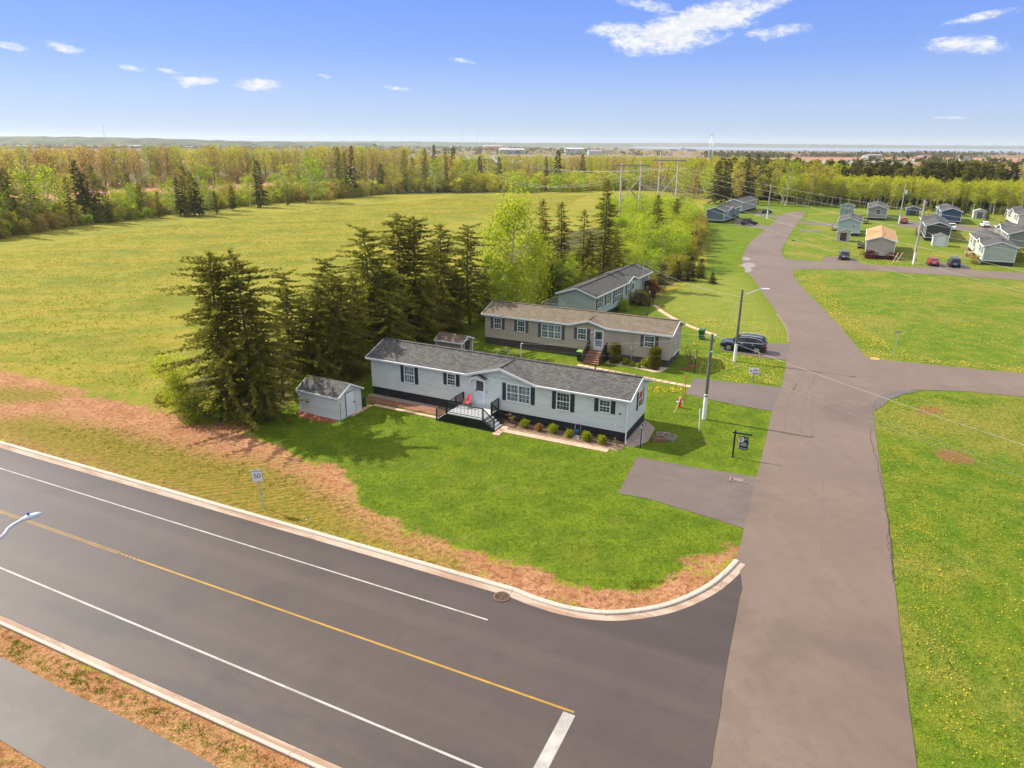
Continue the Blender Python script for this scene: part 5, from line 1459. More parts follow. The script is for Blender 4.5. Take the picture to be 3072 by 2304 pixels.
tw1, T1 = h_frame('nearer wooden H frame transmission tower, standing in the light green birches', 1857, 660, 1913.5, 670, 176, 489, 484, (530, 606), 496, 1.9)
tw2, T2 = h_frame('further wooden H frame transmission tower, right of the nearer one', 1973, 600, 2026.5, 600, 200, 456, 474, (520, 592), 481, 1.9)
tw3, T3 = h_frame('distant H frame tower left of the pair, rising from yellow scrub beyond the field', 1437, 525, 1462, 525, 400, 473, 473, (495, 525), 478, 1.7)
tw4, T4 = h_frame('tall distant H frame tower right of the pair, beyond the hay field', 1522, 518, 1546, 518, 420, 452, 466, (480, 512), 470, 1.7)
WIRE = rough_mat('overhead_wire', (0.36, 0.36, 0.34), (0.44, 0.44, 0.42), 2, 0.5)
CABLE = rough_mat('service_cable', (0.20, 0.20, 0.19), (0.28, 0.28, 0.27), 2, 0.6)
def wire(label, a, b, sag, r, group, mat=WIRE, n=24):
    a, b = Vector(a), Vector(b)
    pts = [a + (b - a) * (i / n) - Vector((0, 0, sag * 4 * (i / n) * (1 - i / n))) for i in range(n + 1)]
    o = MB().tube([p - a for p in pts], r, 5).build('overhead_wire', mat)
    o.location = a
    return tag(o, label, 'power line', group)
GW = 'transmission wires over the street'
for k, (pa, pe) in enumerate(zip(T1, [(3072, 925), (3072, 862), (3072, 800)])):
    e = at_depth(pe[0], pe[1], 100.0); e = pa + (e - pa) * 1.25
    wire(['lowest', 'second lowest', 'third lowest'][k] + ' pale transmission wire crossing from the nearer H frame over the homes', pa, e, 1.0, 0.014, GW)
for k, (pa, pe) in enumerate(zip(T2, [(3072, 746), (3072, 712), (3072, 668)])):
    e = at_depth(pe[0], pe[1], 118.0); e = pa + (e - pa) * 1.25
    wire(['third highest', 'second highest', 'highest'][k] + ' pale transmission wire crossing from the further H frame over the homes', pa, e, 1.0, 0.014, GW)
for k in range(3):
    wire(['left', 'middle', 'right'][k] + ' transmission wire sagging over the hay field to the nearer H frame', T3[k], T1[k], 7.0, 0.025, 'transmission wires over the field')
    wire(['left', 'middle', 'right'][k] + ' transmission wire sagging over the hay field to the further H frame', T4[k], T2[k], 3.0, 0.025, 'transmission wires over the field')
GL_ = 'service wires along the side street'
p1t = P1 + Vector((0.28, 0, 6.75)); p1l = P1 + Vector((0.1, -0.2, 5.5))
def beyond(a, x, y, z, k=1.25):
    e = gn(x, y, z); return a + (e - a) * k
wire('bright upper wire running right from the front utility pole', p1t, beyond(p1t, 3072, 1325, 6.2), 0.25, 0.007, GL_)
wire('lower cable running right from the front utility pole', p1l, beyond(p1l, 3072, 1403, 5.0), 0.3, 0.006, GL_, CABLE)
wire('lowest thin cable running right from the front utility pole', p1l - Vector((0, 0, 0.25)), beyond(p1l, 3072, 1418, 4.7), 0.35, 0.005, GL_, CABLE)
wire('cable between the front pole and the lamp pole', p1t, P2 + Vector((-0.1, 0, 6.6)), 0.1, 0.006, GL_, CABLE)
wire('service wire from the front pole to the roof mast of the grey home', p1t, home.matrix_basis @ Vector((12.75, 3.05, 5.4)), 0.35, 0.006, GL_, WIRE)
wire('lower service cable from the front pole towards the grey home roof', p1l, home.matrix_basis @ Vector((12.7, 3.05, 5.1)), 0.5, 0.005, GL_, CABLE)
wire('service wire from the taupe home mast to the front pole', home2.matrix_basis @ Vector((16.2, -0.33, 4.2)), p1t, 0.3, 0.006, GL_, WIRE)
wire('service wire from the lamp pole to the sage home mast', P2 + Vector((-0.1, 0, 6.5)), home3.matrix_basis @ Vector((16.3, -0.33, 5.05)), 0.6, 0.008, GL_, WIRE)
wire('telephone cable from the lamp pole to the sage home mast', P2 + Vector((-0.1, 0, 5.9)), home3.matrix_basis @ Vector((16.3, -0.33, 4.4)), 0.7, 0.006, GL_, CABLE)
wire('stay wire from the front pole to the lawn', P1 + Vector((0, 0, 5.3)), gn(2070, 1150), 0.0, 0.01, GL_, CABLE)

# ------------------------------------------------------------------ signs
sp0 = gn(792, 1528)
sg_ = thing('speed_sign', 'white MAXIMUM 50 speed sign on a leaning steel post, on the red verge', 'road sign', sp0, R(6))
tp = at_depth(779, 1418, sp0.y)
hS = tp.z + 0.12
sg_.rotation_euler = (R(1.5), R(-3.5), R(8))
MB().box(-0.035, 0.035, -0.02, 0.02, -0.1, hS).build('post', METAL, sg_)
pl = MB(); pl.box(-0.3, 0.3, -0.035, -0.022, hS - 0.62, hS + 0.12)
pl_ = pl.build('sign_plate', paint('sign_white', (0.72, 0.72, 0.72), 0.02, 0.4), sg_)
text_mesh('lettering', 'MAXIMUM', 0.115, 0.002, BLACK, pl_, (0, -0.037, hS + 0.03), (PI / 2, 0, 0))
text_mesh('numerals', '50', 0.42, 0.002, BLACK, pl_, (0, -0.037, hS - 0.28), (PI / 2, 0, 0))
bd_ = MB()
for (a, c, e, g_) in ((-0.29, 0.29, hS + 0.1, hS + 0.11), (-0.29, 0.29, hS - 0.61, hS - 0.6), (-0.29, -0.28, hS - 0.6, hS + 0.1), (0.28, 0.29, hS - 0.6, hS + 0.1)):
    bd_.box(a, c, -0.038, -0.036, e, g_)
bd_.build('border', BLACK, pl_)

fs0 = gn(2197.4, 1371.6)
fs = thing('sale_sign', 'black hanging yard sign reading FOR SALE on a black post, near the driveway', 'sign', fs0, R(-22))
MB().box(-0.055, 0.055, -0.055, 0.055, 0, 2.0).build('post', BLACK, fs)
MB().box(-0.18, 1.12, -0.04, 0.04, 1.78, 1.88).build('arm', BLACK, fs)
pn = MB(); pn.box(0.26, 0.92, -0.012, 0.012, 0.68, 1.66); pb_ = pn.build('panel', paint('sign_charcoal', (0.02, 0.028, 0.04), 0.1, 0.4), fs)
ch = MB(); ch.tube([(0.4, 0, 1.66), (0.4, 0, 1.78)], 0.008, 5); ch.build('hanger', METAL, fs)
ch = MB(); ch.tube([(0.8, 0, 1.66), (0.8, 0, 1.78)], 0.008, 5); ch.build('hanger', METAL, fs)
GOLD = paint('pale_gold', (0.55, 0.50, 0.30), 0.05, 0.5); SKIN = paint('printed_skin', (0.6, 0.38, 0.3), 0.05); HAIR = paint('printed_hair', (0.06, 0.03, 0.025), 0.1); PINK = paint('printed_pale_pink', (0.75, 0.6, 0.6), 0.04)
MB().box(0.262, 0.345, -0.0165, -0.0125, 0.7, 1.5).build('gold_band', GOLD, pb_)
def disc(mb, cx, cz, rx, rz_, y0, y1, n=20):
    mb.extrude([(cx + rx * math.cos(2 * PI * k / n), y0, cz + rz_ * math.sin(2 * PI * k / n)) for k in range(n)], (0, y1 - y0, 0))
m = MB(); disc(m, 0.45, 1.42, 0.19, 0.19, -0.0205, -0.017); pt_ = m.build('portrait_disc', PINK, pb_)
m = MB(); disc(m, 0.43, 1.43, 0.085, 0.12, -0.0235, -0.021); m.build('portrait_hair', HAIR, pb_)
m = MB(); disc(m, 0.45, 1.42, 0.055, 0.075, -0.0265, -0.024); m.build('portrait_face', SKIN, pb_)
ring = MB(); N_ = 24
vs = []; fs_ = []
for k in range(N_):
    a = 2 * PI * k / N_
    for r_ in (0.105, 0.085): vs.append((0.79 + r_ * math.cos(a), -0.015, 1.52 + r_ * math.sin(a)))
for k in range(N_):
    fs_.append((2 * k, 2 * ((k + 1) % N_), 2 * ((k + 1) % N_) + 1, 2 * k + 1))
ring.add(vs, fs_); ring.build('logo_ring', GOLD, pb_, fix=False)
text_mesh('logo_numerals', '21', 0.13, 0.002, GOLD, pb_, (0.79, -0.015, 1.52), (PI / 2, 0, 0))
text_mesh('lettering', 'FOR SALE', 0.115, 0.002, WHITE, pb_, (0.61, -0.015, 0.77), (PI / 2, 0, 0))
for (z, w_, h_) in ((1.17, 0.19, 0.04), (1.12, 0.14, 0.018), (1.03, 0.22, 0.05), (0.96, 0.16, 0.016)):
    m = MB(); x = 0.62 - w_
    rg = random.Random(int(z * 100))
    while x < 0.62 + w_:
        q_ = rg.uniform(0.02, 0.06); m.box(x, min(x + q_, 0.62 + w_), -0.016, -0.0125, z - h_ / 2, z + h_ / 2); x += q_ + 0.012
    m.build('small_print', WHITE, pb_)

rs0 = gn(2258.4, 1145.3)
rs = thing('yard_sign', 'white real estate yard sign with red and blue bars on a stake, among dandelions', 'sign', rs0, R(-12))
MB().box(-0.04, 0.04, -0.03, 0.03, 0, 0.9).build('post', WOODG, rs)
pb2 = MB().box(-0.42, 0.42, -0.05, -0.032, 0.75, 1.32).build('panel', WHITE, rs)
m = MB()
rg = random.Random(4)
for (z, x0_, x1_, h_) in ((1.24, -0.08, 0.16, 0.05), (1.02, -0.05, 0.3, 0.035)):
    x = x0_
    while x < x1_:
        q_ = rg.uniform(0.02, 0.06); m.box(x, x + q_, -0.054, -0.0505, z - h_ / 2, z + h_ / 2); x += q_ + 0.012
m.build('small_print', paint('print_violet', (0.2, 0.12, 0.4), 0.1), pb2)
MB().box(-0.1, 0.34, -0.054, -0.0505, 1.08, 1.16).build('red_bar', RED, pb2)
MB().box(-0.14, 0.36, -0.054, -0.0505, 0.8, 0.87).build('blue_bar', paint('print_navy', (0.03, 0.05, 0.15), 0.1), pb2)
m = MB(); disc(m, -0.28, 1.03, 0.07, 0.07, -0.054, -0.0505, 12); m.extrude([(-0.34, -0.054, 1.0), (-0.22, -0.054, 1.0), (-0.28, -0.054, 0.93)], (0, 0.003, 0)); m.build('emblem', paint('print_dark_blue', (0.02, 0.03, 0.08), 0.1), pb2)

ns0 = gn(2680, 1070)
ns = thing('street_name_sign', 'blue green street name sign on a thin steel post, at the cross street corner', 'sign', ns0, R(15))
MB().tube([(0, 0, 0), (0.05, 0, 2.5)], 0.025, 8).build('post', METAL, ns)
npl = MB().box(-0.36, 0.44, -0.012, 0.012, 2.5, 2.68).build('name_plate', paint('sign_teal', (0.06, 0.16, 0.2), 0.1, 0.4), ns)
m = MB(); rg = random.Random(9); x = -0.26
while x < 0.34:
    q_ = rg.uniform(0.03, 0.06); m.box(x, x + q_, -0.015, -0.0125, 2.55, 2.62); x += q_ + 0.02
m.build('small_print', WHITE, npl)
ns2 = thing('street_name_sign', 'thin street name sign post on the dandelion corner by the upper cross street', 'sign', r4(205, 690), R(15))
MB().tube([(0, 0, 0), (0, 0, 2.4)], 0.03, 8).build('post', METAL, ns2)
MB().box(-0.4, 0.4, -0.012, 0.012, 2.4, 2.6).build('name_plate', paint('sign_teal_far', (0.06, 0.16, 0.2), 0.1, 0.4), ns2)

# ------------------------------------------------------------------ yard things
r7 = crop(1900, 1140, 520)
def hydrant(label, p):
    h = thing('fire_hydrant', label, 'fire hydrant', p)
    b = MB(); b.lathe([(0.17, 0), (0.17, 0.05), (0.12, 0.07), (0.12, 0.62), (0.15, 0.64), (0.15, 0.7), (0.11, 0.78), (0.04, 0.84)], 12); b.build('body', RED, h)
    for sx in (-1, 1):
        n_ = MB(); n_.lathe([(0.06, 0), (0.06, 0.12), (0.07, 0.13), (0.07, 0.17)], 8, (0.1 if sx > 0 else -0.27, 0, 0.5), axis='x'); n_.build('nozzle', WHITE, h)
    MB().lathe([(0.045, 0.84), (0.045, 0.9)], 6).build('top_nut', WHITE, h)
    return h
hydrant('red fire hydrant with white nozzles, behind the leaning white stake', r7(585, 350))
hydrant('red fire hydrant alone on the bright lawn, far up the street', gn(2105, 762))
def stake(name, label, base, top_px, r, mat, cat='stake', group=None):
    b = Vector(base); t = at_depth(top_px[0], top_px[1], b.y) - b
    o = MB().bar((0, 0, -0.1), t, r * 2).build(name, mat); o.location = b
    return tag(o, label, cat, group)
def px7(x, y): return (1900 + x * 520 / 2212, 1140 + y * 520 / 2212)
stake('hydrant_marker', 'tall thin red marker post beside the hydrant', r7(650, 310), (2059, 1126), 0.022, RED, 'marker post')
stake('wooden_stake', 'leaning pale wooden stake in front of the hydrant', r7(525, 420), px7(612, 212), 0.035, WOODP)
stake('wooden_stake', 'upright whitish stake left of the front utility pole', r7(840, 655), px7(851, 372), 0.03, POLEW)
stake('wooden_stake', 'pale stake leaning behind the yard sign, below the blue SUV', r6c(1575, 560), (1960 + 1512 * 0.20796, 980 + 330 * 0.20796), 0.035, WOODP)
stake('hydrant_marker', 'thin brown red marker post on the far bright lawn', gn(2125, 752), (2127, 718), 0.04, RED, 'marker post')
stake('wooden_stake', 'left of two pale stakes leaning beside the tan roofed home', r4(1072, 778), (2304 + 1127 * 0.3472, 520 + 686 * 0.3472), 0.05, WOODP)
stake('wooden_stake', 'right of two pale stakes leaning beside the tan roofed home', r4(1105, 768), (2304 + 1167 * 0.3472, 520 + 684 * 0.3472), 0.05, WOODP)
stake('fence_post', 'short black fence post at the edge of the red soil', gn(757, 1295), (756, 1268), 0.035, BLACK, 'post')
stake('wooden_stake', 'left of two leaning stakes by the far driveway', r3(1605, 1080), (1744 + 1640 * 0.3255, 300 + 1020 * 0.3255), 0.06, WOODP)
stake('wooden_stake', 'right of two leaning stakes by the far driveway', r3(1632, 1075), (1744 + 1665 * 0.3255, 300 + 1015 * 0.3255), 0.06, WOODP)
stake('survey_peg', 'tiny white survey peg on the seeded verge near the kerb', gn(919, 1566), (919, 1558), 0.02, WHITE, 'peg')

def H1p(u, v, z=0.0): return home.matrix_basis @ Vector((u, v, z))
def lamp_post(label, p, h=1.6):
    l = thing('lamp_post', label, 'lamp post', p)
    MB().tube([(0, 0, 0), (0, 0, h - 0.25)], 0.035, 8).build('post', BLACK, l)
    m = MB(); m.lathe([(0.05, h - 0.25), (0.09, h - 0.02)], 6); m.build('lantern_glass', paint('lantern_pane', (0.4, 0.42, 0.4), 0.1, 0.2), l)
    m = MB(); m.lathe([(0.11, h - 0.02), (0.02, h + 0.1)], 6); m.build('lantern_cap', BLACK, l)
    return l
lpA = lamp_post('black garden lamp post at the corner of the grey home', gn(1921, 1344.5), 1.75)
hk = MB(); hk.tube([(0, 0, 1.1), (0.1, 0.03, 1.3), (0.13, 0.03, 1.0), (0.1, 0.03, 0.55), (0.0, 0.03, 0.5)], 0.02, 6); hk.build('rope_coil', WHITE, lpA)
lamp_post('black garden lamp post on the lawn right of the taupe home', r6c(592, 680), 1.75)
lamp_post('black garden lamp post at the foot of the sage home steps', e1(1778, 540), 2.3)
PAV, nt, bs = new_mat('paver_stone')
geo = nt.new('ShaderNodeNewGeometry'); oi = nt.new('ShaderNodeObjectInfo')
pc_ = nt.mix(nt.rng(nt.noise(geo.outputs['Position'], 5.0, 5.0), 0.3, 0.7), (0.44, 0.255, 0.165), (0.53, 0.335, 0.23))
pc_ = nt.mix(nt.math('MULTIPLY', oi.outputs['Random'], 0.5), pc_, (0.56, 0.41, 0.30))
nt.put(bs.inputs['Base Color'], pc_); bs.inputs['Roughness'].default_value = 0.85
pav_me = MB().box(-0.295, 0.295, -0.295, 0.295, -0.02, 0.045).mesh('paver', PAV)
def paver(p, rz, label, group, s=(1, 1)):
    o = link('paver', pav_me); o.location = (p.x, p.y, 0.0); o.rotation_euler = (0, 0, rz); o.scale = (s[0], s[1], 1)
    return tag(o, label, 'paving slab', group)
rg = random.Random(2)
G1 = 'pavers along the front flower bed'
for k in range(14):
    p = H1p(13.65 + k * 0.61, -2.05 + k * 0.008)
    paver(p, RZ1 + rg.uniform(-0.02, 0.02), 'terracotta paver in the single row along the front flower bed', G1)
for (u, v) in ((13.45, -1.5), (13.45, -2.2), (13.5, -2.8)):
    paver(H1p(u + 0.0, v - 0.0), RZ1 + 0.05, 'terracotta paver at the foot of the porch steps', 'pavers at the porch steps')
G2 = 'pavers from the porch to the shed'
for k in range(14):
    t = k / 13
    a, b_ = H1p(7.85, -2.15), H1p(1.95, -2.1)
    paver(a + (b_ - a) * t, RZ1 + rg.uniform(-0.03, 0.03), 'terracotta paver in the path from the porch towards the shed', G2, (0.72, 0.6))
for k in range(5):
    a, b_ = H1p(1.5, -2.55), H1p(1.55, -4.7)
    paver(a + (b_ - a) * (k / 4), RZ1 + 0.1, 'terracotta paver in the short path at the shed door', 'pavers at the shed door', (0.85, 0.8))
H2p = lambda u, v, z=0.0: home2.matrix_basis @ Vector((u, v, z))
G3 = 'pavers of the taupe home walk'
pa_, pb_2 = gn(1741, 1097), gn(2062, 1159)
for k in range(17):
    paver(pa_ + (pb_2 - pa_) * (k / 16), RZ2 + 0.02, 'terracotta paver in the walk between the two front homes', G3)
G4 = 'pavers of the sage home walk'
wp = polyline_smooth([e1(1790, 510), e1(1850, 520), gn(1990, 938), gn(2060, 975), gn(2152, 1008)], 10)
acc, last, total = 0.0, wp[0], 0
for i in range(1, len(wp)):
    seg = wp[i] - wp[i - 1]; d = 0.0
    while acc + (seg.length - d) >= 0.62 and total < 60:
        d += 0.62 - acc; acc = 0.0; total += 1
        p = wp[i - 1] + seg * (d / seg.length)
        paver(p, math.atan2(seg.y, seg.x), 'terracotta paver in the walk from the sage home to the blue SUV', G4)
    acc += seg.length - d

# front flower bed: mulch, scalloped edging, shrubs, hose reel
MULCH = rough_mat('bark_mulch', (0.10, 0.062, 0.045), (0.20, 0.125, 0.085), 5, 0.95, 0.8, 25)
PEB = rough_mat('grey_pebbles', (0.22, 0.17, 0.14), (0.38, 0.31, 0.27), 9, 0.9, 0.9, 30)
SOILR = rough_mat('bare_soil', (0.17, 0.075, 0.045), (0.27, 0.13, 0.08), 3, 0.95, 0.6, 20)
def sheet(name, pts, mat, z): return tag(MB().extrude([Vector((p[0], p[1], z)) for p in pts], (0, 0, -0.05)).build(name, mat), kind='structure')
sheet('flower_bed', [H1p(13.3, -1.25), H1p(14.0, -1.6), H1p(18, -1.62), H1p(22.0, -1.55), H1p(22.7, -1.3), H1p(22.6, -0.3), H1p(22.3, 0.0), H1p(12.4, 0.0), H1p(12.4, -1.2)], MULCH, 0.03)
sheet('pebble_bed', [H1p(22.4, 0.1), H1p(22.55, -0.45), H1p(23.3, -0.5), H1p(23.9, 1.0), H1p(23.7, 3.6), H1p(23.0, 4.5), H1p(22.5, 4.9)], PEB, 0.031)
sheet('soil_strip', [H1p(0.2, -0.1), H1p(8.3, -0.1), H1p(8.4, -1.7), H1p(3, -1.6), H1p(0.0, -1.75)], SOILR, 0.03)
sheet('gravel_strip', [H1p(-0.1, 0.06), H1p(9.2, 0.06), H1p(9.2, -0.42), H1p(3, -0.6), H1p(-0.2, -0.55)], PEB, 0.036)
sheet('soil_patch', [ps + Vector((-0.5, -0.2, 0)), ps + (pn_ - ps) * 0.3 + Vector((-0.5, -0.9, 0)), pn_ + Vector((-0.4, -0.45, 0)), pn_ + Vector((0.1, 0.1, 0)), ps + Vector((0.1, 0.2, 0))], rough_mat('red_mulch', (0.20, 0.06, 0.035), (0.30, 0.11, 0.06), 3, 0.95, 0.6, 20), 0.03)
sheet('pebble_bed', [H2p(13.9, -0.1), H2p(13.9, -1.2), H2p(16.5, -1.35), H2p(19.0, -1.9), H2p(19.6, -1.5), H2p(19.9, 0.1)], rough_mat('pale_pebbles', (0.42, 0.33, 0.24), (0.55, 0.45, 0.35), 8, 0.9, 0.8, 30), 0.03)
EDGE = rough_mat('edging_stone', (0.50, 0.38, 0.26), (0.62, 0.50, 0.37), 5, 0.9)
ed = MB()
for k in range(62):
    u = 13.95 + k * 0.14
    ed.lathe([(0.05, -0.05), (0.05, 0.08), (0.03, 0.11)], 6, (u, -1.66 + 0.05 * math.sin(k * 0.9), 0))
edo = ed.build('bed_edging', EDGE); edo.location = H1; edo.rotation_euler = (0, 0, RZ1)
tag(edo, 'scalloped stone edging between the paver row and the front flower bed', 'garden edging')
hr_ = thing('hose_reel', 'dark hose reel cart wound with turquoise hose, against the black skirting', 'hose reel', H1p(19.05, -0.75), RZ1 + 0.05)
m = MB()
for sx in (-1, 1): m.bar((sx * 0.24, 0, 0), (sx * 0.2, 0.22, 1.0), 0.04)
m.bar((-0.2, 0.22, 1.0), (0.2, 0.22, 1.0), 0.05); m.bar((-0.22, 0.1, 0.45), (0.22, 0.1, 0.45), 0.03); m.build('frame', paint('reel_frame_grey', (0.2, 0.19, 0.22), 0.1), hr_)
m = MB(); m.lathe([(0.22, -0.17), (0.22, -0.15), (0.08, -0.149), (0.08, 0.149), (0.22, 0.15), (0.22, 0.17)], 14, (0, 0.08, 0.45), axis='x'); rl_ = m.build('drum', BLACK, hr_)
m = MB()
for k in range(6): m.lathe([(0.10, -0.02), (0.17, 0.0), (0.10, 0.02)], 12, (-0.12 + k * 0.048, 0.08, 0.45), axis='x')
m.build('hose', BLUEP, rl_)
m = MB(); m.box(-0.26, 0.26, -0.3, 0.2, 0.0, 0.06); m.build('base_slab', CONC, hr_)

# red folding chair, door mat and wreath company on the porch
fc = thing('camping_chair', 'red folding camping chair with black mesh back, on the porch', 'chair', H1p(9.75, -0.75, 0.80), RZ1 - 0.5, scale=0.88)
REDF = paint('red_canvas', (0.62, 0.02, 0.05), 0.12, 0.8); MESHF = paint('black_mesh', (0.05, 0.045, 0.05), 0.2, 0.8)
MB().extrude([(-0.27, -0.3, 0.44), (0.27, -0.3, 0.44), (0.27, 0.16, 0.40), (-0.27, 0.16, 0.40)], (0, 0, 0.03)).build('seat', REDF, fc)
bk = MB(); bk.extrude([(-0.29, 0.16, 0.4), (-0.12, 0.16, 0.4), (-0.12, 0.3, 0.98), (-0.29, 0.28, 0.98)], (0, 0.04, 0)); bk.extrude([(0.29, 0.16, 0.4), (0.12, 0.16, 0.4), (0.12, 0.3, 0.98), (0.29, 0.28, 0.98)], (0, 0.04, 0)); bk.extrude([(-0.29, 0.285, 0.9), (0.29, 0.285, 0.9), (0.24, 0.31, 1.04), (-0.24, 0.31, 1.04)], (0, 0.04, 0))
bko = bk.build('backrest', REDF, fc)
MB().extrude([(-0.12, 0.165, 0.41), (0.12, 0.165, 0.41), (0.12, 0.29, 0.9), (-0.12, 0.29, 0.9)], (0, 0.03, 0)).build('mesh_panel', MESHF, bko)
for sx in (-1, 1):
    MB().extrude([(sx * 0.30, -0.32, 0.66), (sx * 0.38, -0.32, 0.66), (sx * 0.38, 0.2, 0.64), (sx * 0.30, 0.2, 0.64)], (0, 0, 0.03)).build('armrest', REDF, fc)
    for (a, c) in (((sx * 0.32, -0.3, 0.65), (sx * 0.3, 0.28, 0.02)), ((sx * 0.3, 0.24, 0.95), (sx * 0.32, -0.32, 0.02))):
        MB().tube([a, c], 0.014, 6).build('leg', METAL, fc)
tag(MB().box(-0.45, 0.45, -0.3, 0.3, 0, 0.015).build('door_mat', paint('moss_mat', (0.10, 0.14, 0.09), 0.2, 0.9)), 'green door mat on the porch behind the red chair', 'door mat')
o = bpy.data.objects['door_mat']; o.location = H1p(9.45, -0.35, 0.802); o.rotation_euler = (0, 0, RZ1)

# shed tools
rk = thing('garden_rake', 'thin garden rake leaning at the front corner of the light grey shed', 'rake', pn_ + Vector((0.16, -0.02, 0)), sa)
MB().tube([(0, -0.12, 0), (0.0, 0.0, 1.5)], 0.018, 6).build('handle', paint('dark_handle', (0.06, 0.07, 0.07), 0.2), rk)
MB().bar((-0.14, -0.13, 0.02), (0.14, -0.13, 0.02), 0.04).build('head', METAL, rk)
gs_ = thing('garden_hook', 'bent thin shepherd hook beside the shed door', 'hook', pn_ + (pf_ - pn_) * 0.3 + Vector((0.1, -0.1, 0)), sa)
MB().tube([(0, 0, 0), (0, 0, 0.8), (0.05, 0.06, 0.9), (0.1, 0.12, 0.82)], 0.014, 6).build('rod', METAL, gs_)

# bins
def bin_(label, p, rz, body, lid, s=1.0):
    b = thing('wheeled_bin', label, 'bin', p, rz, scale=s)
    MB().loft([[(-0.22, -0.25, 0.06), (0.22, -0.25, 0.06), (0.22, 0.25, 0.06), (-0.22, 0.25, 0.06)], [(-0.29, -0.34, 0.95), (0.29, -0.34, 0.95), (0.29, 0.34, 0.95), (-0.29, 0.34, 0.95)]]).build('body', body, b)
    MB().loft([[(-0.31, -0.37, 0.95), (0.31, -0.37, 0.95), (0.31, 0.37, 0.95), (-0.31, 0.37, 0.95)], [(-0.31, -0.37, 0.99), (0.31, -0.37, 0.99), (0.31, 0.37, 1.02), (-0.31, 0.37, 1.02)], [(-0.2, -0.26, 1.05), (0.2, -0.26, 1.05), (0.2, 0.2, 1.07), (-0.2, 0.2, 1.07)]]).build('lid', lid, b)
    MB().bar((-0.25, 0.4, 0.93), (0.25, 0.4, 0.93), 0.04).build('handle', body, b)
    for sx in (-1, 1):
        MB().lathe([(0.1, 0), (0.1, 0.05)], 10, (0.25 if sx > 0 else -0.3, 0.27, 0.1), axis='x').build('wheel', TYRE, b)
    return b
bin_('dark wheeled bin with a green lid, left of the taupe home steps', H2p(11.45, -1.55), RZ2, paint('bin_black', (0.015, 0.022, 0.022), 0.2, 0.5), paint('bin_lime', (0.16, 0.32, 0.07), 0.1, 0.5), 1.05)
bin_('dark green wheeled bin standing on the lawn by the sage home walk', r6c(692, 180), RZ2, GREENP, GREENP, 1.1)
bin_('dark green wheeled bin in the shade behind the shed', gn(1085, 1222), RZ1, paint('bin_deep_green', (0.01, 0.05, 0.02), 0.2, 0.5), paint('bin_deep_green_lid', (0.012, 0.06, 0.025), 0.2, 0.5), 0.9)

# log fire ring, drain grates, ghost mark of the sale sign, frame on the grass, red bed rings
fp = thing('planter_boxes', 'broken wooden planter boxes lying on the shaded lawn right of the grey home', 'planter', gn(1992, 1318), RZ1 + 0.2)
rg = random.Random(11)
for k, (x, y, a) in enumerate(((-0.35, -0.3, 0.2), (0.35, 0.25, -0.3), (-0.1, 0.45, 0.1))):
    m = MB(); c, s = math.cos(a), math.sin(a)
    for (dx, dy, w, d) in ((0, -0.3, 0.9, 0.05), (0, 0.3, 0.9, 0.05), (-0.45, 0, 0.05, 0.6), (0.45, 0, 0.05, 0.6)):
        m.bar((x + c * (dx - w / 2) - s * dy, y + s * (dx - w / 2) + c * dy, 0.13), (x + c * (dx + w / 2) - s * dy, y + s * (dx + w / 2) + c * dy, 0.13), d, 0.26)
    bx_ = m.build('box', WOODG if k else WOODB, fp)
    m = MB(); m.box(x - 0.38, x + 0.38, y - 0.26, y + 0.26, 0.02, 0.16); m.build('soil', MULCH, bx_)
RUST = rough_mat('rusty_iron', (0.10, 0.06, 0.045), (0.17, 0.10, 0.07), 6, 0.8)
gr = thing('drain_grate', 'round rusty storm drain grate in the gutter', 'drain grate', (*gn(1505, 1792).to_tuple()[:2], 0.034), math.atan2(RM.y, RM.x))
m = MB(); n_ = 24
m.loft([[(r_ * math.cos(2 * PI * k / n_), r_ * math.sin(2 * PI * k / n_), z) for k in range(n_)] for r_, z in ((0.4, 0), (0.4, 0.02), (0.33, 0.02), (0.33, 0.0))], cap=False); m.build('rim', RUST, gr)
m = MB(); m.lathe([(0.34, -0.0), (0.34, 0.004)], 20); m.build('pit', paint('drain_dark', (0.01, 0.01, 0.01), 0.1), gr)
m = MB()
for k in range(-5, 6):
    y = k * 0.058; w_ = math.sqrt(max(0.0, 0.335 ** 2 - y * y)); m.box(-w_, w_, y - 0.012, y + 0.012, 0.006, 0.02)
m.box(-0.02, 0.02, -0.33, 0.33, 0.021, 0.026); m.build('bars', RUST, gr)
bf = thing('sign_ghost', 'flat brown ghost image of the sale sign, drawn as boards at the driveway edge', 'boards', r7(1320, 1280) + Vector((0, 0, 0.03)), R(-24))  # thin boards made up to draw the sign's leftover ghost on the ground
BRB = rough_mat('sign_ghost_brown', (0.16, 0.115, 0.095), (0.22, 0.165, 0.14), 5, 0.9)
m = MB(); m.box(-0.6, 0.75, -0.28, -0.2, 0, 0.02); m.box(-0.46, -0.34, -0.42, 0.3, 0.0205, 0.035); m.build('frame', BRB, bf)
m = MB(); m.box(-0.22, 0.42, -0.14, 0.24, 0, 0.02); m.build('panel', BRB, bf)
yg = thing('valve_cover', 'yellow round valve cover at the cross street corner', 'manhole cover', (*gn(2626, 1077).to_tuple()[:2], 0.03))
m = MB(); m.lathe([(0.48, 0.0), (0.45, 0.03)], 20); m.build('lid', rough_mat('yellow_cover', (0.34, 0.22, 0.045), (0.42, 0.28, 0.07), 3, 0.7), yg)
tf = thing('metal_frame', 'light folding metal frame lying on the grass between the two front homes', 'frame', e1(375, 1000), RZ1)
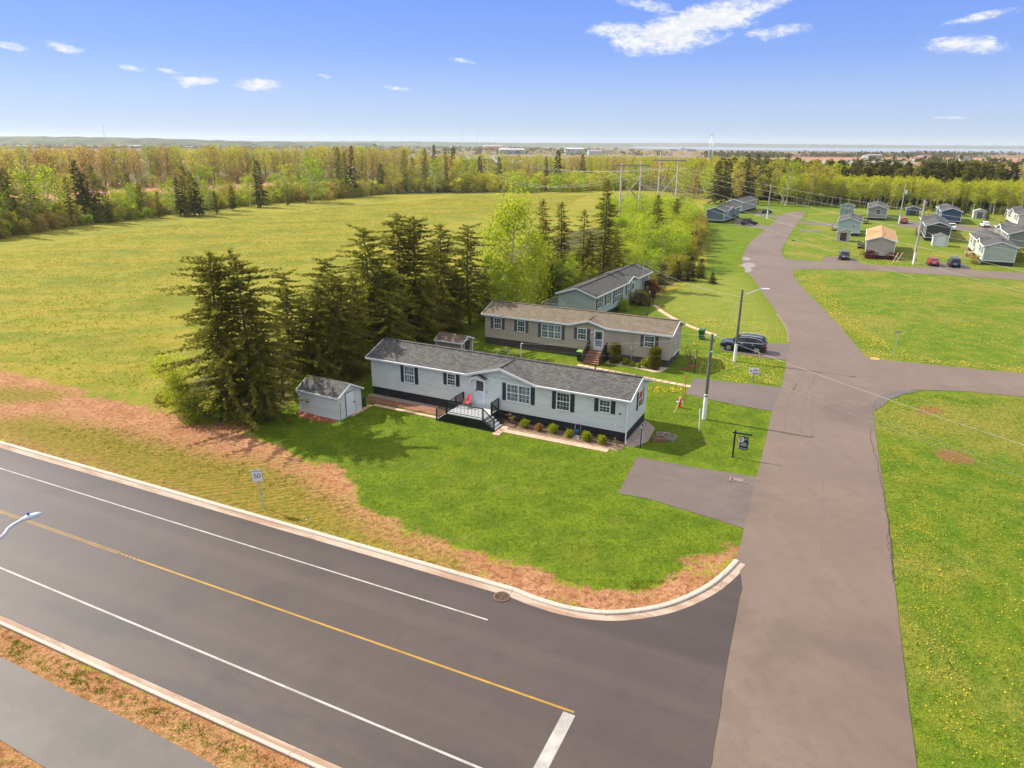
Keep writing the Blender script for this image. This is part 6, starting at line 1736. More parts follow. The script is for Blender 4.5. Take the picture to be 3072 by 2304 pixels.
for (a, c) in (((-1.2, 0, 0), (-0.6, 0.3, 0.5)), ((-0.6, 0.3, 0.5), (0.5, 0.3, 0.55)), ((0.5, 0.3, 0.55), (0.8, 0.2, 0)), ((0.5, 0.3, 0.55), (0.2, -0.2, 0))):
    MB().tube([a, c], 0.025, 6).build('rod', METAL, tf)
rf_ = thing('border_fence', 'little red picket border on the shaded lawn right of the taupe home', 'border fence', r6c(452, 628), RZ2)
m = MB()
for k in range(9): m.box(-0.55 + k * 0.14, -0.47 + k * 0.14, 0, 0.02, 0, 0.22)
m.box(-0.58, 0.66, 0.021, 0.04, 0.08, 0.12); m.build('pickets', rough_mat('faded_red', (0.28, 0.07, 0.05), (0.36, 0.11, 0.08), 4, 0.9), rf_)
rb_ = tag(MB().lathe([(0.5, 0), (0.5, 0.1), (0.42, 0.1), (0.42, 0.05)], 16).build('tree_ring', rough_mat('brick_red_ring', (0.26, 0.08, 0.05), (0.34, 0.12, 0.08), 4, 0.9)), 'red ring round the foot of the twiggy shrub', 'tree ring')
rb_.location = r6c(555, 568)
# far fences and dishes
fn = thing('board_fence', 'red brown board fence panel left of the cream home', 'fence', c3(1770, 670), R(60))
for k in range(8): MB().box(k * 0.36, k * 0.36 + 0.34, 0, 0.03, 0, 2.1).build('board', rough_mat('red_fence_stain', (0.27, 0.08, 0.03), (0.34, 0.12, 0.05), 3, 0.8) if k == 0 else bpy.data.materials['red_fence_stain'], fn)
fn2 = thing('board_fence', 'dark red board fence beside the mid grey home', 'fence', c2(1130, 590), R(64))
for k in range(9): MB().box(k * 0.4, k * 0.4 + 0.38, 0, 0.03, 0, 1.9).build('board', rough_mat('maroon_fence_stain', (0.12, 0.03, 0.025), (0.17, 0.05, 0.04), 3, 0.8) if k == 0 else bpy.data.materials['maroon_fence_stain'], fn2)
fgp = thing('flagpole', 'flagpole with a faded red and blue flag, left of the charcoal home', 'flagpole', c3(300, 600))
MB().tube([(0, 0, 0), (0, 0, 5.6)], 0.05, 8).build('pole', METAL, fgp)
MB().extrude([(0.05, 0, 5.5), (1.0, 0.1, 5.2), (1.3, 0, 4.2), (0.4, -0.1, 4.5)], (0, 0.02, 0)).build('flag', rough_mat('flag_cloth', (0.6, 0.55, 0.6), (0.5, 0.2, 0.25), 1.2, 0.9), fgp)
# ------------------------------------------------------------------ trees: prototypes built leaf by leaf, then copied one by one
BARK = rough_mat('grey_bark', (0.07, 0.055, 0.045), (0.15, 0.12, 0.10), 5, 0.9, 0.4, 20)
BIRCHB, nt, bs = new_mat('birch_bark')
tc = nt.new('ShaderNodeTexCoord')
nb_ = nt.noise(nt.mapping(tc.outputs['Object'], (1.5, 1.5, 4.0)), 2.0, 4.0, 0.7)
nt.put(bs.inputs['Base Color'], nt.mix(nt.rng(nb_, 0.5, 0.68), (0.50, 0.45, 0.36), (0.12, 0.10, 0.08))); bs.inputs['Roughness'].default_value = 0.8
L_SPR = leaf_mat('spruce_needles', (0.12, 0.145, 0.02), (0.2, 0.205, 0.028), (0.36, 0.29, 0.05), 1.1, 0.5, 0.3)
L_SPF = leaf_mat('dark_spruce_needles', (0.055, 0.068, 0.014), (0.105, 0.11, 0.02), (0.18, 0.145, 0.032), 0.9, 0.25, 0.4)
L_LIME = leaf_mat('lime_leaves', (0.28, 0.37, 0.018), (0.38, 0.46, 0.03), (0.48, 0.5, 0.06), 0.8, 0.55, 0.25)
L_BIR = leaf_mat('birch_spring_leaves', (0.36, 0.385, 0.02), (0.46, 0.47, 0.03), (0.52, 0.50, 0.06), 0.8, 0.55, 0.18)
L_GREEN = leaf_mat('fresh_green_leaves', (0.22, 0.32, 0.02), (0.34, 0.43, 0.03), (0.45, 0.47, 0.05), 0.8, 0.5, 0.35)
L_YEL = leaf_mat('yellow_spring_leaves', (0.38, 0.38, 0.03), (0.48, 0.47, 0.045), (0.4, 0.28, 0.06), 0.5, 0.5, 0.35)
L_BRN = leaf_mat('bare_twigs', (0.36, 0.23, 0.07), (0.44, 0.31, 0.08), (0.48, 0.4, 0.08), 0.5, 0.42, 0.4)
L_OLV = leaf_mat('olive_shrub_leaves', (0.26, 0.27, 0.028), (0.36, 0.34, 0.036), (0.36, 0.24, 0.065), 0.7, 0.45, 0.5)
L_RED = leaf_mat('maroon_leaves', (0.09, 0.02, 0.02), (0.14, 0.035, 0.03), (0.17, 0.06, 0.04), 2.0, 0.3, 0.2)
L_BUSH = leaf_mat('golden_green_needles', (0.260, 0.299, 0.020), (0.390, 0.403, 0.030), (0.143, 0.195, 0.012), 5.0, 0.35, 0.15)
L_CED = leaf_mat('cedar_foliage', (0.120, 0.144, 0.012), (0.204, 0.198, 0.020), (0.240, 0.180, 0.030), 1.6, 0.3, 0.1)
L_RUST = leaf_mat('rust_twigs', (0.33, 0.14, 0.06), (0.40, 0.20, 0.08), (0.30, 0.17, 0.09), 1.5, 0.3, 0.3)

def quad_mesh(name, Q, mat):
    Q = np.asarray(Q, np.float32)
    n = len(Q)
    me = bpy.data.meshes.new(name)
    me.vertices.add(4 * n); me.loops.add(4 * n); me.polygons.add(n)
    me.vertices.foreach_set('co', Q.ravel())
    me.loops.foreach_set('vertex_index', np.arange(4 * n, dtype=np.int32))
    me.polygons.foreach_set('loop_start', np.arange(0, 4 * n, 4, dtype=np.int32))
    me.materials.append(mat)
    me.update(calc_edges=True)
    return me

def norm(v):
    return v / np.maximum(np.linalg.norm(v, axis=-1, keepdims=True), 1e-9)

def leaves(P, Dv, l, w, rg):
    """diamond shaped sprays at P pointing along Dv, length l and half width w, randomly rolled"""
    n = len(P)
    Dv = norm(Dv)
    r = norm(rg.normal(size=(n, 3)))
    s = norm(np.cross(Dv, r))
    l = np.broadcast_to(l, (n,))[:, None]; w = np.broadcast_to(w, (n,))[:, None]
    a = P; c = P + Dv * l
    m = P + Dv * l * 0.45
    return np.stack([a, m + s * w, c, m - s * w], 1)

def spruce(seed, h, r, nb, spray=0.33, low=0.10, ragged=0.45, power=0.72, sub=1.0, flat=True):
    rg = np.random.default_rng(seed)
    Q = []
    tr = MB(); bend = rg.normal(0, 0.12, 2)
    axis_ = lambda z: np.array([bend[0] * math.sin(z / h * 2.6), bend[1] * math.sin(z / h * 3.1), z])
    tr.tube([axis_(h * k / 8) for k in range(9)], [h * 0.017 * (1 - 0.93 * k / 8) + 0.01 for k in range(9)], 8)
    for b in range(nb):
        t = low + (0.985 - low) * (b + rg.random()) / nb
        z = h * t
        L = r * (1 - t) ** power * (1 - ragged + ragged * 2 * rg.random() ** 1.3) + 0.18
        if t < low + 0.12: L *= 0.45 + 0.5 * rg.random()
        if rg.random() < 0.05: L *= 1.35
        az = b * 2.39996 + rg.normal(0, 0.35)
        rise = 0.45 * t ** 1.5 - 0.16 + rg.normal(0, 0.10)
        d = np.array([math.cos(az), math.sin(az), rise]); d /= np.linalg.norm(d)
        side = np.array([-math.sin(az), math.cos(az), 0.0])
        p0 = axis_(z)
        if L > 1.0: tr.tube([tuple(p0), tuple(p0 + d * L * 0.75 - np.array([0, 0, 0.05 * L]))], [0.012 + 0.008 * L, 0.008], 4, cap=False)
        ns = max(3, int(L / 0.125 * sub))
        s = (np.arange(ns) + rg.random(ns)) / ns
        s = 0.12 + 0.9 * s
        P = p0 + d * (s[:, None] * L) + np.array([0, 0, 1.0]) * (-0.13 * L * s ** 1.6 + 0.10 * L * np.clip(s - 0.75, 0, 1))[:, None]
        for k in range(4):
            sg = 1 if k % 2 else -1
            ang = rg.uniform(0.35, 1.15, ns) * sg
            dd = d * np.cos(ang)[:, None] + side * np.sin(ang)[:, None] + np.array([0, 0, 1.0]) * rg.normal(-0.12, 0.22, ns)[:, None]
            ll = spray * (1.15 - 0.55 * s) * rg.uniform(0.6, 1.4, ns) * (0.55 + 0.45 * min(1.0, L / 1.6))
            Q.append(leaves(P + rg.normal(0, 0.05, (ns, 3)), dd, ll, ll * 0.24, rg))
    top = axis_(h * 0.93)
    n = 40
    P = top + np.stack([rg.normal(0, 0.05, n), rg.normal(0, 0.05, n), rg.uniform(0, h * 0.07, n)], 1)
    Q.append(leaves(P, np.stack([rg.normal(0, 1, n), rg.normal(0, 1, n), rg.uniform(0.2, 1.6, n)], 1), 0.28, 0.06, rg))
    return tr.mesh('trunk_%d' % seed, BARK, True, False), np.concatenate(Q)

def broadleaf(seed, h, r, nclump, per, leaf, z0=0.25, bark=None, shape='round', stems=1, spread=0.5, limbs=True, airy=1.0):
    rg = np.random.default_rng(seed)
    tr = MB(); Q = []
    heads = []
    for s in range(stems):
        base = np.array([0, 0, 0.0]) if stems == 1 else np.append(rg.normal(0, r * 0.22, 2), 0)
        lean = rg.normal(0, 0.06 if stems == 1 else 0.16, 2)
        hh = h * (0.93 if stems == 1 else rg.uniform(0.7, 0.97))
        ax = lambda z, base=base, lean=lean: base + np.array([lean[0] * z + 0.15 * math.sin(z * 0.7 + s), lean[1] * z + 0.12 * math.sin(z * 0.9), z])
        r0 = h * (0.013 if stems == 1 else 0.008)
        tr.tube([tuple(ax(hh * k / 7)) for k in range(8)], [r0 * (1 - 0.9 * k / 7) + 0.012 for k in range(8)], 7)
        heads.append((ax, hh))
    for c in range(nclump):
        ax, hh = heads[c % stems]
        t = z0 + (1 - z0) * (c + rg.random()) / nclump
        if shape == 'round': prof = math.sin(PI * min(1, max(0.02, (t - z0) / (1 - z0) * 0.86 + 0.12))) ** 0.6
        elif shape == 'tall': prof = (math.sin(PI * min(1, (t - z0) / (1 - z0) * 0.8 + 0.16))) ** 0.8
        elif shape == 'fan': prof = 0.35 + 0.65 * ((t - z0) / (1 - z0)) ** 0.8 * (1 - max(0, (t - 0.85) / 0.3))
        else: prof = (1 - t) ** 0.5
        az = c * 2.39996 + rg.normal(0, 0.5)
        rad = r * prof * math.sqrt(rg.uniform(0.08, 1.0))
        zc = h * t * rg.uniform(0.96, 1.02)
        C = np.array([math.cos(az) * rad, math.sin(az) * rad, zc])
        zb = min(hh * 0.97, max(h * z0 * 0.7, zc - rad * (0.9 if shape != 'fan' else 1.6) - 0.2))
        p0 = ax(zb); C = C + np.array([ax(zc)[0], ax(zc)[1], 0])
        if limbs and rad > 0.3 * r:
            mid = (p0 + C) / 2 + rg.normal(0, 0.06 * r, 3)
            tr.tube([tuple(p0), tuple(mid), tuple(C)], [h * 0.0045, h * 0.003, h * 0.0012], 4, cap=False)
        sg = spread * r * rg.uniform(0.5, 1.1) * (0.55 if shape == 'tall' else 0.62)
        n = int(per * rg.uniform(0.6, 1.4))
        P = C + rg.normal(0, 1, (n, 3)) * np.array([sg, sg, sg * 0.75])
        P[:, 2] = np.maximum(P[:, 2], 0.15)
        Dv = rg.normal(0, 1, (n, 3)) + np.array([0, 0, 0.35])
        ll = leaf * rg.uniform(0.6, 1.4, n)
        Q.append(leaves(P, Dv, ll, ll * 0.36 * airy, rg))
    return tr.mesh('trunk_b%d' % seed, bark or BARK, True, False), np.concatenate(Q)

def merged(name, tr, Q, mat):
    """trunk and leaves in one mesh, for trees that are a few pixels wide"""
    n0 = len(tr.vertices)
    V = np.empty(n0 * 3, np.float32); tr.vertices.foreach_get('co', V)
    mb = MB(); mb.v = [tuple(p) for p in V.reshape(-1, 3)]; mb.f = [tuple(p.vertices) for p in tr.polygons]; mb.m = [0] * len(mb.f)
    o = len(mb.v); Qf = np.asarray(Q).reshape(-1, 3)
    mb.v += [tuple(map(float, p)) for p in Qf]; k = len(Q)
    mb.f += [(o + 4 * i, o + 4 * i + 1, o + 4 * i + 2, o + 4 * i + 3) for i in range(k)]; mb.m += [1] * k
    return mb.mesh(name, [tr.materials[0], mat], False, False)

PROTO = {}
def reg(key, tq, h, mats, far=False):
    tr, Q = tq
    if far:
        PROTO[key] = (h, [merged(key, tr, Q, m) for m in mats])
    else:
        PROTO[key] = (h, tr, [quad_mesh(key + '_crown', Q, m) for m in mats])
for i, (h, r, nb, rag, pw, lo) in enumerate([(12, 3.7, 190, 0.72, 0.40, 0.05), (12.5, 3.2, 195, 0.68, 0.50, 0.04), (12, 3.7, 145, 0.82, 0.34, 0.14), (13, 2.6, 190, 0.6, 0.72, 0.05), (11, 2.1, 70, 0.7, 0.6, 0.3)]):
    reg('spruce%d' % i, spruce(100 + i, h, r, nb, ragged=rag, power=pw, low=lo), h, [L_SPR])
for i, (h, r) in enumerate([(3.2, 1.15), (3.0, 1.3)]):
    reg('small_spruce%d' % i, spruce(120 + i, h, r, 80, spray=0.3, low=0.03, ragged=0.25, power=0.85), h, [L_SPF, L_SPR])
for i, (h, r, nb) in enumerate([(14, 2.6, 70), (15, 2.2, 75), (13, 3.0, 66)]):
    reg('far_spruce%d' % i, spruce(130 + i, h, r, nb, spray=0.85, ragged=0.4, sub=0.42, low=0.08, power=0.8), h, [L_SPF, L_SPR], far=True)
reg('far_spruce3', spruce(140, 13, 3.6, 120, spray=0.95, ragged=0.4, sub=0.36, low=0.06, power=0.45), 13, [L_SPF, L_SPR], far=True)
reg('far_spruce4', spruce(141, 12, 3.2, 110, spray=0.95, ragged=0.45, sub=0.36, low=0.06, power=0.55), 12, [L_SPF, L_SPR], far=True)
reg('lime0', broadleaf(200, 11, 2.7, 46, 150, 0.24, 0.22, BIRCHB, 'tall', spread=0.5), 11, [L_LIME, L_GREEN])
reg('lime1', broadleaf(201, 8, 2.4, 40, 140, 0.22, 0.12, BIRCHB, 'fan', stems=3, spread=0.42), 8, [L_LIME, L_GREEN])
reg('lime2', broadleaf(202, 7, 1.9, 34, 120, 0.20, 0.15, BIRCHB, 'tall', stems=2, spread=0.45), 7, [L_LIME, L_GREEN, L_OLV])
reg('bush0', broadleaf(210, 2.4, 1.4, 26, 90, 0.17, 0.02, BARK, 'round', stems=4, spread=0.5), 2.4, [L_OLV, L_GREEN, L_LIME, L_BRN])
reg('bush1', broadleaf(211, 3.4, 1.6, 28, 80, 0.19, 0.02, BARK, 'fan', stems=5, spread=0.45), 3.4, [L_OLV, L_GREEN, L_LIME, L_BRN])
reg('scrub0', broadleaf(220, 5, 2.4, 22, 42, 0.42, 0.02, BARK, 'round', stems=3, limbs=False, spread=0.5), 5, [L_OLV, L_GREEN, L_YEL, L_BRN, L_LIME], far=True)
reg('scrub1', broadleaf(221, 6, 1.8, 20, 42, 0.38, 0.02, BARK, 'fan', stems=4, limbs=True, spread=0.5), 6, [L_OLV, L_LIME, L_YEL, L_BRN, L_GREEN], far=True)
reg('wood0', broadleaf(230, 17, 4.4, 40, 26, 0.55, 0.34, BARK, 'round', spread=0.42), 17, [L_YEL, L_BRN, L_OLV], far=True)
reg('wood1', broadleaf(231, 18, 3.8, 38, 26, 0.52, 0.30, BARK, 'tall', spread=0.42, stems=2), 18, [L_YEL, L_BRN, L_OLV], far=True)
reg('wood2', broadleaf(232, 16, 4.0, 36, 24, 0.5, 0.22, BARK, 'fan', spread=0.36), 16, [L_YEL, L_BRN, L_GREEN], far=True)
reg('hedge0', broadleaf(233, 11, 3.0, 34, 46, 0.36, 0.25, BIRCHB, 'round', spread=0.4), 11, [L_YEL, L_GREEN, L_LIME], far=True)
reg('hedge1', broadleaf(234, 10, 2.6, 34, 46, 0.34, 0.18, BIRCHB, 'tall', stems=2, spread=0.45), 10, [L_YEL, L_GREEN, L_OLV], far=True)
reg('birch0', broadleaf(240, 10, 1.9, 30, 40, 0.34, 0.38, BIRCHB, 'fan', spread=0.5), 10, [L_BIR], far=True)
reg('birch1', broadleaf(241, 10.5, 1.7, 30, 40, 0.32, 0.34, BIRCHB, 'tall', spread=0.55), 10.5, [L_BIR], far=True)
reg('birch2', broadleaf(242, 9.5, 2.0, 30, 38, 0.34, 0.36, BIRCHB, 'round', spread=0.5, stems=2), 9.5, [L_BIR, L_YEL], far=True)
reg('dead0', broadleaf(250, 14, 1.3, 40, 5, 0.4, 0.3, BARK, 'tall', spread=0.3), 14, [L_BRN], far=True)

def plant(key, name, label, cat, p, h, group=None, mi=0, rz=None, rg=random, fat=1.0, tilt=(0, 0)):
    pr = PROTO[key]
    s = h / pr[0]
    rz = rg.uniform(0, 2 * PI) if rz is None else rz
    if len(pr) == 2:
        o = link(name, pr[1][mi])
        o.scale = (s * fat, s * fat, s)
        o.location = p; o.rotation_euler = (tilt[0], tilt[1], rz)
        return tag(o, label, cat, group)
    t = thing(name, label, cat, p, rz, group)
    t.rotation_euler = (tilt[0], tilt[1], rz)
    t.scale = (s * fat, s * fat, s)
    link('trunk', pr[1], t)
    link('crown', pr[2][mi], t)
    return t
def nd_h(bx, by, tx, ty):
    b = gd(bx, by); return b, height_at(b, tx * DS, ty * DS)

rt = random.Random(21)
SPR = [(500, 902, 478, 547, 0, 'broadest dark spruce, at the left end of the grove beside red soil', 1.02),
       (548, 898, 528, 553, 2, 'ragged spruce with a slanted top, second from the left end of the grove', 1.0),
       (577, 908, 578, 706, 0, 'smaller spruce with a bare grey lower trunk, beside the garden shed', 0.9),
       (640, 846, 634, 590, 2, 'thin spruce with see through crown, behind and left of the garden shed', 0.85),
       (700, 832, 702, 611, 1, 'dense spruce rising straight behind the garden shed roof', 1.1),
       (742, 826, 735, 600, 0, 'dense spruce between the garden shed and the end of the front home', 0.95),
       (800, 778, 791, 492, 2, 'flat topped spruce with a wide umbrella of boughs', 1.0),
       (772, 800, 762, 590, 1, 'mid height bushy spruce in front of the umbrella topped spruce', 1.0),
       (868, 748, 868, 462, 1, 'left one of the twin tall spruces behind the umber roofed shed', 1.15),
       (903, 742, 905, 470, 0, 'right one of the twin tall spruces behind the umber roofed shed', 0.9),
       (958, 716, 986, 485, 1, 'pointed narrow spruce just right of the twin tall spruces', 0.95),
       (1015, 702, 1022, 488, 2, 'spruce with one long bough at its top, left of the lime tree', 1.0),
       (845, 790, 838, 640, 1, 'low dense spruce beside the end of the taupe home roof', 1.2),
       (925, 728, 930, 590, 0, 'low dense spruce in front of the pointed narrow spruce', 1.1),
       (1050, 690, 1048, 580, 1, 'short spruce at the left end of the taupe home roof', 1.2),
       (1168, 645, 1165, 431, 3, 'conical spruce right of the big lime green tree', 1.1),
       (1207, 640, 1200, 437, 3, 'conical spruce, right one of the neighbouring pair behind the sage home', 1.15),
       (1256, 625, 1243, 455, 4, 'half bare spruce between the conical pair and the tall slim spruce', 1.2),
       (1300, 615, 1293, 386, 3, 'tallest slim spruce, left of the nearer tower', 1.1),
       (1325, 600, 1312, 505, 2, 'ragged low spruce at the foot of the tall slim spruce', 1.0),
       (1413, 545, 1412, 420, 3, 'dark spruce poking out right of the nearer H frame tower', 1.2),
       (1455, 530, 1453, 428, 1, 'dark spruce below the further H frame tower', 1.0)]
SPR += [(612, 860, 610, 690, 4, 'low open spruce between the bare trunked spruce and the thin spruce', 1.2),
        (668, 838, 668, 640, 1, 'bushy spruce directly left of the dense one behind the shed roof', 1.3),
        (726, 808, 722, 560, 2, 'spreading spruce standing back behind the shed, field side', 1.0),
        (822, 770, 818, 560, 1, 'dense spruce filling between the umbrella topped spruce and the twins', 1.25),
        (850, 770, 846, 585, 0, 'bushy spruce at the foot of the twin tall spruces', 1.1),
        (890, 745, 890, 590, 1, 'bushy low spruce right under the twin tall spruces', 1.35),
        (985, 712, 982, 590, 0, 'bushy spruce under the pointed narrow spruce', 1.2),
        (940, 700, 945, 520, 2, 'ragged spruce standing back between the twins and the pointed one', 1.0),
        (1185, 655, 1183, 540, 1, 'bushy low spruce under the conical pair', 1.3),
        (1270, 628, 1272, 500, 1, 'bushy spruce left of the tallest slim spruce', 1.15)]
for (bx, by, tx, ty, k, lab, fat) in SPR:
    b, h = nd_h(bx, by, tx, ty)
    plant('spruce%d' % k, 'spruce_tree', lab, 'tree', b, h, 'spruces of the near grove', rg=rt, fat=fat * min(1.0, 12.5 / h if h > 12.5 else 1.0))
for i, (bx, by, tx, ty, lab) in enumerate([(1490, 606, 1490, 556, 'rounded dark little spruce, largest of the row on the lawn edge'), (1462, 606, 1466, 566, 'little dark spruce left of the largest one on the lawn edge'), (1512, 600, 1512, 560, 'little dark spruce right of the largest one on the lawn edge'), (1538, 613, 1541, 590, 'smallest little spruce at the right end of the lawn edge row'), (1428, 614, 1428, 578, 'little dark spruce at the left end of the lawn edge row, by the sage home')]):
    b, h = nd_h(bx, by, tx, ty)
    plant('small_spruce%d' % (i % 2), 'small_spruce', lab, 'tree', b, h, 'little spruces on the lawn edge', rg=rt, fat=1.15)
BL = [(1106, 690, 1092, 434, 'lime0', 0, 'big feathery lime green tree standing above the grove', 'lime_tree', 0.95),
      (1150, 668, 1152, 520, 'lime1', 0, 'lime green tree with pale forked stems, right of the big lime tree', 'birch_tree', 1.0),
      (1195, 655, 1200, 560, 'lime1', 1, 'fresh green rounded tree directly behind the sage home', 'birch_tree', 1.2),
      (1250, 640, 1252, 575, 'lime2', 1, 'fresh green small tree behind the far end of the sage home', 'birch_tree', 1.2),
      (1075, 700, 1065, 560, 'lime2', 0, 'lime green slim tree left of the big lime tree', 'birch_tree', 1.0),
      (390, 897, 386, 772, 'lime1', 0, 'bright lime tall shrub at the field edge, left of the broadest spruce', 'tall_shrub', 0.85)]
for (bx, by, tx, ty, key, mi, lab, nm, fat) in BL:
    b, h = nd_h(bx, by, tx, ty)
    plant(key, nm, lab, 'tree', b, h, None, mi, rg=rt, fat=fat)
b, h = nd_h(1010, 690, 1010, 520)
# birches under the power line
def in_poly(x, y, P):
    c = False
    for i in range(len(P)):
        (x0, y0), (x1, y1) = P[i], P[i - 1]
        if (y0 > y) != (y1 > y) and x < (x1 - x0) * (y - y0) / (y1 - y0) + x0: c = not c
    return c
def scatter(P, n, mind, rg, tries=40000):
    P = [(p[0], p[1]) for p in P]
    xs = [p[0] for p in P]; ys = [p[1] for p in P]; out = []; cell = {}
    for _ in range(tries):
        if len(out) >= n: break
        x, y = rg.uniform(min(xs), max(xs)), rg.uniform(min(ys), max(ys))
        if not in_poly(x, y, P): continue
        ci, cj = int(x // mind), int(y // mind)
        if any((x - a) ** 2 + (y - b) ** 2 < mind * mind for i in (-1, 0, 1) for j in (-1, 0, 1) for (a, b) in cell.get((ci + i, cj + j), ())): continue
        cell.setdefault((ci, cj), []).append((x, y)); out.append((x, y))
    return out
clump = [gd(1325, 600), gd(1380, 612), gd(1445, 600), gd(1480, 575), gd(1492, 520), gd(1470, 480), gd(1400, 475), gd(1340, 500), gd(1318, 560)]
for i, (x, y) in enumerate(scatter(clump, 60, 2.4, rt)):
    k = rt.choice(['lime1', 'lime2', 'lime2', 'lime0'])
    plant(k, 'birch_tree', 'bright yellow green young birch in the thicket under the power line', 'tree', (x, y, 0), rt.uniform(5.0, 7.6) * (0.8 if y < 118 else 1.0), 'young birches under the power line', 0 if rt.random() < 0.62 else 1, rg=rt, fat=1.15)
for i, (x, y) in enumerate(scatter([gd(1440, 598), gd(1478, 590), gd(1512, 545), gd(1522, 500), gd(1496, 480), gd(1485, 560)], 24, 1.8, rt)):
    plant('bush1', 'olive_shrub', 'brownish olive shrub along the right edge of the birch thicket', 'shrub', (x, y, 0), rt.uniform(2.0, 4.2), 'olive shrubs beside the bright lawn', rt.choice([0, 0, 3]), rg=rt)
for i, (x, y) in enumerate(scatter([gd(1300, 500), gd(1340, 480), gd(1385, 470), gd(1385, 455), gd(1300, 470)], 8, 3, rt)):
    plant('bush1', 'green_shrub', 'round green shrub at the foot of the nearer H frame tower', 'shrub', (x, y, 0), rt.uniform(4.5, 6.5), 'green shrubs at the tower foot', 1, rg=rt, fat=0.9)
# undergrowth of the grove
ug = [gd(372, 897), gd(450, 925), gd(560, 905), gd(640, 868), gd(770, 822), gd(800, 770), gd(1000, 700), gd(1190, 650), gd(1400, 630), gd(1320, 560), gd(1150, 590), gd(900, 680), gd(700, 770), gd(400, 850)]
for i, (x, y) in enumerate(scatter(ug, 130, 1.7, rt)):
    far = y > 72
    plant(rt.choice(['bush0', 'bush1']), 'undergrowth_shrub', 'small undergrowth shrub among the trunks of the near grove', 'shrub', (x, y, 0), rt.uniform(0.8, 1.9) * (1.4 if far else 1.0), 'undergrowth of the near grove', rt.choice([0, 0, 1, 3, 1]), rg=rt)
for (bx, by, tx, ty, mi, lab) in [(425, 902, 425, 846, 1, 'pale leaved bush left of the bare grey trunk, at the red soil'), (455, 912, 455, 872, 1, 'low fresh green bush in front of the broadest spruce'), (368, 872, 366, 848, 0, 'tiny dark bush at the field edge by the red soil'), (350, 868, 350, 850, 0, 'second tiny bush at the field edge by the red soil')]:
    b, h = nd_h(bx, by, tx, ty)
    plant('bush0', 'bush', lab, 'shrub', b, max(0.7, h), None, mi, rg=rt)

# garden shrubs of the homes
for (u, v, s, lab, mi) in [(14.85, -0.75, 0.58, 'first', 0), (17.15, -0.7, 0.60, 'second', 0), (18.5, -0.85, 0.5, 'third', 0), (19.85, -0.95, 0.6, 'fourth', 0), (21.05, -0.95, 0.54, 'fifth', 0)]:
    if 'gbush' not in PROTO:
        reg('gbush', broadleaf(300, 0.8, 0.42, 30, 60, 0.10, 0.05, BARK, 'round', stems=3, spread=0.55), 0.8, [L_BUSH, L_RUST])
    plant('gbush', 'garden_shrub', lab + ' golden green round shrub from the porch steps, in the front bed', 'shrub', H1p(u, v, 0.02), s, 'round shrubs in the front bed', 0, rg=rt)
plant('gbush', 'garden_shrub', 'small orange twigged shrub between two golden round shrubs', 'shrub', H1p(16.05, -0.85, 0.02), 0.5, None, 1, rg=rt)
reg('twig', broadleaf(301, 1.1, 0.4, 16, 9, 0.09, 0.3, BARK, 'fan', stems=4, spread=0.4), 1.1, [L_BRN, L_OLV])
plant('twig', 'garden_shrub', 'thin bare twiggy shrub between the porch steps and the first round shrub', 'shrub', H1p(13.75, -0.5, 0.02), 0.85, None, 0, rg=rt)
plant('twig', 'garden_shrub', 'tall twiggy shrub in the red ring right of the taupe home', 'shrub', r6c(555, 560), 2.0, None, 0, rg=rt)
plant('twig', 'garden_shrub', 'small dry twig plant at the right end of the front bed', 'shrub', H1p(22.2, -0.9, 0.02), 0.6, None, 0, rg=rt)
def column(label, p, h, r):
    rg = np.random.default_rng(int(h * 1000)); t = thing('cedar_column', label, 'shrub', p)
    n = 5200
    z = rg.uniform(0.03, 1.0, n); prof = np.where(z > 0.93, np.sqrt(np.clip((1.03 - z) / 0.1, 0, 1)), 0.86 + 0.14 * np.sin(z * 2.6))
    a = rg.uniform(0, 2 * PI, n); rr = r * prof * (1 + rg.normal(0, 0.03, n)) * np.sqrt(rg.uniform(0.72, 1, n))
    P = np.stack([rr * np.cos(a), rr * np.sin(a), z * h], 1)
    cap_ = z > 0.9
    P[cap_, 0] *= rg.uniform(0, 1, cap_.sum()) ** 0.5; P[cap_, 1] *= 0.9
    Dv = np.stack([np.cos(a) * 0.6, np.sin(a) * 0.6, np.full(n, 0.9)], 1) + rg.normal(0, 0.35, (n, 3))
    link('foliage', quad_mesh('cedar_foliage', leaves(P, Dv, 0.16, 0.045, rg), L_CED), t)
    MB().tube([(0, 0, 0), (0, 0, h * 0.9)], [0.06, 0.03], 6).build('stem', BARK, t)
column('clipped cedar column nearer the steps, before the taupe home', H2p(14.75, -0.75), 1.95, 0.46)
column('clipped cedar column nearer the corner, before the taupe home', H2p(18.75, -0.95), 2.1, 0.5)
for (u, v, s, lab) in [(15.9, -0.9, 0.6, 'pale spiky plant beside the left cedar column'), (16.6, -1.1, 0.45, 'low yellow green mound between the cedar columns, left one'), (17.25, -1.15, 0.42, 'low yellow green mound between the cedar columns, right one'), (17.95, -0.9, 0.85, 'leafy shrub beside the right cedar column')]:
    plant('gbush', 'garden_shrub', lab, 'shrub', H2p(u, v, 0.02), s, None, 0, rg=rt)
for (x, y, s, key, mi, lab) in [(1420, 500, 1.9, 'bush1', 3, 'brown twiggy shrub at the front wall of the sage home, nearest us'), (1545, 500, 2.0, 'bush1', 3, 'grey brown shrub left of the sage home steps'), (1520, 560, 1.5, 'bush0', 2, 'lime green rounded shrub before the sage home'), (1700, 500, 1.8, 'bush0', 0, 'olive round shrub at the foot of the sage home steps'), (1340, 585, 0.9, 'bush0', 2, 'low yellow green plant at the near corner of the sage home')]:
    plant(key, 'garden_shrub', lab, 'shrub', e1(x, y), s, None, mi, rg=rt)
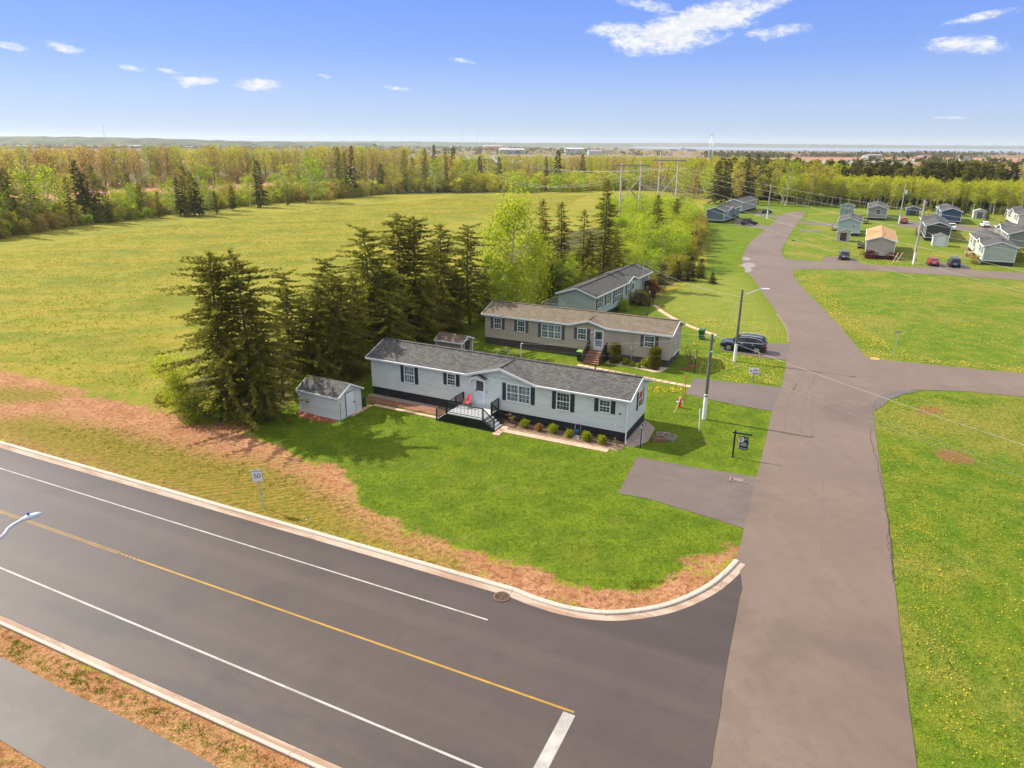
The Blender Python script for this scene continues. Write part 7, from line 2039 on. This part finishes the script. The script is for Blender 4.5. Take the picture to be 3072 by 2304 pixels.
reg('maroon', broadleaf(303, 1.8, 1.0, 26, 80, 0.14, 0.03, BARK, 'round', stems=3, spread=0.5), 1.8, [L_RED])
plant('maroon', 'maroon_shrub', 'maroon leaved shrub right of the sage home steps', 'shrub', e1(1785, 425), 2.2, None, 0, rg=rt)
plant('maroon', 'maroon_shrub', 'dark red bush at the left of the beige home end wall', 'shrub', c2(1270, 1325), 1.5, None, 0, rg=rt, fat=1.25)
plant('maroon', 'maroon_shrub', 'dark red bush at the right of the beige home end wall', 'shrub', c2(1650, 1340), 1.6, None, 0, rg=rt, fat=1.25)
plant('maroon', 'rust_shrub', 'rust red shrub between the birch thicket and the far bright lawn', 'shrub', gn(2078, 735), 2.6, None, 0, rg=rt)
plant('bush1', 'garden_shrub', 'brown shrub at the front corner of the pale sage home', 'shrub', c3(1260, 1420), 1.6, None, 3, rg=rt, fat=1.3)
plant('bush0', 'garden_shrub', 'dark shrub right of the pale sage home end wall', 'shrub', c3(2100, 1380), 2.2, None, 0, rg=rt)

# hedgerow along the far side of the hay field
HL = [gd(x, y) for x, y in [(-60, 535), (0, 519), (150, 492), (300, 474), (450, 455), (600, 440), (750, 429), (850, 419), (1000, 414.5)]]
hl = polyline_smooth(HL, 8)
hedge_pts = []
for a, b in zip(hl[:-1], hl[1:]):
    d = (b - a).normalized(); nrm_ = Vector((-d.y, d.x, 0))
    hedge_pts.append((a, d, nrm_, (b - a).length))
i = 0
for (a, d, n_, L) in hedge_pts:
    for k in range(max(1, int(L / 3.0))):
        for row in range(4):
            p = a + d * (k * 3.0 + rt.uniform(-1, 1)) + n_ * (1.0 + row * 3.0 + rt.uniform(-0.8, 1.4))
            plant(rt.choice(['scrub0', 'scrub1']), 'hedge_shrub', 'tangled shrub in the hedgerow along the far side of the hay field', 'shrub', p, rt.uniform(2.2, 4.2) + row * 0.9, 'hedgerow shrubs', rt.choice([0, 1, 0, 3, 0, 4, 2]), rg=rt); i += 1
HSP = [(20, 690, 26, 447), (-25, 700, -20, 480), (255, 668, 233, 479), (300, 665, 284, 493), (398, 648, 393, 519), (565, 645, 558, 495), (600, 648, 595, 545), (650, 642, 645, 573), (783, 622, 775, 480), (864, 618, 860, 571), (918, 612, 918, 588), (1022, 592, 1025, 441), (1062, 590, 1053, 436), (1040, 590, 1036, 455), (1144, 580, 1140, 490), (1216, 578, 1217, 449), (1240, 575, 1238, 473), (1278, 574, 1281, 445), (1305, 572, 1305, 434), (1338, 575, 1340, 443), (1362, 572, 1362, 439), (330, 668, 328, 560), (5, 705, 8, 470), (48, 692, 46, 505), (112, 684, 112, 545), (222, 676, 220, 528), (272, 668, 268, 520), (428, 650, 428, 545), (542, 650, 540, 530), (584, 648, 582, 512), (700, 632, 702, 556), (480, 655, 482, 575)]
for j, (bx, by, tx, ty) in enumerate(HSP):
    b = gn(bx, by); h = height_at(b, tx, ty)
    plant('far_spruce%d' % (j % 3), 'hedgerow_spruce', 'dark spruce standing in the hedgerow along the hay field', 'tree', b, h, 'hedgerow spruces', j % 2, rg=rt, fat=min(1.25, 13 / h))
HBL = [(95, 688, 70, 510, 2), (150, 680, 139, 506, 1), (205, 660, 195, 527, 0), (520, 645, 520, 540, 1), (749, 622, 749, 527, 2), (872, 606, 868, 497, 0), (935, 608, 931, 478, 1), (960, 605, 955, 485, 1), (1095, 590, 1090, 515, 0), (1182, 580, 1179, 491, 0), (1230, 578, 1228, 494, 0), (1305, 578, 1305, 480, 1), (1366, 575, 1364, 476, 0), (1395, 573, 1392, 476, 1), (1415, 572, 1412, 500, 0), (440, 652, 438, 585, 2), (690, 632, 690, 560, 0), (620, 640, 618, 500, 1), (30, 690, 40, 560, 1)]
for j, (bx, by, tx, ty, mi) in enumerate(HBL):
    b = gn(bx, by); h = height_at(b, tx, ty)
    plant('hedge%d' % (j % 2), 'hedgerow_birch', 'yellow green leafy tree standing in the hedgerow along the hay field', 'tree', b, h, 'hedgerow leafy trees', mi if mi < 3 else 0, rg=rt)
for j in range(46):
    a, d, n_, L = rt.choice(hedge_pts)
    p = a + d * rt.uniform(0, L) + n_ * rt.uniform(3, 10)
    plant('hedge%d' % (j % 2), 'hedgerow_birch', 'yellow green leafy tree standing in the hedgerow along the hay field', 'tree', p, rt.uniform(5.5, 9.5), 'hedgerow leafy trees', rt.choice([0, 0, 1, 2]), rg=rt)
for j, (bx, by, tx, ty) in enumerate([(196, 655, 160, 441), (186, 672, 166, 560), (1116, 588, 1103, 452), (1060, 592, 1070, 470), (1098, 588, 1115, 455)]):
    b = gn(bx, by); h = height_at(b, tx, ty)
    plant('dead0', 'dead_tree', 'bare dead trunk rising out of the hedgerow', 'tree', b, h, 'bare trunks in the hedgerow', 0, rg=rt, tilt=(0, -0.06))

# woods behind
def wood_band(line, rows, sp, depth, keys, hr, name, label, cat, group, mats, rg, limit=300):
    L = polyline_smooth(line, 10); n = 0; pos = []
    for r_ in range(rows):
        acc = rg.uniform(0, sp)
        for a, b in zip(L[:-1], L[1:]):
            d = (b - a); l = d.length; d.normalize(); nn = Vector((-d.y, d.x, 0))
            while acc < l:
                pos.append(a + d * (acc + rg.uniform(-0.3, 0.3) * sp) + nn * (r_ * depth + rg.uniform(-0.4, 0.4) * depth)); acc += sp * rg.uniform(0.8, 1.2)
            acc -= l
    for p in pos[:limit]:
        plant(rg.choice(keys), name, label, cat, (p.x, p.y, 0), rg.uniform(*hr), group, rg.choice(mats + ([1, 1, 1] if (name == 'woodland_tree' and p.x < -170) else [])), rg=rg, fat=rg.uniform(0.85, 1.15))
    return len(pos)
V3 = lambda x, y: Vector((x, y, 0))
n1 = wood_band([V3(-330, 232), V3(-250, 262), V3(-206, 300), V3(-160, 365), V3(-110, 425), V3(-60, 462)], 4, 7.6, 9.5, ['wood0', 'wood1', 'wood2', 'wood1'], (15.5, 18.6), 'woodland_tree', 'tall yellow budding tree in the wood beyond the red ploughed strip', 'tree', 'wood beyond the ploughed strip', [0, 0, 1, 1, 2], rt)
n2 = wood_band([V3(-330, 226), V3(-250, 256), V3(-203, 296), V3(-156, 361), V3(-106, 421), V3(-56, 458)], 1, 3.4, 3, ['scrub0', 'scrub1'], (4, 7), 'wood_edge_shrub', 'shrub at the edge of the wood beyond the red ploughed strip', 'shrub', 'shrubs at the far wood edge', [0, 3, 3, 2], rt)
n3 = 0
for (x, y) in scatter([(-28, 312), (20, 322), (62, 342), (64, 400), (-28, 392)], 150, 3.6, rt):
    plant(rt.choice(['scrub0', 'scrub1']), 'corridor_shrub', 'yellow green willow scrub in the power line corridor beyond the field', 'shrub', (x, y, 0), rt.uniform(4.5, 7.2), 'willow scrub under the distant towers', rt.choice([1, 2, 2, 4, 0]) , rg=rt, fat=1.2)
def tree_crowd(name, items):
    """a far wood that reads as one mass: many prototype trees merged in one object"""
    V, Fi, off_, mats = [], [], 0, []
    bigM = bpy.data.meshes.new(name); mi_all = []
    for (key, mi, x, y, h, rz) in items:
        hp, ms_ = PROTO[key]; me_ = ms_[mi]
        n = len(me_.vertices); co = np.empty(n * 3, np.float32); me_.vertices.foreach_get('co', co); co = co.reshape(-1, 3) * (h / hp)
        c_, s_ = math.cos(rz), math.sin(rz)
        V.append(np.stack([co[:, 0] * c_ - co[:, 1] * s_ + x, co[:, 0] * s_ + co[:, 1] * c_ + y, co[:, 2]], 1))
        loc_ = []
        for m_ in me_.materials:
            if m_ not in mats: mats.append(m_)
            loc_.append(mats.index(m_))
        for p in me_.polygons:
            Fi.append(tuple(v + off_ for v in p.vertices)); mi_all.append(loc_[p.material_index])
        off_ += n
    bigM.from_pydata(np.concatenate(V).tolist(), [], Fi)
    for m_ in mats: bigM.materials.append(m_)
    bigM.polygons.foreach_set('material_index', mi_all); bigM.update()
    return tag(link(name, bigM), kind='stuff')
tree_crowd('far_woodland', [(rt.choice(['wood0', 'wood1', 'wood2']), rt.choice([0, 0, 1, 2]), x, y, rt.uniform(11.5, 14.5), rt.uniform(0, 6)) for (x, y) in scatter([(-60, 402), (64, 408), (130, 395), (140, 470), (-40, 480)], 130, 6.2, rt)])
for (x, y) in scatter([(60, 345), (66, 300), (74, 268), (92, 254), (112, 250), (124, 262), (122, 330), (100, 392), (62, 400)], 84, 5.8, rt):
    plant(rt.choice(['wood0', 'wood2', 'hedge0', 'hedge1']), 'woodland_tree', 'yellow green tree in the mixed wood behind the end of the street', 'tree', (x, y, 0), rt.uniform(11, 15), 'mixed wood at the street end', rt.choice([0, 0, 1, 2]), rg=rt)
for j, (bx, by, tx, ty) in enumerate([(2260, 600, 2258, 447), (2230, 605, 2230, 450), (2175, 612, 2173, 475), (2285, 600, 2285, 466), (2350, 590, 2349, 462), (2145, 612, 2147, 482), (2325, 595, 2325, 482), (2370, 600, 2366, 476), (1440, 560, 1438, 468), (1497, 560, 1494, 470), (1637, 560, 1636, 468), (1672, 560, 1674, 450), (1745, 560, 1745, 462)]):
    b = gn(bx, by); h = min(17.5, height_at(b, tx, ty))
    plant('far_spruce%d' % (j % 3), 'wood_spruce', 'dark spruce standing above the yellow trees of the woods', 'tree', b, h, 'spruces in the yellow woods', 0, rg=rt)
# birch belt and spruce plantation at the right
BLN = [gn(x, y) for x, y in [(2330, 612), (2430, 616), (2560, 622), (2700, 628), (2850, 636), (3000, 645), (3150, 654), (3320, 664)]]
n4 = wood_band(BLN, 5, 3.1, 4.6, ['birch0', 'birch1', 'birch2'], (9.2, 10.4), 'birch_tree', 'lime green birch with a pale trunk in the belt behind the far homes', 'tree', 'birch belt behind the far homes', [0], rt)
n5 = wood_band([p + Vector((1.0, 1.0, 0)) for p in BLN], 1, 3.2, 2, ['scrub0', 'far_spruce2'], (1.6, 3.2), 'understory_shrub', 'dark low shrub or seedling spruce at the foot of the birch belt', 'shrub', 'low growth at the birch belt foot', [0, 1], rt)
n6 = wood_band([p + Vector((-14, 32, 0)) for p in BLN], 8, 5.0, 5.6, ['far_spruce3', 'far_spruce4', 'far_spruce3', 'far_spruce2'], (12.2, 15.5), 'plantation_spruce', 'dark spruce in the plantation behind the lime green birch belt', 'tree', 'spruce plantation behind the birches', [0, 0, 0, 1], rt)
tree_crowd('far_woodland', [(k_, 1, x, y, rt.uniform(9, 12), rt.uniform(0, 6)) for (x, y) in scatter([(150, 345), (170, 330), (420, 380), (420, 460), (150, 470)], 90, 7.5, rt) for k_ in [rt.choice(['wood0', 'wood2', 'far_spruce0', 'far_spruce1'])]])
print('TREES', n1, n2, n3, n4, n5, n6)
# spruces by the navy home
for (x, y, h, lab) in [(1180, 560, 5.5, 'dark lone spruce right of the navy home'), (1640, 640, 3.0, 'low dark spruce under the birches right of the cream shed')]:
    plant('far_spruce2', 'lone_spruce', lab, 'tree', c3(x, y) + Vector((0, 3, 0)), h, None, 0, rg=rt, fat=1.6)
plant('scrub1', 'pampas_tuft', 'pale feathery tuft by the flagpole left of the navy home', 'shrub', c3(440, 560), 2.2, None, 2, rg=rt)
# ------------------------------------------------------------------ distant things
rf = random.Random(33)
def far_building(name, label, x, y, L, W, h, rz, wallm, roofm, pitch=0.25):
    b = thing(name, label, 'building', (x, y, 0), rz)
    MB().box(-L / 2, L / 2, -W / 2, W / 2, -1, h).build('wall', wallm, b)
    e = 0.4
    MB().extrude([(-L / 2 - e, -W / 2 - e, h), (-L / 2 - e, 0, h + pitch * W / 2), (-L / 2 - e, W / 2 + e, h), (-L / 2 - e, 0, h - 0.05)], (L + 2 * e, 0, 0)).build('roof', roofm, b)
    return b
FW = paint('far_white', (0.40, 0.40, 0.40), 0.06); FG = paint('far_grey_roof', (0.25, 0.26, 0.27), 0.06); FBR = paint('far_brick', (0.25, 0.10, 0.07), 0.1); FT = paint('far_teal', (0.14, 0.33, 0.28), 0.08); FRD = paint('far_red_roof', (0.3, 0.08, 0.05), 0.1); FD = paint('far_dark_roof', (0.08, 0.08, 0.09), 0.1)
def fb(name, label, xd, yd, Y, L, W, h, wm, rm, rz=0.1):
    p = at_depth(xd * DS, yd * DS, Y)
    return far_building(name, label, p.x, Y, L, W, h, rz, wm, rm)
fb('brick_building', 'flat brick school like building beyond the hedgerow, left of the grey roofed hall', 1022, 338, 620, 34, 20, 7.5, FBR, FG)
fb('hall', 'long pale hall with a grey roof beyond the corridor scrub', 1072, 337, 640, 46, 18, 5, FW, FG)
fb('warehouse', 'long white warehouse beyond the spruce plantation', 1842, 345, 640, 105, 24, 5.0, FW, FG, 0.02)
fb('warehouse', 'teal sided warehouse left of the long white one', 1745, 345, 640, 48, 20, 5.5, FT, FG, 0.0)
fb('farm_house', 'small pale farmhouse right of the white warehouse', 1968, 348, 640, 16, 10, 6, FW, FRD)
fb('farm_house', 'white gabled farmhouse on the red field far right', 2112, 356, 520, 13, 9, 6, FW, FD)
fb('farm_shed', 'long low farm shed with a red end at the far right', 2200, 358, 470, 40, 14, 5, FW, FRD, -0.05)
fb('barn', 'white barn far out beside the pylons', 1240, 322, 1500, 36, 20, 11, FW, FW)
fb('barn', 'white barn among far trees right of the distant towers', 1285, 323, 1400, 26, 16, 8, FW, FG)
fb('barn', 'white roofed shed beyond the hedgerow spruces', 1105, 321, 1500, 50, 20, 9, FW, FW)
fb('barn', 'orange sided barn far beyond the left wood', 1065, 309, 2500, 60, 20, 12, paint('far_orange', (0.5, 0.25, 0.12), 0.1), FW)
k = 0
for (x0, x1, Y0, Y1, n) in [(-40, 640, 1900, 2200, 46), (640, 1100, 2200, 2900, 14), (1150, 1500, 1700, 3200, 12), (1850, 2100, 900, 1700, 10)]:
    for j in range(n):
        Y = rf.uniform(Y0, Y1); p = at_depth(rf.uniform(x0, x1) * DS, 440, Y)
        far_building('distant_house', 'tiny pale house in the hazy distance before the horizon', p.x, Y, rf.uniform(10, 26), rf.uniform(8, 13), rf.uniform(5, 8), rf.uniform(-0.6, 0.6), rf.choice([FW, FW, FG]), rf.choice([FG, FD, FW, FRD]))['group'] = 'tiny houses in the distance'

# lattice mast
tb_ = at_depth(2131, 470, 1000); 
mh = at_depth(2137, 396, 1000).z
tw = thing('lattice_tower', 'tall grey lattice mast standing alone against the bay', 'tower', (tb_.x, 1000, 0))
for sx in (-1, 1):
    for sy in (-1, 1):
        MB().tube([(sx * 3.2, sy * 3.2, 0), (sx * 0.8, sy * 0.8, mh)], [0.17, 0.11], 5).build('leg', METAL, tw)
m = MB(); nseg = 14
for k in range(nseg):
    t0, t1 = k / nseg, (k + 1) / nseg
    r0, r1 = 3.2 - 2.4 * t0, 3.2 - 2.4 * t1
    for (ax, ay, bx, by) in ((-1, -1, 1, -1), (1, -1, 1, 1), (1, 1, -1, 1), (-1, 1, -1, -1)):
        m.tube([(ax * r0, ay * r0, mh * t0), (bx * r1, by * r1, mh * t1)], 0.055, 4); m.tube([(bx * r0, by * r0, mh * t0), (ax * r1, ay * r1, mh * t1)], 0.055, 4)
m.build('lattice', METAL, tw)
m = MB()
for sx in (-1.4, 1.4): m.box(sx - 0.35, sx + 0.35, -0.6, 0.6, mh - 5, mh - 2)
m.build('antennas', METAL, tw)
for j, (xd, Y, top) in enumerate([(228, 1900, 60), (748, 2600, 46), (1432 / DS, 2400, 62), (1388 / DS, 2500, 58)]):
    p = at_depth(xd * DS, 430, Y)
    o = MB().tube([(0, 0, 0), (0, 0, top)], [0.9, 0.4], 5).build('radio_mast', METAL); o.location = (p.x, Y, 0)
    tag(o, 'thin radio mast faint on the horizon', 'mast', 'faint masts on the horizon')

# masses of trees far off
def tree_mass(name, rects, n, h, mat, seed):
    rg = np.random.default_rng(seed); Q = []
    for (x0, x1, y0, y1, w) in rects:
        m = max(3, int(n * w))
        C = np.stack([rg.uniform(x0, x1, m), rg.uniform(y0, y1, m)], 1)
        for c in C:
            hh = h * rg.uniform(0.6, 1.2); k = 16
            P = np.stack([c[0] + rg.normal(0, hh * 0.5, k), c[1] + rg.normal(0, hh * 0.4, k), rg.uniform(0.05, 0.85, k) * hh], 1)
            ll = rg.uniform(0.25, 0.5, k) * hh
            Q.append(leaves(P, rg.normal(0, 1, (k, 3)) + np.array([0, 0, 0.6]), ll, ll * 0.45, rg))
    o = link(name, quad_mesh(name, np.concatenate(Q), mat))
    return tag(o, kind='stuff')
tree_mass('distant_trees', [(-2400, -300, 1850, 2300, 3.0), (-300, 300, 1400, 1440, 0.3), (-200, 250, 2000, 2060, 0.4), (-700, 100, 2700, 2900, 1.0), (330, 470, 1240, 1300, 0.5), (520, 900, 1400, 1460, 0.8), (1000, 1700, 1750, 1900, 1.0), (900, 1150, 1000, 1040, 0.5), (520, 640, 720, 760, 0.5), (330, 520, 690, 720, 0.5)], 260, 9.0, L_SPF, 5)
tree_mass('distant_scrub', [(-1500, -260, 640, 1500, 1.2), (-260, 300, 520, 900, 0.9), (300, 700, 520, 640, 0.3), (420, 760, 520, 600, 0.3), (-900, 400, 1500, 2600, 0.7)], 330, 7.0, L_OLV, 6)

# ------------------------------------------------------------------ flowers and grass in the turf
def speckles(name, areas, mat, size, z, seed, tufts=False, test=None):
    rg = np.random.default_rng(seed); Q = []
    for (poly, n, clump, cs) in areas:
        P2 = [(p[0], p[1]) for p in poly]
        xs = [p[0] for p in P2]; ys = [p[1] for p in P2]
        nc = max(1, int(n / clump)); got = 0
        pts = []
        while got < nc:
            x, y = rg.uniform(min(xs), max(xs)), rg.uniform(min(ys), max(ys))
            if in_poly(x, y, P2): pts.append((x, y)); got += 1
        C = np.repeat(np.array(pts), clump, axis=0)
        C = C + rg.normal(0, cs, C.shape)
        keep = np.array([in_poly(a, b, P2) and (test is None or test(a, b)) for a, b in C])
        C = C[keep]; m = len(C)
        s = size * rg.uniform(0.6, 1.3, m)
        if tufts:
            for k in range(3):
                P = np.concatenate([C + rg.normal(0, 0.03, (m, 2)), np.zeros((m, 1))], 1)
                Q.append(leaves(P, np.stack([rg.normal(0, 0.8, m), rg.normal(0, 0.8, m), np.full(m, 1.0)], 1), s, s * 0.22, rg))
        else:
            a = rg.uniform(0, PI, m); t = rg.normal(0, 0.3, (m, 2))
            u = np.stack([np.cos(a), np.sin(a), t[:, 0]], 1) * s[:, None] * 0.5; v = np.stack([-np.sin(a), np.cos(a), t[:, 1]], 1) * s[:, None] * 0.5
            P = np.concatenate([C, (z * rg.uniform(0.7, 1.3, m))[:, None]], 1)
            Q.append(np.stack([P - u, P - v, P + u, P + v], 1))
    o = link(name, quad_mesh(name, np.concatenate(Q), mat))
    return tag(o, kind='stuff')
YEL = rough_mat('dandelion_yellow', (0.42, 0.30, 0.02), (0.52, 0.37, 0.03), 3, 0.8)
Dq = lambda L: [gd(*p) for p in L]
RV = Dq([(1888, 880), (1940, 850), (2212, 860), (2400, 880), (2500, 1659), (1985, 1659), (1960, 1480), (1930, 1230), (1905, 1000)])
MIDR = Dq([(1722, 592), (1900, 588), (2212, 608), (2330, 616), (2330, 815), (2212, 806), (1960, 780), (1885, 772), (1850, 740), (1800, 690), (1745, 625)])
speckles('dandelions', [
    (RV, 3600, 5, 0.6), (Dq([(1890, 880), (1950, 855), (2080, 870), (2060, 930), (1910, 940)]), 900, 6, 0.4),
    (Dq([(1905, 950), (2000, 960), (2060, 1250), (2120, 1640), (2030, 1640), (1960, 1350)]), 1300, 4, 0.5)], YEL, 0.055, 0.05, 1)
speckles('dandelion_drifts', [
    (MIDR, 4200, 14, 0.9), (Dq([(1722, 595), (1760, 592), (1880, 720), (1980, 770), (2212, 795), (2212, 806), (1960, 780), (1885, 772), (1800, 690)]), 4200, 10, 0.5),
    (Dq([(1505, 770), (1560, 762), (1690, 780), (1686, 832), (1600, 826), (1510, 812)]), 1500, 10, 0.35),
    (Dq([(1480, 690), (1545, 700), (1550, 745), (1500, 760)]), 500, 12, 0.3), (Dq([(1410, 650), (1560, 690), (1690, 700), (1700, 735), (1600, 730), (1420, 670)]), 1100, 14, 0.4),
    (Dq([(1150, 770), (1250, 790), (1240, 800), (1080, 780)]), 260, 8, 0.4), (Dq([(1400, 835), (1480, 835), (1470, 850), (1400, 850)]), 260, 8, 0.3),
    (Dq([(1695, 520), (1800, 505), (1900, 520), (2010, 580), (1850, 572), (1705, 552)]), 5200, 20, 0.9), (Dq([(1960, 500), (2080, 500), (2200, 560), (2200, 580), (1960, 570)]), 4600, 20, 0.9),
    (Dq([(1600, 555), (1610, 600), (1690, 700), (1640, 640), (1590, 580)]), 300, 8, 0.3), (Dq([(-20, 790), (400, 800), (500, 720), (200, 640), (-20, 700)]), 500, 5, 0.6)], YEL, 0.095, 0.06, 6)
GT = leaf_mat('grass_blades', (0.10, 0.165, 0.008), (0.14, 0.20, 0.012), (0.19, 0.20, 0.025), 0.5, 0.5, 0.0)
FRONT = Dq([(560, 930), (700, 1005), (772, 1050), (772, 1088), (850, 1132), (960, 1178), (1100, 1215), (1200, 1248), (1280, 1280), (1380, 1272), (1440, 1252), (1490, 1214), (1560, 1195), (1590, 1185), (1604, 1145), (1340, 1070), (1375, 995), (1050, 930), (940, 905), (780, 860), (640, 905)])
speckles('grass_tufts', [(FRONT, 26000, 2, 0.12), (RV, 24000, 3, 0.15), (Dq([(1390, 980), (1625, 1020), (1655, 890), (1400, 832)]), 6000, 2, 0.12)], GT, 0.05, 0.0, 2, True)
GV_ = leaf_mat('verge_grass', (0.14, 0.18, 0.008), (0.20, 0.21, 0.015), (0.24, 0.20, 0.04), 0.6, 0.5, 0.0)
speckles('verge_grass', [(Dq([(0, 925), (260, 925), (480, 985), (640, 1020), (735, 1075), (900, 1180), (1000, 1215), (1000, 1285), (560, 1155), (0, 955)]), 5000, 5, 0.12), (Dq([(0, 1356), (600, 1640), (600, 1680), (0, 1410)]), 900, 6, 0.15), (Dq([(540, 905), (640, 900), (620, 950), (560, 945)]), 500, 4, 0.15), (Dq([(800, 1100), (1000, 1190), (1300, 1290), (1400, 1275), (1560, 1200), (1450, 1255), (1200, 1250), (960, 1180)]), 700, 6, 0.1)], GV_, 0.08, 0.0, 4, True, lambda a, b: off((a, b, 0)) > O_FAR_OUT + 0.25 or off((a, b, 0)) < O_NEAR_OUT - 0.25)
FIELD = Dq([(-60, 790), (-60, 560), (330, 490), (700, 450), (1000, 425), (1270, 420), (1200, 460), (1000, 470), (860, 500), (740, 540), (640, 580), (480, 560), (380, 620), (350, 760), (345, 860), (200, 845), (60, 805)])
FNEAR = Dq([(-60, 790), (-60, 640), (360, 590), (350, 760), (345, 860), (200, 845), (60, 805)])
GS_ = leaf_mat('field_straw', (0.38, 0.30, 0.06), (0.46, 0.36, 0.08), (0.34, 0.30, 0.04), 0.2, 0.5, 0.0)
GF_ = leaf_mat('field_green', (0.25, 0.30, 0.018), (0.33, 0.34, 0.024), (0.20, 0.26, 0.014), 0.2, 0.5, 0.0)
speckles('field_straw', [(FIELD, 24000, 4, 0.5)], GS_, 0.17, 0.0, 7, True)
speckles('field_grass', [(FIELD, 24000, 4, 0.5)], GF_, 0.17, 0.0, 8, True)
